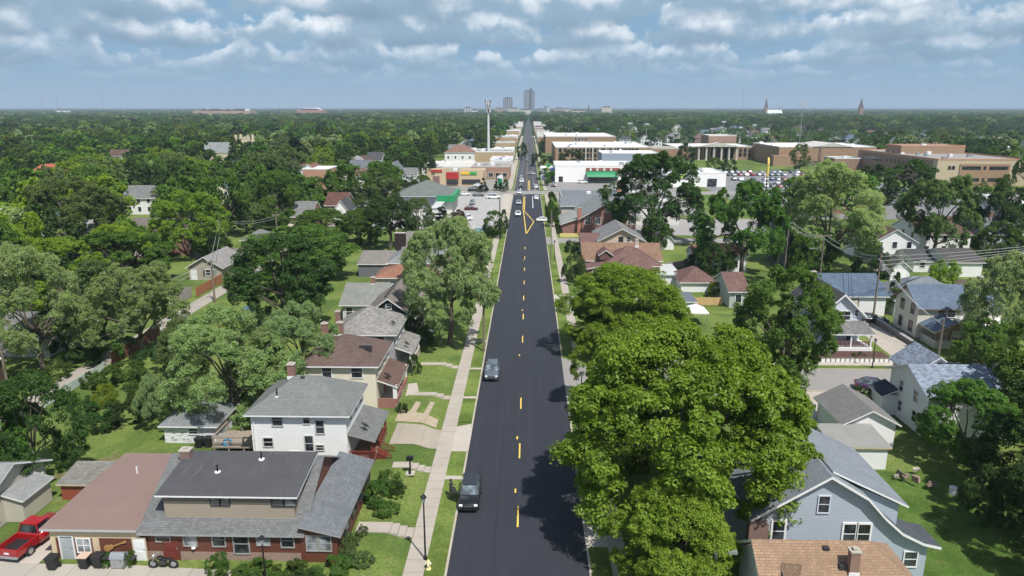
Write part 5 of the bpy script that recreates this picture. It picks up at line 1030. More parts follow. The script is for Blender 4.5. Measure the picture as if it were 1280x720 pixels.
for i, (a, b_, t, D, m, l) in enumerate(((634, 649, 135.5, 3400, m_tower('tan_block_grid', (.5, .44, .36), (.3, .27, .24), 4, 1), 'tan office block in front of the dark tower'), (619, 629, 135.5, 3500, m_tower('brown_block_grid', (.35, .25, .2), (.2, .16, .14), 4, 1), 'brown block west of the dark tower'), (649, 664, 137.5, 3300, m_tower('cream_block_grid', (.55, .5, .42), (.35, .33, .3), 5, 1), 'cream low block before the tallest tower'), (680, 683, 133.5, 3600, GT, 'thin grey tower east of the tallest one'), (683.5, 687, 134.2, 3600, m_tower('white_tower_stripes', (.65, .66, .66), (.4, .42, .45), 8), 'thin white tower east of the tallest one'), (692, 706, 135.5, 3800, m_tower('brown_block_grid', (.35, .25, .2), (.2, .16, .14), 4, 1), 'wide brown block on the eastern skyline'), (706, 713, 136, 3500, m_tower('tan_block_grid', (.5, .44, .36), (.3, .27, .24), 4, 1), 'small tan block on the eastern skyline'), (752, 765, 134.2, 3000, m_tower('cream_block_grid', (.55, .5, .42), (.35, .33, .3), 5, 1), 'cream stepped block east of the thin spire'), (590, 597, 138.5, 3200, WHITE, 'white low block near the pale slab'), (565, 577, 139.5, 3200, m_tower('tan_block_grid', (.5, .44, .36), (.3, .27, .24), 4, 1), 'faint tan block west of the pale slab'), (714, 732, 138.5, 3200, m_tower('cream_block_grid', (.55, .5, .42), (.35, .33, .3), 5, 1), 'long cream block below the thin spire'), (671, 679, 137, 3300, m_tower('grey_block_grid', (.3, .3, .3), (.15, .15, .16), 5, 1), 'grey mid-rise at the foot of the tallest tower'))): sky_b(a, b_, t, D, m, l, 'office_block', 40, 'building')
h, X0, X1, zt = sky_b(241, 312, 138.4, 2300, m_tower('hospital_red_grid', (.36, .22, .17), (.5, .47, .43), 6, 1), 'long red and white hospital on the western horizon', 'hospital', 60, 'building'); 
for f in (.2, .48, .62, .9): b = MB(); b.box(X0 + (X1 - X0) * f, X0 + (X1 - X0) * f + 9, 2310, 2330, zt, zt + 6); b.build('rooftop_plant_room', WHITE, h)
h, X0, X1, zt = sky_b(371, 403, 137.4, 2600, m_tower('arena_brick_grid', (.4, .22, .16), (.3, .18, .14), 8, 1), 'brick arena with a white curved roof on the western horizon', 'arena', 60, 'building'); b = MB(); b.prism([(X0 + 10, zt), (X1 - 10, zt), ((X0 + X1) / 2 + 20, zt + 7), ((X0 + X1) / 2 - 20, zt + 7)], 1, 2605, 2655); b.build('roof', WHITE, h)
sky_b(69, 83, 138.2, 3200, WHITE, 'small white blocks on the far western horizon', 'office_block', 30, 'building')
def spire(px, top, D, wpx, m, label, nave=None):
    X = XA(px, 140, D); w_ = wpx * D / F; zt = ZA(px, top, D); h = thing('church_spire', (X, D, 0), label, 'church'); zb = zt * .55
    b = MB(); b.box(X - w_ / 2, X + w_ / 2, D - w_ / 2, D + w_ / 2, 0, zb); b.build('tower', m, h)
    s = MB(); s.mesh([(X - w_ / 2, D - w_ / 2, zb), (X + w_ / 2, D - w_ / 2, zb), (X + w_ / 2, D + w_ / 2, zb), (X - w_ / 2, D + w_ / 2, zb), (X, D, zt)], [(0, 1, 4), (1, 2, 4), (2, 3, 4), (3, 0, 4)]); s.build('spire', m_flat('spire_slate', (.09, .085, .09)), h)
    for sx_ in (-1, 1):
        p = MB(); p.mesh([(X + sx_ * w_ * .5 - 1, D - w_ / 2 - 1, zb), (X + sx_ * w_ * .5 + 1, D - w_ / 2 - 1, zb), (X + sx_ * w_ * .5 + 1, D - w_ / 2 + 1, zb), (X + sx_ * w_ * .5 - 1, D - w_ / 2 + 1, zb), (X + sx_ * w_ * .5, D - w_ / 2, zb + 9)], [(0, 1, 4), (1, 2, 4), (2, 3, 4), (3, 0, 4)]); p.build('pinnacle', m, h)
    if nave: x0, x1 = XA(nave[0], 140, D), XA(nave[1], 140, D); blk(h, 'gx', x0, x1, D, D + 25, 0, ZA(px, 141.5, D), ZA(px, 137.2, D), m, m_flat('pale_green_roof', (.55, .6, .58)), .5)
    return h
spire(957, 122, 2400, 3.2, m_brick('spire_brick', (.28, .13, .09)), 'brick church with a tall spire and pale nave roof', (958, 978)); spire(974, 132, 2440, 1.5, m_brick('spire_brick', (.28, .13, .09)), 'short second spire on the pale roofed church'); spire(1075.5, 121.5, 2000, 4, m_brick('spire_brick', (.28, .13, .09)), 'lone red brick steeple on the eastern horizon'); spire(735.5, 129, 3200, 1.6, m_flat('dark_stone', (.1, .1, .11)), 'thin dark spire east of the downtown towers'); spire(349, 133.5, 2500, 1.8, m_flat('dark_stone', (.1, .1, .11)), 'small dark steeple beside the western arena')
def mast(px, top, D, label, w_=.9, name='radio_mast'):
    X = XA(px, 135, D); zt = min(208, ZA(px, top, D)); h = thing(name, (X, D, 0), label, 'mast'); b = MB(); b.box(X - w_ / 2, X + w_ / 2, D - w_ / 2, D + w_ / 2, 0, zt)
    b.build('lattice', m_flat('mast_grey', (.25, .26, .28)), h); 
    for k in (.6, .8, .98): c = MB(); c.box(X - w_ * 1.6, X + w_ * 1.6, D - w_, D + w_, zt * k - .8, zt * k + .8); c.build('antenna', m_flat('mast_red', (.3, .1, .08)), h)
for px, t, D, l in ((928, 106, 4300, 'tall hazy radio mast above the eastern woods'), (54, 120, 5200, 'first faint radio mast over the western horizon, the shortest'), (72, 116, 5200, 'second faint radio mast over the western horizon'), (129, 108, 5200, 'tallest faint radio mast over the western horizon')): mast(px, t, D, l, 1.4)
# floodlight masts and the cell tower
h = thing('cell_tower', (XA(610.5, 170, 462), 462, 0), 'tall white cell tower with antenna cluster by the main street', 'cell tower'); X = XA(610.5, 170, 462); zt = ZA(610, 126, 462)
b = MB(); b.tube([(X, 462, 0), (X, 462, zt)], [1.0, .55], 12); b.build('mast_pole', STEELPOLE, h)
for zz, rr in ((zt - .5, 1.9), (zt - 3.2, 1.5), (zt - 6, 1.3)):
    for k in range(9): t = k * 2 * math.pi / 9; c = MB(); c.box(X + rr * math.cos(t) - .22, X + rr * math.cos(t) + .22, 462 + rr * math.sin(t) - .22, 462 + rr * math.sin(t) + .22, zz - 1.1, zz + 1.1); c.build('antenna', STEELPOLE if (k + int(zz)) % 3 else DARKTRIM, h)
    c = MB(); c.lathe([(rr - .1, -.1), (rr + .1, -.1), (rr + .1, .1), (rr - .1, .1), (rr - .1, -.1)], (X, 462, zz), 18); c.build('antenna_ring', DARKTRIM, h)
for px, t, D, l in ((1002, 130, 640, 'tallest floodlight mast rising beside the gymnasium'), (788, 154, 700, 'floodlight mast nearest the rear school range'), (809, 155, 690, 'floodlight mast east of the school roof'), (905, 152, 720, 'floodlight mast between portico wing and gymnasium'), (944, 156, 760, 'slim floodlight mast behind the gymnasium')):
    X = XA(px, 150, D); zt = ZA(px, t, D); h = thing('floodlight_mast', (X, D, 0), l, 'floodlight'); b = MB(); b.tube([(X, D, 0), (X, D, zt)], [.45, .22], 8); b.build('mast_pole', STEEL, h); b = MB(); b.box(X - 2.2, X + 2.2, D - .3, D + .3, zt - .9, zt + .6); b.build('lamp_bar', m_flat('lamp_grey', (.4, .42, .45)), h)

# ------------------------------------------------------------------ vehicles
def wheel(parent, x, y, r=.33, w_=.22, s=1):
    a = MB(); n = 18; Rm = Matrix.Rotation(rad(90), 3, 'Y')
    a.lathe([(r * .62, -w_ / 2), (r * .93, -w_ / 2), (r, -w_ * .3), (r, w_ * .3), (r * .93, w_ / 2), (r * .62, w_ / 2)], (0, 0, 0), n); a.v = [tuple(Rm @ Vector(v) + Vector((x, y, r))) for v in a.v]
    o = a.build('wheel', RUBBER, parent, (0, 0, 0)); b = MB(); b.lathe([(0, -w_ * .36), (r * .63, -w_ * .40), (r * .63, w_ * .40), (0, w_ * .36)], (0, 0, 0), n); b.v = [tuple(Rm @ Vector(v) + Vector((x, y, r))) for v in b.v]; b.build('rim', RIM, o, (0, 0, 0))
KIND = {  # length, width, outline stations: (y, z of belt) then cabin stations (y, half width, z)
    'sedan': dict(L=4.7, W=1.80, hood=.86, belt=.93, tail=.98, cab=[(-.85, .98), (-.1, 1.43), (.95, 1.45), (1.75, 1.02)]),
    'suv': dict(L=4.7, W=1.84, hood=1.02, belt=1.08, tail=1.08, cab=[(-1.0, 1.1), (-.35, 1.62), (1.75, 1.64), (2.18, 1.15)]),
    'van': dict(L=5.2, W=1.98, hood=1.05, belt=1.12, tail=1.12, cab=[(-1.55, 1.12), (-.8, 1.80), (2.3, 1.84), (2.52, 1.2)]),
}
def car_shape(kind, body, parts, root=None, lamp=True):
    k = KIND[kind]; L, Wd = k['L'], k['W']; y0 = -L / 2; hw = Wd / 2
    def sec(y, zb, z0, ww):   # a closed cross section of the lower body
        return [(-ww * .86, y, z0), (ww * .86, y, z0), (ww, y, z0 + .18), (ww, y, zb - .22), (ww * .93, y, zb - .03), (ww * .8, y, zb), (-ww * .8, y, zb), (-ww * .93, y, zb - .03), (-ww, y, zb - .22), (-ww, y, z0 + .18)]
    cb = k['cab']; st = [(y0, k['hood'] - .28, .34, hw * .80), (y0 + .12, k['hood'] - .12, .24, hw * .92), (y0 + .5, k['hood'] - .03, .2, hw), (cb[0][0] - .05, k['belt'], .2, hw), (.3, k['belt'] + .02, .2, hw), (cb[3][0], k['tail'], .2, hw), (L / 2 - .15, k['tail'] - .03, .24, hw * .95), (L / 2, k['tail'] - .2, .36, hw * .86)]
    B = MB(); B.loft([sec(*q) for q in st], 0)
    # roof panel and pillars over a glass cabin
    c = cb; i = .80; j = .70
    top = [(-hw * j, c[1][0], c[1][1]), (hw * j, c[1][0], c[1][1]), (hw * j, c[2][0], c[2][1]), (-hw * j, c[2][0], c[2][1])]
    T = MB(); T.mesh([(x, y, z + .025) for x, y, z in top] + [(x * .86, y * .97, z + .06) for x, y, z in top], [(0, 1, 5, 4), (1, 2, 6, 5), (2, 3, 7, 6), (3, 0, 4, 7), (4, 5, 6, 7)])
    base = [(-hw * .9, c[0][0], c[0][1] - .02), (hw * .9, c[0][0], c[0][1] - .02), (hw * .9, c[3][0], c[3][1] - .02), (-hw * .9, c[3][0], c[3][1] - .02)]
    for a, b_ in zip(base, top): T.tube([a, (b_[0], b_[1], b_[2] + .02)], .045, 5)
    for s in (-1, 1): m_ = (c[1][0] + c[2][0]) / 2; T.tube([(s * hw * .9, m_ + .05, c[0][1]), (s * hw * j, m_, c[1][1] + .02)], .04, 5)
    Gm = MB(); Gm.mesh(base + top, [(0, 1, 5, 4), (1, 2, 6, 5), (2, 3, 7, 6), (3, 0, 4, 7)])
    return k, L, hw, y0, B, T, Gm
CARP = {}
def car_proto(kind, detail):
    key = (kind, detail)
    if key in CARP: return CARP[key]
    body = m_paint('car_paint_base', (.5, .5, .5)); k, L, hw, y0, B, T, Gm = car_shape(kind, body, detail)
    if detail:
        r = thing('car', (0, 0, 0), 'x', 'car'); bo = B.build('body', body, r, (0, 0, 0), True, True); 
        T.build('roof_panel', body, r, (0, 0, 0)); Gm.build('windows', CARGLASS, r, (0, 0, 0), True)
        for s in (-1, 1):
            for yy in (y0 + .85, L / 2 - .9): wheel(r, s * (hw - .12), yy)
            a = MB(); a.box(s * hw * .70 - .16, s * hw * .70 + .16, y0 - .03, y0 + .22, k['hood'] - .34, k['hood'] - .15); a.build('headlight', HEADL, r, (0, 0, 0), bevel=.05)
            a = MB(); a.box(s * hw * .78 - .12, s * hw * .78 + .12, L / 2 - .16, L / 2 + .01, k['tail'] - .42, k['tail'] - .12); a.build('tail_light', TAILL, r, (0, 0, 0), bevel=.03)
            a = MB(); a.box(s * (hw + .1) - .1, s * (hw + .1) + .1, -.95, -.8, k['belt'] + .02, k['belt'] + .18); a.build('mirror', body, r, (0, 0, 0), bevel=.03)
        a = MB(); a.box(-hw * .42, hw * .42, y0 - .01, y0 + .1, k['hood'] - .4, k['hood'] - .22); a.box(-hw * .5, hw * .5, y0 + .0, y0 + .1, .36, .5); a.build('grille', DARKTRIM, r, (0, 0, 0)); a = MB(); a.box(-hw * .4, hw * .4, y0 - .02, y0 + .05, k['hood'] - .325, k['hood'] - .295); a.build('chrome_bar', STEEL, r, (0, 0, 0))
    else:
        m = MB(); m.v, m.f, m.m = B.v, B.f, B.m
        for q, mi in ((T, 0), (Gm, 1)): m.mesh(q.v, q.f, mi)
        for s in (-1, 1):
            for yy in (y0 + .85, L / 2 - .9): m.tube([(s * (hw - .2), yy, .32), (s * (hw + .01), yy, .32)], .33, 10, 2)
        m.box(-hw * .8, hw * .8, y0 + .02, y0 + .1, k['hood'] - .32, k['hood'] - .2, 3)
        r = m.build('car', [body, CARGLASS, RUBBER, HEADL], None, (0, 0, 0), True); tag(r, 'x', 'car')
    CARP[key] = r; return r
COL = {'white': (.78, .78, .78), 'silver': (.42, .44, .46), 'grey': (.13, .14, .15), 'black': (.012, .013, .015), 'red': (.35, .015, .015), 'maroon': (.10, .012, .016), 'blue': (.03, .07, .2), 'tan': (.35, .3, .22), 'purple': (.06, .03, .08), 'slate': (.10, .12, .15), 'green': (.10, .32, .28)}
def put_car(kind, x, y, rz, col, label, detail, group=None, name=None):
    p = car_proto(kind, detail); body = mat('car_paint_base', None); pc = m_paint('car_paint_' + col, COL[col])
    if detail: c = clone(p, (x, y, .014), rz, None, label, 'car', group, {body: pc})
    else:
        c = p.copy(); C.objects.link(c); c.location = (x, y, .014); c.rotation_euler = (0, 0, rz)
        for s in c.material_slots:
            if s.material == body: s.link = 'OBJECT'; s.material = pc
        if 'group' in c.keys(): del c['group']
        tag(c, label, 'car', group)
    c.name = name or {'suv': 'suv_car', 'sedan': 'sedan_car', 'van': 'van'}[kind]; return c
R90 = math.pi / 2
blk_car = put_car('suv', -4.1, 57.0, .01, 'black', 'black SUV parked at the kerb with its kerbside front door open', True)
d = MB(); d.mesh([(0, 0, .35), (0, .95, .35), (0, .95, 1.05), (0, .05, 1.05), (.07, 0, .35), (.07, .95, .35), (.07, .95, 1.05), (.07, .05, 1.05)], [(0, 1, 2, 3), (7, 6, 5, 4), (0, 4, 5, 1), (1, 5, 6, 2), (2, 6, 7, 3), (3, 7, 4, 0)]); d.tube([(.03, .1, 1.05), (.03, .45, 1.55), (.03, .9, 1.55), (.03, .93, 1.05)], .03, 5)
Rd = Matrix.Rotation(rad(62), 3, 'Z'); d.v = [tuple(Rd @ Vector(v) + Vector((-.93, -.85, 0))) for v in d.v]
do = d.build('open_door', m_paint('car_paint_black', COL['black']), None, (0, 0, 0)); do.parent = blk_car; dg = MB(); dg.poly([tuple(Rd @ Vector(v) + Vector((-.93, -.85, 0))) for v in ((.03, .12, 1.06), (.03, .93, 1.06), (.03, .9, 1.53), (.03, .46, 1.53))]); dgo = dg.build('door_glass', GLASS, None, (0, 0, 0)); dgo.parent = do
put_car('suv', -3.65, 87.4, 0, 'slate', 'slate grey minivan parked alone at the kerb by the lawn', True)
for kind, px, py, rz, col, lab in (
    ('sedan', 647.5, 268, 0, 'white', 'white sedan approaching, second from the cross street'), ('sedan', 648.5, 254, 0, 'silver', 'silver sedan approaching just before the cross street'), ('sedan', 649, 241, 0, 'white', 'white car crossing the intersection'),
    ('suv', 670.5, 248, math.pi, 'white', 'white pickup waiting at the intersection in the far lane'), ('van', 652, 227, 0, 'white', 'white box van queueing beyond the intersection'), ('suv', 651.5, 233, 0, 'black', 'black SUV first in the queue beyond the intersection'), ('suv', 670, 234, math.pi, 'white', 'white pickup heading away just past the intersection'),
    ('sedan', 664, 217.5, R90 * .6, 'silver', 'silver car turning across the centre line'), ('sedan', 665.5, 206, math.pi, 'black', 'black car heading away up the main street'), ('suv', 659, 201, 0, 'grey', 'grey SUV coming down beyond the queue'), ('sedan', 667, 171, 0, 'white', 'small white car far up the main street'), ('suv', 651.5, 222, 0, 'grey', 'grey SUV behind the white box van'),
    ('sedan', 679.5, 275.5, R90, 'white', 'white car nosing out of the driveway by the brick gable'), ('sedan', 595, 236, R90, 'black', 'black car on the cross street beside the store')):
    X, Y = G(px, py, .4); put_car(kind, X, Y, rz, col, lab, True)
for kind, px, py, rz, col, lab in (
    ('suv', 592, 238, R90, 'black', 'black SUV turning by the store forecourt'), ('sedan', 581, 243, R90, 'white', 'white car nose out at the green fascia'), ('sedan', 598, 244, R90, 'grey', 'grey car at the back of the lot'), ('van', 617, 247, R90, 'white', 'white pickup parked across the back of the lot'), ('suv', 590.5, 254, 0, 'grey', 'grey SUV standing in the middle of the lot'), ('sedan', 589, 261, R90, 'maroon', 'maroon car parked across the lot'), ('suv', 585.5, 273, .3, 'white', 'white SUV parked before the reddish tree'), ('suv', 603, 291, R90, 'green', 'pale green minivan parked at the near edge of the lot'), ('sedan', 580, 291, R90, 'white', 'white car half hidden at the near edge of the lot'), ('sedan', 614, 292, R90, 'maroon', 'dark red car shaded by the round lot tree'), ('sedan', 598.5, 232, R90, 'white', 'white car before the tan restaurant'),
    ('suv', 1073, 378, R90 * .9, 'black', 'black SUV parked by the open garage bay'), ('sedan', 1090, 382, R90 * .9, 'black', 'black sedan parked behind the pole by the lawn'), ('sedan', 1094, 484, R90 * .8, 'purple', 'plum coloured car beside the white house entry'),
    ('suv', 728, 228, R90, 'white', 'white SUV parked at the white store wall'), ('suv', 692, 232, 0, 'maroon', 'maroon SUV leaving the store lot'), ('suv', 307, 396, .1, 'blue', 'dark blue SUV parked in the yard by the alley')):
    X, Y = {1073: (54.6, 114.5), 1090: (57.2, 112.6)}.get(px) or G(px, py, .4); put_car(kind, X, Y, rz, col, lab, py > 265)
# the dealer lot and the school lot: rows of parked cars
rn = random.Random(5); n = 0
for (x0, x1, yy, st) in ((96, 150, 318, 3.1), (100, 160, 331, 3.0), (100, 160, 348, 3.0), (84, 150, 372, 3.2), (84, 150, 388, 3.2), (120, 160, 300, 3.2), (120, 160, 286, 3.4)):
    x = x0
    while x < x1:
        if rn.random() < .86:
            col = rn.choice(['white', 'white', 'white', 'silver', 'silver', 'grey', 'black', 'red', 'blue']); kd = rn.choice(['sedan', 'suv', 'suv'])
            put_car(kd, x, yy + rn.uniform(-.4, .4), rn.choice((0, math.pi)), col, '%s %s parked in the crowded dealer lot' % (col, {'suv': 'SUV', 'sedan': 'sedan'}[kd]), False, 'cars parked in the dealer lot')
        x += st
for p in CARP.values():
    for c in list(p.children_recursive): bpy.data.objects.remove(c)
    bpy.data.objects.remove(p)
# red pickup beside the annex
t = thing('pickup_truck', (-38.0, 49.2, .53), 'red pickup truck with a black bed liner backed beside the annex', 'pickup', None, rad(-7)); RP = m_paint('car_paint_bright_red', (.32, .010, .014))
def tb(m, *a): m.box(*a)
hw = .98
b = MB(); b.box(-hw, -hw + .1, -2.85, -.75, .5, 1.15); b.box(hw - .1, hw, -2.85, -.75, .5, 1.15); b.box(-hw + .1, hw - .1, -2.85, -2.75, .5, 1.12); b.box(-hw + .1, hw - .1, -.85, -.75, .5, 1.15)
o = b.build('bed_side', RP, None, (0, 0, 0), bevel=.03); o.parent = t
b = MB(); b.box(-hw + .1, hw - .1, -2.74, -.86, .55, .68); o = b.build('bed_liner', PLASTIC, None, (0, 0, 0)); o.parent = t
b = MB(); b.loft([[(-hw, y, .35), (hw, y, .35), (hw, y, z), (hw * .9, y, z + .08), (-hw * .9, y, z + .08), (-hw, y, z)] for y, z in ((-.72, 1.08), (.9, 1.08), (1.1, 1.05), (2.3, 1.0), (2.5, .8))]); o = b.build('body', RP, None, (0, 0, 0), True, True); o.parent = t
b = MB(); c8 = [(-.88, -.7, 1.14), (.88, -.7, 1.14), (.88, 1.15, 1.14), (-.88, 1.15, 1.14)]; t8 = [(-.7, -.55, 1.78), (.7, -.55, 1.78), (.7, .55, 1.78), (-.7, .55, 1.78)]; b.mesh(c8 + t8, [(0, 1, 5, 4), (1, 2, 6, 5), (2, 3, 7, 6), (3, 0, 4, 7)]); o = b.build('cab_windows', GLASS, None, (0, 0, 0)); o.parent = t
b = MB(); b.box(-.72, .72, -.58, .58, 1.78, 1.86); [b.tube([p, q], .05, 5) for p, q in zip(c8, t8)]; o = b.build('cab_roof', RP, None, (0, 0, 0)); o.parent = t
for s in (-1, 1):
    for yy in (-1.75, 1.55):
        w_ = MB(); w_.tube([(s * .8, yy, .38), (s * 1.03, yy, .38)], .39, 16); o = w_.build('wheel', RUBBER, None, (0, 0, 0)); o.parent = t; w2 = MB(); w2.tube([(s * 1.0, yy, .38), (s * 1.04, yy, .38)], .24, 12); o2 = w2.build('rim', RIM, None, (0, 0, 0)); o2.parent = o
    l_ = MB(); l_.box(s * .9 - .07, s * .9 + .07, -2.88, -2.85, .75, 1.05); o = l_.build('tail_light', TAILL, None, (0, 0, 0)); o.parent = t
l_ = MB(); l_.box(-.95, .95, -3.0, -2.86, .42, .56); o = l_.build('bumper', STEEL, None, (0, 0, 0)); o.parent = t; l_ = MB(); l_.box(-.2, .2, -2.88, -2.855, .7, .84); o = l_.build('number_plate', WHITE, None, (0, 0, 0)); o.parent = t

# motorcycle by the brown door
t = thing('motorcycle', (-26.2, 46.0, .53), 'black motorcycle with chrome fittings parked by the brown door', 'motorcycle', None, rad(90))
def at0(m, name, mt, par, **k): o = m.build(name, mt, None, (0, 0, 0), **k); o.parent = par; return o
for yy in (-.75, .8):
    a = MB(); ring = [(.31 + .07 * math.cos(q), .07 * math.sin(q)) for q in np.linspace(0, 2 * math.pi, 9)]; a.lathe(ring, (0, 0, 0), 18); Rm = Matrix.Rotation(rad(90), 3, 'Y'); a.v = [tuple(Rm @ Vector(v) + Vector((0, yy, .36))) for v in a.v]; wh = at0(a, 'wheel', RUBBER, t); r_ = MB(); r_.tube([(-.03, yy, .36), (.03, yy, .36)], .2, 12); at0(r_, 'rim', STEEL, wh)
a = MB(); a.loft([[(-.08, y, .75), (.08, y, .75), (.16, y, .88), (.1, y, z), (-.1, y, z), (-.16, y, .88)] for y, z in ((.0, .92), (.2, 1.02), (.45, .95))]); at0(a, 'fuel_tank', m_paint('car_paint_black', COL['black']), t, recalc=True, smooth=True); a = MB(); a.box(-.15, .15, -.65, .02, .72, .84); at0(a, 'seat', PLASTIC, t, bevel=.04); a = MB(); a.box(-.13, .13, -.22, .3, .32, .7); at0(a, 'engine', m_flat('dark_engine', (.09, .09, .095), .35, .1, 4, .7), t, bevel=.05)
a = MB(); a.tube([(-.42, .42, 1.12), (-.1, .58, 1.1), (.1, .58, 1.1), (.42, .42, 1.12)], .025, 6); at0(a, 'handlebar', STEEL, t); a = MB(); a.tube([(-.08, .55, 1.08), (-.08, .85, .36)], .03, 6); a.tube([(.08, .55, 1.08), (.08, .85, .36)], .03, 6); at0(a, 'fork', STEEL, t); a = MB(); a.tube([(.2, .2, .3), (.22, -.9, .36)], [.04, .06], 8); at0(a, 'exhaust', STEEL, t); a = MB(); a.lathe([(0, 0), (.1, .02), (.1, .1), (0, .14)], (0, .66, .98), 10); at0(a, 'headlight', HEADL, t)

# ------------------------------------------------------------------ person beside the open car door
def person(loc, rz):
    pts = {'pelvis': (0, 0, .95), 'waist': (0, 0, 1.1), 'chest': (0, -.02, 1.32), 'neck': (0, -.02, 1.47), 'neck2': (0, -.03, 1.55), 'head': (0, -.05, 1.66), 'crown': (0, -.04, 1.76)}
    for s, n in ((-1, 'l'), (1, 'r')): pts.update({n + 'hip': (s * .1, 0, .9), n + 'knee': (s * .12, -.05 if s > 0 else .02, .5), n + 'ank': (s * .12, .04, .1), n + 'toe': (s * .13, -.15, .04), n + 'sh': (s * .19, -.01, 1.42), n + 'elb': (s * .27, -.06, 1.14), n + 'wr': (s * .27, -.25, 1.0), n + 'palm': (s * .27, -.33, .98)})
    ed = [('pelvis', 'waist'), ('waist', 'chest'), ('chest', 'neck'), ('neck', 'neck2'), ('neck2', 'head'), ('head', 'crown')]
    rd = dict(pelvis=.15, waist=.14, chest=.16, neck=.075, neck2=.06, head=.105, crown=.075)
    for s, n in ((-1, 'l'), (1, 'r')):
        ed += [('pelvis', n + 'hip'), (n + 'hip', n + 'knee'), (n + 'knee', n + 'ank'), (n + 'ank', n + 'toe'), ('chest', n + 'sh'), (n + 'sh', n + 'elb'), (n + 'elb', n + 'wr'), (n + 'wr', n + 'palm')]
        rd.update({n + 'hip': .105, n + 'knee': .07, n + 'ank': .05, n + 'toe': .045, n + 'sh': .075, n + 'elb': .05, n + 'wr': .035, n + 'palm': .035})
        for f in range(5):
            a, b_ = n + 'f%d' % f, n + 'g%d' % f; x, y, z = pts[n + 'palm']; off = (f - 2) * .02
            if f == 4: pts[a] = (x - s * .04, y + .03, z); pts[b_] = (x - s * .06, y - .01, z - .01); ed.append((n + 'wr', a))
            else: pts[a] = (x + off, y - .045, z); pts[b_] = (x + off, y - .08 + abs(off) * .4, z - .025); ed.append((n + 'palm', a))
            ed.append((a, b_)); rd[a] = .010; rd[b_] = .008
    ks = list(pts); me = bpy.data.meshes.new('person'); me.from_pydata([pts[k] for k in ks], [(ks.index(a), ks.index(b_)) for a, b_ in ed], [])
    o = bpy.data.objects.new('person', me); C.objects.link(o); o.location = loc; o.rotation_euler = (0, 0, rz)
    md = o.modifiers.new('Skin', 'SKIN'); sv = me.skin_vertices[0].data
    for i, k in enumerate(ks): sv[i].radius = (rd[k], rd[k] * (.75 if k in ('chest', 'waist', 'pelvis') else 1)); sv[i].use_root = (k == 'pelvis')
    o.modifiers.new('Subdivision', 'SUBSURF').levels = 1
    def f(t, b):
        s = t.new('ShaderNodeSeparateXYZ'); t.l.new(P(t, 'Object'), s.inputs[0]); leg = t.ramp(s.outputs[2], .97, .98); head = t.ramp(s.outputs[2], 1.5, 1.51); hand = t.math('SUBTRACT', 1.0, t.ramp(s.outputs[1], -.27, -.26))
        shirt = t.mix(leg, (.02, .022, .03), (.035, .035, .04)); c = t.mix(t.math('MAXIMUM', head, hand), shirt, (.32, .2, .14)); t.put(b.inputs['Base Color'], c); b.inputs['Roughness'].default_value = .8
    me.materials.append(mat('person_clothes_and_skin', f)); tag(o, 'person in dark clothes standing at the open door of the black SUV', 'person')
    hr = MB(); hr.lathe([(.112, -.05), (.118, .03), (.09, .1), (0, .135)], (0, -.025, 1.68), 12); ho_ = hr.build('hair', m_flat('dark_hair', (.02, .015, .012), .7), None, (0, 0, 0)); ho_.parent = o
    fc = MB(); fc.box(-.05, -.025, -.160, -.148, 1.665, 1.68); fc.box(.025, .05, -.160, -.148, 1.665, 1.68); fo_ = fc.build('eyes', DARKTRIM, None, (0, 0, 0)); fo_.parent = o
person((-5.85, 57.2, .115), rad(70))

# ------------------------------------------------------------------ street furniture
def lamp_post(x, y, z, H, label, lamp='box'):
    t = thing('street_lamp', (x, y, z), label, 'street lamp'); b = MB(); b.lathe([(.14, 0), (.14, .25), (.075, .35), (.055, H - .75), (.09, H - .7), (.0, H - .69)], (x, y, z), 12); b.build('lamp_pole', BLACK, t)
    h_ = MB(); h_.lathe([(.10, 0), (.20, .42), (.0, .43)], (x, y, z + H - .68), 6); hd = h_.build('lantern', m_flat('lantern_glass', (.3, .33, .36), .2), t); c = MB(); c.lathe([(.26, 0), (.22, .08), (.05, .24), (0, .3)], (x, y, z + H - .25), 6); c.build('lantern_cap', BLACK, hd); return t
lamp_post(-6.85, 48.1, .12, 5.6, 'black lantern lamp post standing on the verge beside the walk'); X, Y = G(333, 735, .4); lamp_post(X, Y, .5, 4.2, 'short grey lantern lamp in the front garden of the brown building'); X, Y = G(1090, 461, 0); lamp_post(X, Y, .02, 4.3, 'brown lantern lamp post beside the mulch planter'); X, Y = G(722, 478); lamp_post(7.2, 77, .11, 4.6, 'lantern lamp half hidden by the yellow-green street tree'); X, Y = G(696, 326); lamp_post(7.0, 160, .11, 4.6, 'thin black lantern lamp on the verge before the hedge')
# hydrant
t = thing('fire_hydrant', (-6.45, 46.9, .115), 'pale yellow fire hydrant at the foot of the lamp post', 'hydrant'); HY = m_flat('hydrant_yellow', (.72, .6, .3), .5); b = MB(); b.lathe([(.2, 0), (.2, .06), (.13, .08), (.13, .55), (.17, .57), (.17, .62), (.13, .64), (.08, .76), (.03, .8), (.03, .86), (0, .86)], (-6.45, 46.9, .115), 14); b.build('barrel', HY, t)
for a in (0, R90, math.pi, -R90): b = MB(); b.tube([(-6.45, 46.9, .6), (-6.45 + .22 * math.cos(a), 46.9 + .22 * math.sin(a), .6)], .07, 8); b.build('nozzle', WHITE, t)
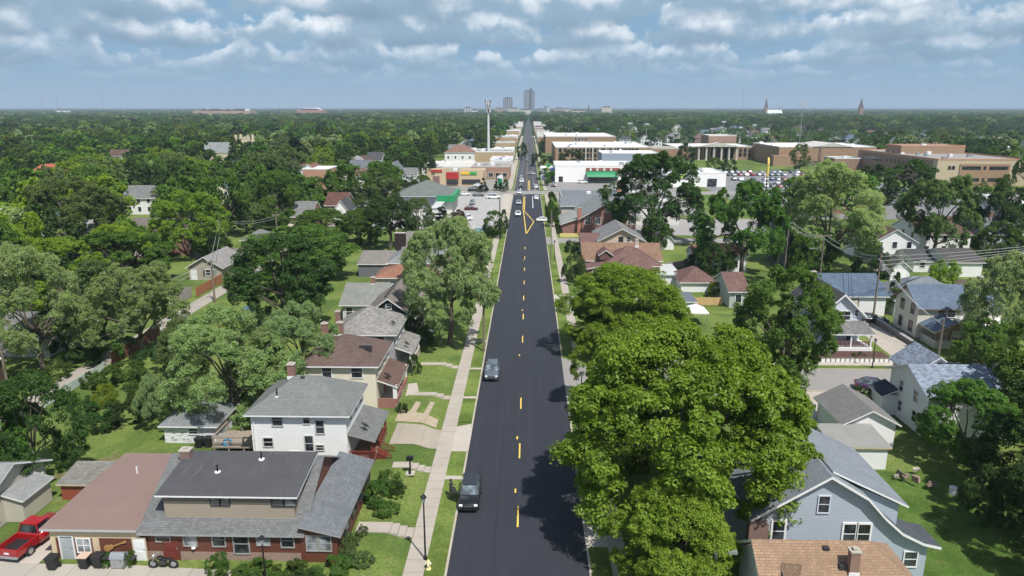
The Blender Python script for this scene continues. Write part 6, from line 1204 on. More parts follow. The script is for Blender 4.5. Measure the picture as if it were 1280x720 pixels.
# mailbox-like black box on a post in the lawn
X, Y = G(513, 592, .5); t = thing('post_box', (X, Y, .5), 'black box on a short post in the front lawn', 'post box'); b = MB(); b.box(X - .4, X + .4, Y - .4, Y + .4, .48, .6); b.build('base', CONCX, t); b = MB(); b.box(X - .07, X + .07, Y - .07, Y + .07, .6, 1.9); b.build('post', BLACK, t); b = MB(); b.box(X - .32, X + .32, Y - .2, Y + .2, 1.9, 2.3); b.build('box', BLACK, t, bevel=.05)
b = MB(); b.box(X - .1, X + .1, Y - .3, Y - .1, .6, .9); b.build('step', BLACK, t)
# trash bins, grill
def bin_(x, y, z, label, lid=PLASTIC, rz=0, full=True):
    t = thing('trash_bin', (x, y, z), label, 'trash bin'); b = MB(); b.loft([[(x - s, y - s, z + h_), (x + s, y - s, z + h_), (x + s, y + s, z + h_), (x - s, y + s, z + h_)] for s, h_ in ((.26, .1), (.36, 1.0))]); b.build('bin_body', PLASTIC, t); b = MB(); b.box(x - .4, x + .4, y - .4, y + .42, z + 1.0, z + 1.1); b.build('lid', lid, t, bevel=.03)
    for s in (-1, 1): w_ = MB(); w_.tube([(x + s * .26, y + .3, z + .13), (x + s * .36, y + .3, z + .13)], .13, 10); w_.build('wheel', RUBBER, t)
bin_(-34.4, 45.7, .53, 'black trash bin closest to the glazed annex door'); bin_(-32.1, 45.9, .53, 'trash bin with a pale board lying on its lid', m_flat('pale_board', (.5, .38, .3))); bin_(-31.1, 46.0, .53, 'black trash bin between the board-topped bin and the grill'); bin_(-32.3, 65.5, .5, 'black bin against the peeling white garage'); bin_(-31.4, 65.6, .5, 'second black bin by the corner of the peeling garage')
t = thing('barbecue_grill', (-29.6, 46.1, .53), 'steel barbecue grill with side shelves before the brown panel', 'grill'); b = MB(); b.box(-30.1, -29.1, 45.8, 46.4, .6, 1.35); b.build('cabinet', STEEL, t); b = MB(); b.prism([(45.75, 1.36), (46.45, 1.36), (46.4, 1.62), (46.1, 1.75), (45.85, 1.6)], 0, -30.15, -29.05); b.build('hood', STEEL, t); 
for s in (-1, 1): b = MB(); b.box(-29.6 + s * .9 - .38, -29.6 + s * .9 + .38, 45.85, 46.35, 1.28, 1.35); b.build('side_shelf', DARKTRIM, t)
for x in (-30.05, -29.15): b = MB(); b.box(x - .04, x + .04, 45.85, 46.35, .53, .6); b.build('foot', BLACK, t)
# timber deck by the white house
t = thing('wooden_deck', (-28, 65.5, .5), 'grey timber deck with railings behind the brown building', 'deck'); DW = m_wood('grey_deck_wood', (.3, .25, .21)); b = MB(); b.box(-30.2, -25.9, 63.8, 67.5, 1.3, 1.45); b.build('deck_boards', DW, t)
for x in (-30.1, -28.6, -27.1, -26.0):
    for y in (63.9, 67.4): post(t, x, y, .4, 2.5, .14, DW, 'deck_post')
b = MB(); b.box(-30.2, -25.9, 63.82, 63.95, 2.35, 2.47); b.box(-30.2, -25.9, 63.82, 63.95, 1.85, 1.93); b.box(-30.2, -30.06, 63.9, 67.5, 2.35, 2.47); b.build('railing', DW, t)
for i, (x, y, zz) in enumerate(((-29.3, 63.4, .5), (-28.7, 63.3, .5), (-28.9, 64.3, 1.46))): b = MB(); b.lathe([(0, 0), (.45, .0), (.5, .3), (.3, .55), (0, .6)], (x, y, zz), 9); tag(b.build('tarp_bundle', m_flat('blue_tarp', (.08, .3, .5), .5)), ['blue tarp bundle under the deck railing', 'blue tarp bundle beside the first one on the grass', 'blue tarp bundle lying on the deck boards'][i], 'tarp')

# fences
def fence(pts, z0, H, m, label, sp=2.4, cat='fence', boards=True, rails=None):
    t = thing('fence', (pts[0][0], pts[0][1], z0), label, cat)
    for (xa, ya), (xb, yb) in zip(pts, pts[1:]):
        a, b_ = Vector((xa, ya, 0)), Vector((xb, yb, 0)); d = (b_ - a); L = d.length; d.normalize(); n = Vector((-d.y, d.x, 0)); k = max(1, int(L / sp))
        p = MB(); q = int(L / .16) if boards else 0
        if boards:
            for i in range(q):
                s0 = a + d * (L * i / q + .006); s1 = a + d * (L * (i + 1) / q - .006); hh_ = H - .03 * ((i * 7) % 3)
                vs = [s0 - n * .015, s1 - n * .015, s1 + n * .015, s0 + n * .015]; p.loft([[(v.x, v.y, z0 + zz) for v in vs] for zz in (.06, hh_)])
        else:
            for zz in rails or (.3, .8, H - .1):
                vs0 = [(a - n * .03), (a + n * .03)]; p.loft([[(v.x, v.y, z0 + zz + dz) for v, dz in ((c - n * .03, 0), (c + n * .03, 0), (c + n * .03, .12), (c - n * .03, .12))] for c in (a, b_)])
        p.build('fence_panel' if boards else 'rail', m, t)
        for i in range(k + 1): c = a + d * (L * i / k) + n * .06; o = MB(); o.box(c.x - .05, c.x + .05, c.y - .05, c.y + .05, z0 - .1, z0 + H + .08); o.build('fence_post', m, t)
GW = m_wood('grey_board', (.33, .31, .29)); fence([(-60.3, 126), (-60.3, 137.5)], 0, 1.8, m_wood('orange_cedar', (.36, .15, .07)), 'orange cedar fence along the alley by the beige garage'); fence([(-61.2, 118), (-61.2, 126), (-66, 127)], 0, 1.9, GW, 'weathered grey board fence next to the orange cedar fence'); fence([(-55.4, 90), (-55.4, 103)], 0, 1.9, m_wood('red_brown_board', (.2, .09, .07)), 'red brown board fence along the alley with pale cap', boards=True); fence([(-55.4, 76), (-55.4, 88)], .0, 1.2, m_flat('pale_green_vinyl', (.45, .52, .48)), 'pale green low fence between alley and lawn'); fence([(-60, 165), (-72, 164), (-76, 160)], 0, 1.8, GW, 'grey board fence behind the alley garages')
fence([(27.5, 80.2), (32.6, 80.2), (32.9, 74.2)], 0, 2.0, m_flat('white_vinyl', (.66, .68, .7)), 'white privacy fence beside the grey garage'); fence([(30.5, 122.4), (35.4, 122.4)], 0, 1.5, m_wood('fresh_pine', (.62, .42, .2)), 'new yellow pine fence across the back lawn'); fence([(36, 116), (40, 116)], 0, 1.2, GW, 'low grey fence at the end of the back lawn'); fence([(84, 137), (93, 137)], 0, 1.6, m_wood('brown_board', (.2, .15, .12)), 'brown fence below the white walled garage'); fence([(31, 152), (44, 158)], 0, 1.4, GW, 'old grey fence behind the brick bungalow')
fence([(-31, 126.5), (-24, 126.5)], 0, 1.3, m_flat('pale_blue_vinyl', (.5, .56, .6)), 'pale blue yard fence near the orange brown roof')
# retaining wall and planter on the side street
t = thing('retaining_wall', (57.5, 98, 0), 'dark block retaining wall between driveway and lawn', 'wall'); b = MB(); b.prism([(93.6, .0), (114, 0), (114, 1.0), (93.6, .6)], 0, 57.3, 57.8); b.build('wall_block', m_brick('dark_block_wall', (.09, .08, .075)), t); b = MB(); b.prism([(93.6, .601), (114, 1.001), (114, 1.06), (93.6, .66)], 0, 57.25, 57.85); b.build('coping', m_flat('grey_coping', (.3, .31, .33)), t)
sheet('lawn', [(57.8, 93.6), (75, 93.6), (75, 102.4), (57.8, 102.4)], .35, GRASS, .3); sheet('lawn', [(57.8, 102.4), (58.7, 102.4), (58.7, 116), (57.8, 116)], .55, GRASS, .5); sheet('lawn', rect(26, 38, 117, 121.8), .02, GRASS); sheet('lawn', rect(26.5, 33, 123, 128), .02, GRASS); sheet('lawn', rect(31, 42, 44, 63), .02, m_grass('shady_lawn', (.09, .17, .03)))
t = thing('planter', (46.5, 94.5, 0), 'mulch planter bed edged with white and brown blocks', 'planter'); b = MB(); b.box(41.5, 51.2, 93.6, 97, 0, .45); b.build('mulch', m_flat('brown_mulch', (.085, .045, .04), .95, .3, 4), t)
for i in range(15): b = MB(); x = 41.4 + i * .66; b.box(x, x + .5, 93.42, 93.6, 0, .6); b.build('edging_block', WHITE, t); 
b = MB(); b.box(41.3, 51.3, 93.36, 93.42, 0, .66) if False else b.box(41.3, 51.3, 93.4, 93.62, .601, .68); b.build('edging_cap', m_flat('brown_trim', (.18, .14, .1)), t)
# junk heap beside the lean-to
rn = random.Random(3)
for i in range(7):
    x, y = 37.0 + rn.uniform(-1.5, 2.2), 60.5 + rn.uniform(-1.6, 2.2); b = MB(); a, c = rn.uniform(.15, .5), rn.uniform(.06, .15); b.box(-a, a, -c, c, 0, rn.uniform(.06, .5)); Rq = Matrix.Rotation(rn.uniform(0, 3), 3, 'Z') @ Matrix.Rotation(rn.uniform(-.3, .3), 3, 'Y'); b.v = [tuple(Rq @ Vector(v) + Vector((x, y, .25 + rn.uniform(0, .4)))) for v in b.v]
    tag(b.build('scrap_board', m_wood('scrap_%d' % (i % 3), [(.35, .25, .2), (.2, .16, .14), (.5, .45, .4)][i % 3])), ['reddish', 'dark brown', 'pale'][i % 3] + ' scrap board in the junk heap by the lean-to', 'board', 'junk heap boards')
b = MB(); b.lathe([(0, 0), (.35, 0), (.38, .7), (0, .75)], (39.6, 58.9, 0), 12); tag(b.build('white_drum', WHITE), 'white plastic drum lying on the lawn near the junk heap', 'drum')
b = MB(); b.lathe([(2.3, 0), (2.3, .75), (2.15, .78), (2.1, .6), (0, .6)], (78, 133, 0), 20); tag(b.build('swimming_pool', m_flat('pool_blue', (.12, .42, .62), .3)), 'round blue backyard pool behind the slate blue roof', 'pool')
X, Y = G(868, 404, 0); t = thing('canopy_tent', (X, Y, 0), 'white peaked canopy tent behind the street tree', 'canopy')
for sx_ in (-1, 1):
    for sy_ in (-1, 1): post(t, X + sx_ * 1.6, Y + sy_ * 1.6, 0, 2.3, .08, STEEL, 'tent_leg')
roof(t, roof_polys('hip', X - 1.7, X + 1.7, Y - 1.7, Y + 1.7, 2.3, 3.3, .1), m_flat('tent_white', (.8, .8, .82)), None, .2)
b = MB(); b.mesh([(-60.2, 81, 0), (-58.6, 81, 0), (-58.6, 82.6, 0), (-60.2, 82.6, 0), (-60.0, 81.3, .9), (-58.8, 81.3, .7), (-58.9, 82.3, .8), (-60, 82.3, 1.0)], [(0, 1, 5, 4), (1, 2, 6, 5), (2, 3, 7, 6), (3, 0, 4, 7), (4, 5, 6, 7)]); tag(b.build('covered_pile', m_flat('pale_yellow_tarp', (.68, .6, .32))), 'pile under a pale yellow tarp beside the alley', 'tarp')
# tall sign at the dealer lot, roadside signs
X, Y = G(957, 243, 0); t = thing('tall_sign', (X, Y, 0), 'tall pole with a golden arched sign above the dealer lot', 'sign'); zt = ZA(970, 198, Y); b = MB(); b.tube([(X, Y, 0), (X, Y, zt - 3)], .28, 8); b.build('sign_pole', DARKTRIM, t); YS = m_flat('golden_sign', (.75, .55, .12), .4)
for s in (-1, 1): b = MB(); b.tube([(X + s * .12, Y + s * .2, zt - 7), (X + s * .25, Y + s * .6, zt - 2), (X + s * .45, Y + s * 1.6, zt), (X + s * .7, Y + s * 2.6, zt - 2), (X + s * .85, Y + s * 3, zt - 7)], .32, 8); b.build('golden_arch', YS, t)
X, Y = G(623, 238); t = thing('roadside_sign', (-11, 296 + 6, 0), 'white and green roadside sign at the corner of the cross street', 'sign'); b = MB(); b.box(-12.2, -9.8, 301.8, 302.2, 1.2, 6.4); b.build('sign_panel', WHITE, t); b = MB(); b.box(-12, -10, 301.7, 301.79, 2.4, 5); b.build('green_panel', GREEN, t); post(t, -11, 302, 0, 1.2, .4, STEEL, 'sign_post')

# ------------------------------------------------------------------ utility poles and wires
POLES = {}
def upole(key, x, y, H, label, arms=((.5, 2.4),), lamp=None, trafo=False, wood=True, r=.15):
    t = thing('utility_pole', (x, y, zg(x, y) if x < 0 else 0), label, 'utility pole'); z = t.location.z; b = MB(); b.tube([(x, y, z - .3), (x, y, z + H)], [r * 1.2, r * .8], 9); b.build('pole', WOODP if wood else BLACK, t); POLES[key] = (x, y, z + H)
    for dz, wd in arms: 
        b = MB(); b.box(x - wd / 2, x + wd / 2, y - .07, y + .07, z + H - dz - .1, z + H - dz + .06); a = b.build('crossarm', WOODP, t)
        for k in (-.45, -.2, .2, .45): q = MB(); q.lathe([(.05, 0), (.07, .08), (.04, .2), (0, .22)], (x + wd * k, y, z + H - dz + .06), 7); q.build('insulator', m_flat('porcelain', (.55, .55, .57), .3), a)
    if lamp: b = MB(); b.tube([(x, y, z + H - lamp), (x - 1.2, y - .3, z + H - lamp + .5), (x - 2.3, y - .6, z + H - lamp + .5)], .045, 6); l_ = b.build('lamp_arm', STEEL, t); q = MB(); q.box(x - 2.9, x - 2.2, y - .75, y - .45, z + H - lamp + .4, z + H - lamp + .58); q.build('lamp_head', STEEL, l_)
    if trafo: b = MB(); b.lathe([(0, 0), (.3, 0), (.3, .9), (0, .95)], (x + .45, y, z + H - 2.6), 12); b.build('transformer', STEEL, t)
def wire(a, b_, sag, label, r=.042):
    a, b_ = Vector(a), Vector(b_); m = MB(); pts = [a.lerp(b_, i / 10) - Vector((0, 0, sag * 4 * (i / 10) * (1 - i / 10))) for i in range(11)]; m.tube(pts, r, 4, cap=False); o = m.build('utility_wire', m_flat('wire_grey', (.36, .36, .37), .5)); tag(o, label, 'wire', 'utility wires'); return o
def p_at(px, by, ty):
    X, Y = G(px, by, 0); return X, Y, ZA(px, ty, Y)
for key, px, by, ty, lab, kw in (('e1', 1024, 353, 293, 'grey wooden pole with a street light arm and broad crossarm', dict(arms=((.3, 3.0),), lamp=3.2)), ('e2', 1090.5, 404, 318, 'tall dark pole beside the black cars', dict(arms=((2.6, 1.8),), trafo=True)), ('e3', 1172, 450, 402, 'slim wooden pole by the walkway steps', dict(arms=())), ('e4', 980, 345, 276, 'pale pole before the dark navy house', dict(arms=((.5, 1.6),))), ('e5', 873, 345, 285, 'plain pole among the brick bungalow garages', dict(arms=())), ('e6', 877, 300, 262, 'pole by the pale side street behind the dark tree', dict(arms=((.4, 2.0),))),
        ('w1', 9, 480, 430, 'weathered pole with two crossarms over the west alley', dict(arms=((.5, 2.4), (1.7, 2.4)), lamp=2.6)), ('w2', 101, 437, 378, 'pale pole standing in the alley hedge', dict(arms=())), ('w3', 269, 378, 325, 'alley pole with a transformer by the beige garage', dict(arms=((.3, 1.6),), trafo=True)), ('w4', 277, 302, 273, 'thin grey pole before the red brick garage', dict(arms=())), ('w5', 347, 300, 268, 'pole beyond the alley trees', dict(arms=((.3, 1.8),))), ('w6', 522, 300, 262, 'pole beside the parked row near the store', dict(arms=((.3, 1.6),))), ('w7', 625, 300, 246, 'dark street pole at the lot entrance', dict(arms=(), wood=False)), ('w8', 688.5, 330, 262, 'slim pale pole on the east walk', dict(arms=(), r=.1)), ('w9', 605, 440, 340, 'pole hidden inside the silver maple by the walk', dict(arms=((.5, 1.8),)))):
    X, Y, zt = p_at(px, by, ty); upole(key, X, Y, max(6, zt - (zg(X, Y) if X < 0 else 0)), lab, **kw)
far_e = (150, 178, 11)
for a, b_, dz, n, lab in (('e4', 'e1', .2, 3, 'wire strung from the navy house pole to the lamp arm pole'), ('e1', 'e2', .3, 3, 'wire strung between the lamp arm pole and the dark pole'), ('e2', 'e3', .6, 2, 'wire dropping from the dark pole to the slim pole'), ('w1', 'w2', .3, 4, 'wire strung along the west alley hedge'), ('w2', 'w3', .4, 2, 'wire strung up the west alley to the transformer pole'), ('w3', 'w4', .4, 2, 'wire from the transformer pole toward the red brick garage'), ('w4', 'w5', .4, 2, 'wire crossing above the alley trees')):
    pa, pb = POLES[a], POLES[b_]
    for k in range(n): o = (k - (n - 1) / 2) * .7; wire((pa[0] + o, pa[1], pa[2] - dz - .5 * (k % 2)), (pb[0] + o, pb[1], pb[2] - dz - .5 * (k % 2)), 1.0, lab)
for k in range(4): wire((POLES['e2'][0], POLES['e2'][1], POLES['e2'][2] - .3 - .7 * k), (135, 150 + 3 * k, 10.6 - .9 * k), 1.2, 'wire running east from the dark pole above the garages')
for k in range(3): wire((POLES['w1'][0] - 1 + k, POLES['w1'][1], POLES['w1'][2] - .3), (-57 + k, 30, 10.5), .8, 'wire leaving the weathered alley pole toward the viewer')
# light pole behind the tan roof
X, Y = 13.7, 42.3; t = thing('light_pole', (X, Y, 0), 'white square light pole standing between street tree and tan porch roof', 'light pole'); b = MB(); b.box(X - .1, X + .1, Y - .1, Y + .1, 0, 5.0); b.build('pole', STEELPOLE, t); b = MB(); b.box(X - .55, X + .8, Y - .09, Y + .09, 5.0, 5.15); b.build('arm', STEELPOLE, t); b = MB(); b.box(X + .8, X + 1.4, Y - .16, Y + .16, 4.98, 5.17); b.build('lamp_head', STEEL, t)

# ------------------------------------------------------------------ trees placed one by one
T = ptree
tree(13.7, 53.5, 9.7, 16.4, 'yellow', 'broad', 'hero', 'huge bright yellow-green street tree overhanging the road edge', tint=1.08)
tree(11.6, 45.2, 4.6, 8.4, 'yellow', 'round', 'hero', 'lowest yellow-green tree at the foot of the huge street tree', tint=1.3)
tree(10.2, 76.5, 4.3, 10.5, 'yellow', 'round', 'near', 'smaller yellow-green tree at the corner of the side street', tint=1.0)
tree(11.5, 62.5, 4.6, 10.2, 'yellow', 'round', 'hero', 'lower yellow-green tree filling the shade behind the huge street tree', tint=1.05)
T(781, 334, 150, 778, 441, 'yellow', 'round', 'hero', 'domed green street tree past the side street corner', rs=1.08, tint=1.12)
T(985, 334, 138, 963, 485, 'green', 'round', 'near', 'dark green maple rising beside the side street', rs=.96, tint=1.2)
tree(43.6, 65.0, 4.5, 8.3, 'green', 'round', 'near', 'leafy tree before the white house with mottled blue roof')
tree(45.2, 55.5, 6.6, 12.0, 'dark', 'round', 'near', 'tall dark tree shading the lawn beside the blue house')
tree(41.5, 47.5, 5.0, 9.5, 'dark', 'round', 'near', 'dark tree at the bottom of the shady lawn'); tree(54.0, 68, 6.2, 14, 'green', 'round', 'near', 'green tree at the edge beside the mottled blue roof'); tree(39.2, 52.8, 3.0, 5.5, 'dark', 'bush', 'near', 'dark bush mass between the shady lawn and the tall dark tree')
T(1255, 318, 100, 1240, 452, 'silver', 'round', 'near', 'silver leaved tree throwing shade on the slate blue roof'); T(1232, 400, 70, 1222, 470, 'green', 'round', 'near', 'light green tree before the ivory farmhouse')
T(822, 192, 122, 806, 302, 'dark', 'broad', 'near', 'big dark street tree before the shops'); T(930, 228, 118, 928, 348, 'green', 'broad', 'near', 'lacy green tree with dark limbs above the garages', rs=.95); T(1040, 204, 112, 1036, 338, 'silver', 'round', 'near', 'tall silver maple beside the dark navy house'); T(1170, 219, 90, 1175, 322, 'grey', 'broad', 'near', 'spreading grey green tree with bare limbs before the white house'); T(1246, 222, 72, 1240, 318, 'dark', 'round', 'near', 'dark tree before the grey house at the edge'); T(1135, 198, 66, 1135, 256, 'dark', 'round', 'mid', 'dark tree against the buff office building'); T(1092, 205, 50, 1088, 262, 'dark', 'round', 'mid', 'dark tree at the corner of the buff office building')
T(735, 158, 34, 735, 178, 'green', 'round', 'mid', 'green tree behind the rear school range'); T(714, 186, 34, 714, 216, 'dark', 'round', 'mid', 'round dark tree before the school front'); T(683, 210, 22, 685, 232, 'green', 'round', 'mid', 'bright tree on the walk before the white store'); T(673, 190, 20, 674, 208, 'dark', 'round', 'mid', 'dark walk tree before the school'); T(653, 178, 14, 652, 200, 'dark', 'round', 'mid', 'dark tree over the far west kerb of the main street'); T(679, 172, 14, 680, 188, 'green', 'round', 'mid', 'green tree over the far east kerb of the main street')
T(688, 240, 16, 690, 275, 'dark', 'round', 'near', 'dark round tree nearest the brick gable on the walk'); T(690, 252, 16, 694, 284, 'green', 'round', 'near', 'small green tree beside the brick gable on the walk')
T(912, 198, 20, 912, 216, 'dark', 'round', 'mid', 'dark tree before the gymnasium lobby'); T(1000, 180, 26, 1000, 214, 'grey', 'round', 'mid', 'grey tree at the end of the gymnasium'); T(893, 197, 24, 893, 214, 'green', 'round', 'mid', 'green tree between portico and gymnasium'); T(858, 178, 24, 858, 206, 'dark', 'round', 'mid', 'dark tree beside the school portico')
T(717, 318, 34, 722, 355, 'grey', 'bush', 'near', 'grey green shrub on the lawn before the brown roofed bungalow'); 
hd = tree(12, 168.5, 3.2, 3.2, 'dark', 'bush', 'near', 'clipped dark hedge block by the pale side street', name='hedge'); hd.scale = (hd.scale[0] * .9, hd.scale[1] * .5, hd.scale[2])
tree(69.5, 141, 4.0, 7.5, 'dark', 'round', 'near', 'dark small tree beside the small white garage'); tree(83.5, 139, 3.2, 5.0, 'lime', 'bush', 'near', 'light bush between the white garages'); tree(104, 156, 5, 10, 'green', 'round', 'near', 'green tree between the white house and the grey edge house'); tree(62, 150, 5, 9, 'green', 'round', 'near', 'green tree behind the long white garage roof'); tree(38.5, 139, 4, 8, 'dark', 'round', 'near', 'dark tree behind the mauve hip garage'); tree(33, 176, 4, 7, 'green', 'round', 'near', 'green tree by the pale side street verge'); T(1000, 296, 34, 1000, 345, 'green', 'round', 'near', 'slim green tree half hiding the dark navy house'); T(1119, 340, 26, 1115, 392, 'grey', 'cone', 'near', 'pyramidal shrub beside the long white garage'); T(1075, 441, 20, 1075, 449, 'grey', 'bush', 'near', 'pale shrub in the mulch planter'); tree(40.9, 79.6, 1.5, 2.2, 'dark', 'bush', 'near', 'round dark bush between garage and white house'); T(950, 362, 24, 950, 372, 'green', 'bush', 'near', 'low ivy mass on the mauve hip garage'); T(870, 316, 30, 868, 345, 'dark', 'round', 'near', 'dark little tree below the plain pole'); T(893, 352, 16, 893, 372, 'lime', 'round', 'near', 'light green sapling by the pine fence')
tree(38.9, 102.5, 2.6, 5, 'green', 'bush', 'near', 'green bush beside the pale blue gabled house')
# west side
T(562, 281, 130, 560, 436, 'silver', 'broad', 'near', 'large pale silver maple over the west walk', tint=1.25); tree(-14.6, 98.5, 2.6, 6.2, 'green', 'round', 'near', 'bright green young tree beside the dark gabled house'); T(540, 288, 70, 545, 372, 'silver', 'round', 'near', 'second silver maple behind the large one')
T(352, 296, 138, 352, 418, 'dark', 'round', 'near', 'deep green dome shaped tree beside the pale long house'); T(368, 284, 140, 372, 352, 'green', 'round', 'near', 'olive grey tree behind the deep green dome'); 0
T(285, 392, 150, 292, 534, 'silver', 'round', 'near', 'silver maple over the peeling white garage'); T(378, 384, 110, 385, 500, 'silver', 'round', 'near', 'silver maple behind the white foursquare'); T(325, 418, 90, 330, 520, 'silver', 'round', 'near', 'lower silver maple between two taller ones'); T(232, 402, 66, 236, 482, 'grey', 'round', 'near', 'grey twiggy tree with half dead branches')
T(38, 478, 120, 42, 612, 'dark', 'round', 'near', 'dark green tree behind the tan bungalow'); T(-6, 500, 90, -10, 620, 'green', 'round', 'near', 'green tree cut off by the frame behind the tan bungalow')
T(42, 308, 120, 50, 462, 'silver', 'round', 'near', 'big silver tree above the weathered alley pole'); T(172, 328, 126, 176, 448, 'silver', 'broad', 'near', 'pale flowering looking tree over the alley hedge'); T(126, 322, 50, 118, 425, 'grey', 'column', 'near', 'thin half bare tree beside the pale cottage'); T(92, 226, 128, 95, 330, 'grey', 'broad', 'near', 'massive grey green oak west of the sunroom house'); T(236, 238, 96, 238, 322, 'yellow', 'round', 'near', 'yellow-green tree behind the beige garage'); T(20, 258, 60, 10, 322, 'yellow', 'round', 'near', 'yellow-green tree deep on the west edge'); T(80, 372, 60, 80, 446, 'dark', 'round', 'near', 'dark tree behind the alley hedge'); T(268, 292, 44, 268, 322, 'dark', 'round', 'near', 'dark tree beside the red brick garage')
for i, (px, py, wpx, top, s, l) in enumerate(((120, 540, 70, 512, 'dark', 'dark shrub at the near end of the mown lawn'), (165, 535, 56, 508, 'dark', 'dark shrub in the middle of the mown lawn hedge'), (196, 540, 58, 478, 'silver', 'broad silver leaved shrub beside the peeling garage'), (150, 486, 70, 458, 'green', 'tall corn like planting beside the alley fence'), (118, 484, 34, 466, 'green', 'bright green shrub by the pale green fence'), (132, 512, 30, 484, 'lime', 'feathery yellow bush on the lawn'), (72, 474, 34, 452, 'green', 'vine covered mound beside the alley'), (140, 446, 60, 418, 'green', 'leafy hedge below the pale cottage'), (100, 458, 50, 436, 'dark', 'dark leafy hedge at the alley pole'), (190, 470, 40, 440, 'dark', 'dark bush beside the red brown fence'), (180, 512, 40, 488, 'green', 'mid green shrub between lawn and garage'), (100, 510, 36, 498, 'dark', 'low dark shrub at the alley end of the lawn'))): T(px, top, wpx, px, py, s, 'bush', 'near', l)
def bush(x, y, r, h_, s, l): return tree(x, y, r, h_, s, 'bush', 'near', l)
tree(51.5, 50.5, 5.5, 11.5, 'green', 'round', 'near', 'green tree at the edge below the tall dark lawn tree')
bush(-13.6, 86.3, 1.0, 2.6, 'dark', 'rounded clipped evergreen beside the porch walk'); bush(-11.9, 55.5, 1.5, 2.0, 'green', 'shrubbery along the enclosed porch nearest the steps'); bush(-11.6, 58.0, 1.3, 1.5, 'green', 'shrub along the enclosed porch toward the white house'); bush(-10.6, 56.6, .9, 1.3, 'dark', 'small dark weeping shrub in the front lawn'); bush(-11.0, 53.8, 1.2, .9, 'green', 'low ground cover clump above the front walk'); bush(-13.0, 48.3, 1.2, 1.4, 'grey', 'ragged plant clump at the corner of the brown house'); bush(-13.4, 45.6, 1.6, 1.2, 'green', 'weedy clump below the brown house corner'); bush(-16.5, 45.3, 1.5, .9, 'green', 'weedy clump in the bed beside the garden lamp'); bush(-19.2, 45.2, 1.5, .9, 'green', 'weedy clump under the brown house windows'); bush(-22.0, 45.6, .9, 1.5, 'green', 'vine climbing the block base by the window'); bush(-20.5, 44.2, 1.6, .9, 'green', 'weedy clump at the concrete edge below the brown house'); bush(-17.6, 43.8, 1.7, 1.0, 'green', 'wide weedy clump in front of the garden lamp'); bush(-15.0, 44.0, 1.6, 1.1, 'dark', 'dark weedy clump beside the front lawn'); bush(-11.6, 46.9, 1.1, .9, 'grey', 'pale leggy clump at the lawn corner'); bush(-30.6, 46.2, .5, 1.0, 'green', 'weed between grill and bins'); bush(-29.0, 46.2, .6, 1.2, 'green', 'weed beside the white annex door'); bush(-13.2, 74.6, .8, 1.1, 'dark', 'little shrub beside the brick porch'); bush(-12.4, 50.6, .6, .8, 'grey', 'grey lavender clump at the path end')
T(400, 262, 90, 412, 302, 'green', 'round', 'near', 'round green tree before the little gabled houses'); T(450, 262, 64, 452, 306, 'green', 'round', 'near', 'green tree between the gabled houses and the lot'); T(487, 244, 72, 486, 312, 'dark', 'broad', 'near', 'dark trunked tree by the small green yard'); T(523, 246, 44, 523, 296, 'grey', 'round', 'near', 'greyish tree beside the store wall'); T(552, 256, 30, 552, 290, 'conifer', 'cone', 'near', 'dark spruce next to the store'); T(572, 262, 24, 574, 284, 'wine', 'round', 'near', 'reddish ornamental tree at the store entrance'); T(618, 264, 30, 618, 297, 'green', 'round', 'near', 'round tree on the near corner of the lot'); T(630, 262, 12, 630, 292, 'dark', 'round', 'near', 'small tree beside the dark street pole'); T(545, 300, 40, 540, 322, 'lime', 'round', 'near', 'pale lime tree over the warm grey roof'); T(580, 296, 34, 575, 318, 'silver', 'round', 'near', 'pale tree at the edge of the lot')
T(604, 222, 12, 605, 240, 'conifer', 'cone', 'near', 'small dark cypress by the restaurant'); T(623, 216, 12, 623, 238, 'conifer', 'cone', 'near', 'taller dark cypress at the restaurant corner'); T(632, 224, 9, 632, 240, 'green', 'round', 'near', 'small walk tree beside the restaurant corner'); T(540, 198, 14, 540, 232, 'conifer', 'column', 'near', 'narrow column tree beside the red porch house'); T(470, 205, 28, 470, 244, 'green', 'round', 'near', 'bright green tree beside the orange brick block'); T(395, 222, 46, 390, 262, 'green', 'round', 'near', 'bright green tree in front of the pale blue house'); T(440, 232, 40, 440, 262, 'grey', 'round', 'near', 'grey tree before the orange brick block'); T(512, 222, 24, 512, 244, 'dark', 'round', 'near', 'dark tree beside the red porch house'); T(528, 220, 30, 530, 244, 'green', 'round', 'near', 'green tree behind the store roof')
T(508, 186, 66, 505, 226, 'dark', 'round', 'mid', 'large dark round tree behind the red porch house'); T(370, 172, 50, 368, 222, 'conifer', 'cone', 'mid', 'tall dark spruce among the west woods'); T(352, 180, 60, 352, 230, 'grey', 'broad', 'mid', 'broad grey tree east of the stone church tower'); T(330, 185, 60, 330, 260, 'grey', 'broad', 'mid', 'huge grey green tree by the church'); T(345, 215, 70, 345, 285, 'green', 'round', 'near', 'big green tree above the carport'); T(455, 165, 26, 455, 205, 'lime', 'round', 'mid', 'glowing yellow tree in the west woods'); T(482, 164, 22, 482, 196, 'lime', 'round', 'mid', 'yellow crown near the middle of the woods'); T(1215, 172, 60, 1215, 200, 'green', 'round', 'mid', 'round green tree beyond the big office roof'); T(965, 168, 26, 965, 186, 'dark', 'round', 'mid', 'dark tree behind the gymnasium roof'); T(1118, 308, 30, 1114, 326, 'lime', 'bush', 'near', 'bright lime shrub behind the screened balcony')

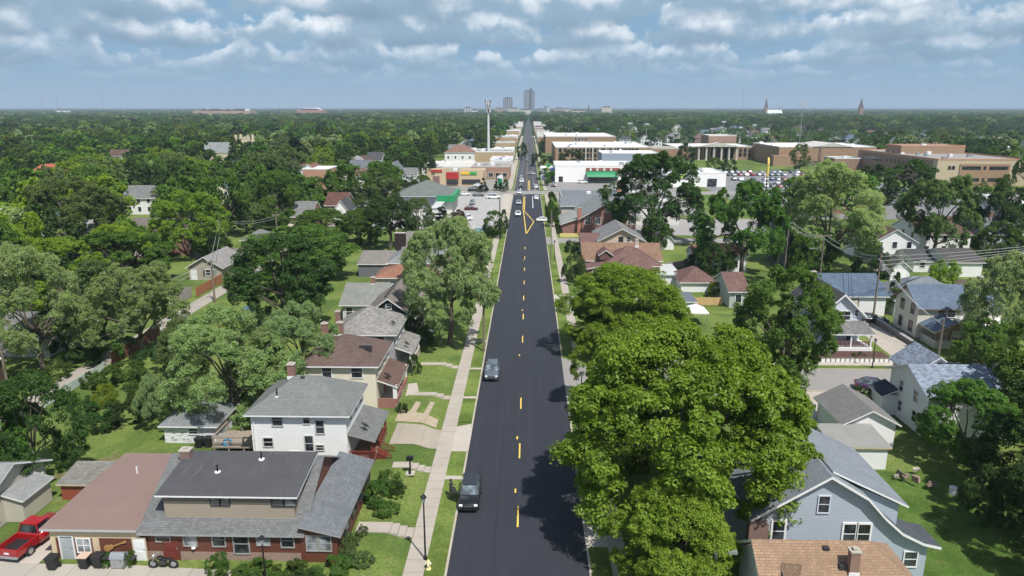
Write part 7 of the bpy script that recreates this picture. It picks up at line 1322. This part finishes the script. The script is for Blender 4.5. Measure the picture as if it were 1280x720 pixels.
# ------------------------------------------------------------------ woods: scatter, the nearest as single trees, the rest as one woodland
BLOCK = [(-9.5, 10.5, -50, 4000), (-60.5, -54.5, 0, 300), (-260, 330, 284, 304), (5, 150, 79, 95), (5, 140, 178, 193), (-36, -6, 110, 150), (-20, -6, 150, 203), (-48, -6, 203, 290), (9, 74, 205, 425), (12, 160, 380, 640), (150, 262, 425, 560), (76, 200, 215, 425), (180, 265, 320, 412), (-62, -6, 298, 500), (-28, 28, 500, 1500), (-12, 14, 400, 4000), (-54, -9, 30, 200), (9, 62, 30, 200), (56, 100, 90, 200), (100, 160, 150, 215), (-75, -59, 135, 180), (-96, -78, 155, 178), (-104, -60, 298, 322), (-66, -40, 40, 112)]
for o in list(S.objects):
    if o.parent is None and o.get('category') in ('house', 'garage', 'shed', 'church', 'building', 'office', 'shop', 'restaurant', 'store', 'school', 'showroom', 'warehouse', 'carport') and o.location.y < 800 and not o.name.startswith('office_block'):
        l = o.location; BLOCK.append((l.x - 9, l.x + 9, l.y - 14, l.y + 8))
def free(x, y): return not any(a <= x <= b and c <= y <= d for a, b, c, d in BLOCK)
rng = np.random.default_rng(11); pts = []
def field(y0, y1, sp, R, H):
    y = y0
    while y < y1:
        half = y * .80 + 30; x = -half
        while x < half:
            px, py = x + rng.uniform(-.5, .5) * sp, y + rng.uniform(-.5, .5) * sp
            # built-up ground on the east side is looser than the west woods
            keep = .93 if px < -20 else (.20 if 560 < py < 1150 else (.45 if py < 1100 else .78))
            if px < -20 and -120 < px and py > 500: keep = .72
            k = .68 if (px > 60 and 560 < py < 1150) else 1
            if rng.random() < keep and free(px, py): pts.append((px, py, R * k * rng.uniform(.7, 1.35), H * k * rng.uniform(.66, 1.3)))
            x += sp
        y += sp
field(56, 420, 10.5, 7.4, 13.5); field(420, 900, 12, 8.2, 14); field(900, 1900, 15, 9.4, 14)
# scattered homes of the blocks beyond
rh = random.Random(21); nh = 0
WALLC = [('white', WHSIDE), ('grey', GRSIDE), ('cream', CREAM), ('tan', TANS), ('brick', BRICK)]; ROOFC = [('grey', GREYROOF), ('charcoal', DKROOF), ('brown', BRROOF), ('blue grey', BLROOF), ('mauve', MAUVE)]
homes = []
def home(x, y, w_, d, e, r, kind):
    global nh
    if any(abs(x - a) < 16 and abs(y - b) < 16 for a, b in homes): return
    homes.append((x, y)); wn, wm = rh.choice(WALLC[:1] * 3 + WALLC); rn_, rm = rh.choice(ROOFC); zone = 'beyond the school' if x > 10 and y > 450 else ('along the far main street' if abs(x) < 60 else ('in the west woods' if x < 0 else 'past the dealer lot'))
    lab = '%s house with a %s %s roof %s' % (wn, rn_, {'gx': 'side gable', 'gy': 'front gable', 'hip': 'hip'}[kind], zone)
    h = thing('house', (x, y, 0), lab, 'house'); blk(h, kind, x - w_ / 2, x + w_ / 2, y - d / 2, y + d / 2, 0, e, r, wm, rm, .5)
    for s in range(2 if e > 4.4 else 1):
        for i in (-1, 0, 1): a = x + i * w_ * .3 - .5; win(h, 'S', y - d / 2 - .02, a, a + 1, 1 + 2.8 * s, 2.5 + 2.8 * s, None, None, 1, 'window', .1, True)
    nh += 1
def rhome(x, y):
    e = rh.choice((3.4, 5.6, 5.6)); home(x, y, rh.uniform(8, 12), rh.uniform(8, 12), e, e + rh.uniform(2.4, 4), rh.choice(('gx', 'gy', 'hip')))
for i in range(44): rhome(rh.uniform(90, 420), rh.uniform(650, 1150))
for i in range(16): rhome(rh.uniform(265, 480), rh.uniform(420, 700))
for y in range(520, 1500, 34):
    rhome(-46 - rh.uniform(0, 8), y + 8)
    if y > 660: rhome(44 + rh.uniform(0, 8), y)
for i in range(26): rhome(rh.uniform(-380, -70), rh.uniform(330, 820))
for i in range(10): rhome(rh.uniform(-130, -66), rh.uniform(190, 330))
pts = [p for p in pts if not any(abs(p[0] - a) < 8.5 and -17 < p[1] - b < 9 for a, b in homes)]
# keep the sightlines to the houses that show between the crowns
def PX(x, y, z):
    d = Vector((x - CAMX, y, z - CAMZ)); f_ = d.dot(FW); return 640 + F * d.dot(RT) / f_, 360 - F * d.dot(UP) / f_
show = [(PX(o.location.x, o.location.y, 3), o.location.y) for o in S.objects if o.parent is None and o.get('category') in ('house', 'garage', 'shed', 'church', 'building', 'carport') and 95 < o.location.y < 460 and o.location.x < 260]
def blocks(p):
    x, y, R, H = p; (cx, cy), (_, ty) = PX(x, y, H * .5), PX(x, y, H); rp = R * F / (y + 10)
    return any(y < Y and abs(cx - hx) < rp * (1.0 if 425 < Y < 445 else .55) + 3 and ty < hy + (-6 if 425 < Y < 445 else 2) and Y - y < (400 if 425 < Y < 445 else 60) for (hx, hy), Y in show)
pts = [p for p in pts if not blocks(p)]
pts.sort(key=lambda p: math.hypot(p[0], p[1]))
NIND = max(0, 292 - sum(1 for o in S.objects if o.get('category') == 'tree'))
tones = [('green', 'mid green'), ('dark', 'dark green'), ('yellow', 'yellow-green'), ('grey', 'grey green'), ('green', 'mid green'), ('silver', 'silvery'), ('yellow', 'yellow-green'), ('green', 'mid green')]
for x, y, R, H in pts[:NIND]:
    s, w_ = tones[rng.integers(len(tones))]; zone = 'in the woods west of the alley' if x < -30 else ('in the yards east of the dealer lot' if x > 150 else 'among the eastern back yards')
    tree(x, y, R, H, s, rng.choice(['round', 'broad', 'round']), 'mid' if y > 140 else 'near', '%s broadleaf tree %s' % (w_, zone), 'broadleaf trees ' + zone, z=0, tint=rng.uniform(1.1, 1.6))
rest = pts[NIND:]
def field2(y0, y1, sp, R, H):
    y = y0
    while y < y1:
        half = y * .80; x = -half
        while x < half:
            px, py = x + rng.uniform(-.5, .5) * sp, y + rng.uniform(-.5, .5) * sp
            if abs(px) > 14 and rng.random() < .92: rest.append((px, py, R * rng.uniform(.7, 1.4), H * rng.uniform(.7, 1.2)))
            x += sp
        y += sp
field2(1900, 4200, 27, 16, 15); field2(4200, 9000, 70, 42, 17); field2(9000, 16000, 170, 105, 20)
# instances on points
wc = bpy.data.collections.new('woodland_crowns'); lows = []
for i, (s, sh) in enumerate((('green', 'round'), ('green', 'broad'), ('dark', 'round'), ('dark', 'broad'), ('silver', 'round'), ('yellow', 'round'), ('grey', 'broad'), ('lime', 'round'), ('green', 'round'))):
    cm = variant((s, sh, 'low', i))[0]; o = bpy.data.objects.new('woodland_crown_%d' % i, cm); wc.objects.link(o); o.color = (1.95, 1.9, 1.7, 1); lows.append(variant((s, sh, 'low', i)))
pa = np.array(rest); n = len(pa); me = bpy.data.meshes.new('woodland'); me.vertices.add(n); co = np.zeros((n, 3), np.float32); co[:, :2] = pa[:, :2]; me.vertices.foreach_set('co', co.ravel())
idx = rng.choice(9, n, p=[.2, .18, .14, .1, .06, .13, .08, .02, .09]).astype(np.int32)
# tones drift over the far woods in patches
a = me.attributes.new('idx', 'INT', 'POINT'); a.data.foreach_set('value', idx)
H0 = np.array([lows[k][3] for k in idx]); a = me.attributes.new('scl', 'FLOAT_VECTOR', 'POINT'); a.data.foreach_set('vector', np.stack([pa[:, 2] / 8, pa[:, 2] / 8, pa[:, 3] / H0], 1).astype(np.float32).ravel())
a = me.attributes.new('rot', 'FLOAT_VECTOR', 'POINT'); rt_ = np.zeros((n, 3), np.float32); rt_[:, 2] = rng.uniform(0, 6.28, n); a.data.foreach_set('vector', rt_.ravel())
wo = bpy.data.objects.new('woodland', me); C.objects.link(wo); wo['kind'] = 'stuff'; wo['label'] = 'far woods filling the plain to the horizon'
ng = bpy.data.node_groups.new('woodland_scatter', 'GeometryNodeTree'); ng.interface.new_socket('Geometry', in_out='INPUT', socket_type='NodeSocketGeometry'); ng.interface.new_socket('Geometry', in_out='OUTPUT', socket_type='NodeSocketGeometry')
gi = ng.nodes.new('NodeGroupInput'); go = ng.nodes.new('NodeGroupOutput'); ip = ng.nodes.new('GeometryNodeInstanceOnPoints'); ci = ng.nodes.new('GeometryNodeCollectionInfo')
ci.inputs['Collection'].default_value = wc; ci.inputs['Separate Children'].default_value = True; ci.inputs['Reset Children'].default_value = True
def na(nm, ty): q = ng.nodes.new('GeometryNodeInputNamedAttribute'); q.data_type = ty; q.inputs['Name'].default_value = nm; return q.outputs['Attribute']
mp = ng.nodes.new('GeometryNodeMeshToPoints')
ng.links.new(gi.outputs[0], mp.inputs[0]); ng.links.new(mp.outputs[0], ip.inputs['Points']); ng.links.new(ci.outputs[0], ip.inputs['Instance']); ip.inputs['Pick Instance'].default_value = True
er = ng.nodes.new('FunctionNodeEulerToRotation'); ng.links.new(na('rot', 'FLOAT_VECTOR'), er.inputs[0]); ng.links.new(er.outputs[0], ip.inputs['Rotation'])
ng.links.new(na('idx', 'INT'), ip.inputs['Instance Index']); ng.links.new(na('scl', 'FLOAT_VECTOR'), ip.inputs['Scale']); ng.links.new(ip.outputs[0], go.inputs[0])
wo.modifiers.new('scatter', 'NODES').node_group = ng
# things that share a label form a group
seen = {}
for o in S.objects:
    if o.get('label') and o.get('category'): seen.setdefault(o['label'], []).append(o)
for l, os_ in seen.items():
    if len(os_) > 1:
        g = next((o['group'] for o in os_ if o.get('group')), None) or (l.split(' with ')[0] + ' group')
        for o in os_: o['group'] = g
print('trees', sum(1 for o in S.objects if o.get('category') == 'tree'), 'woodland points', n, 'objects', len(S.objects))
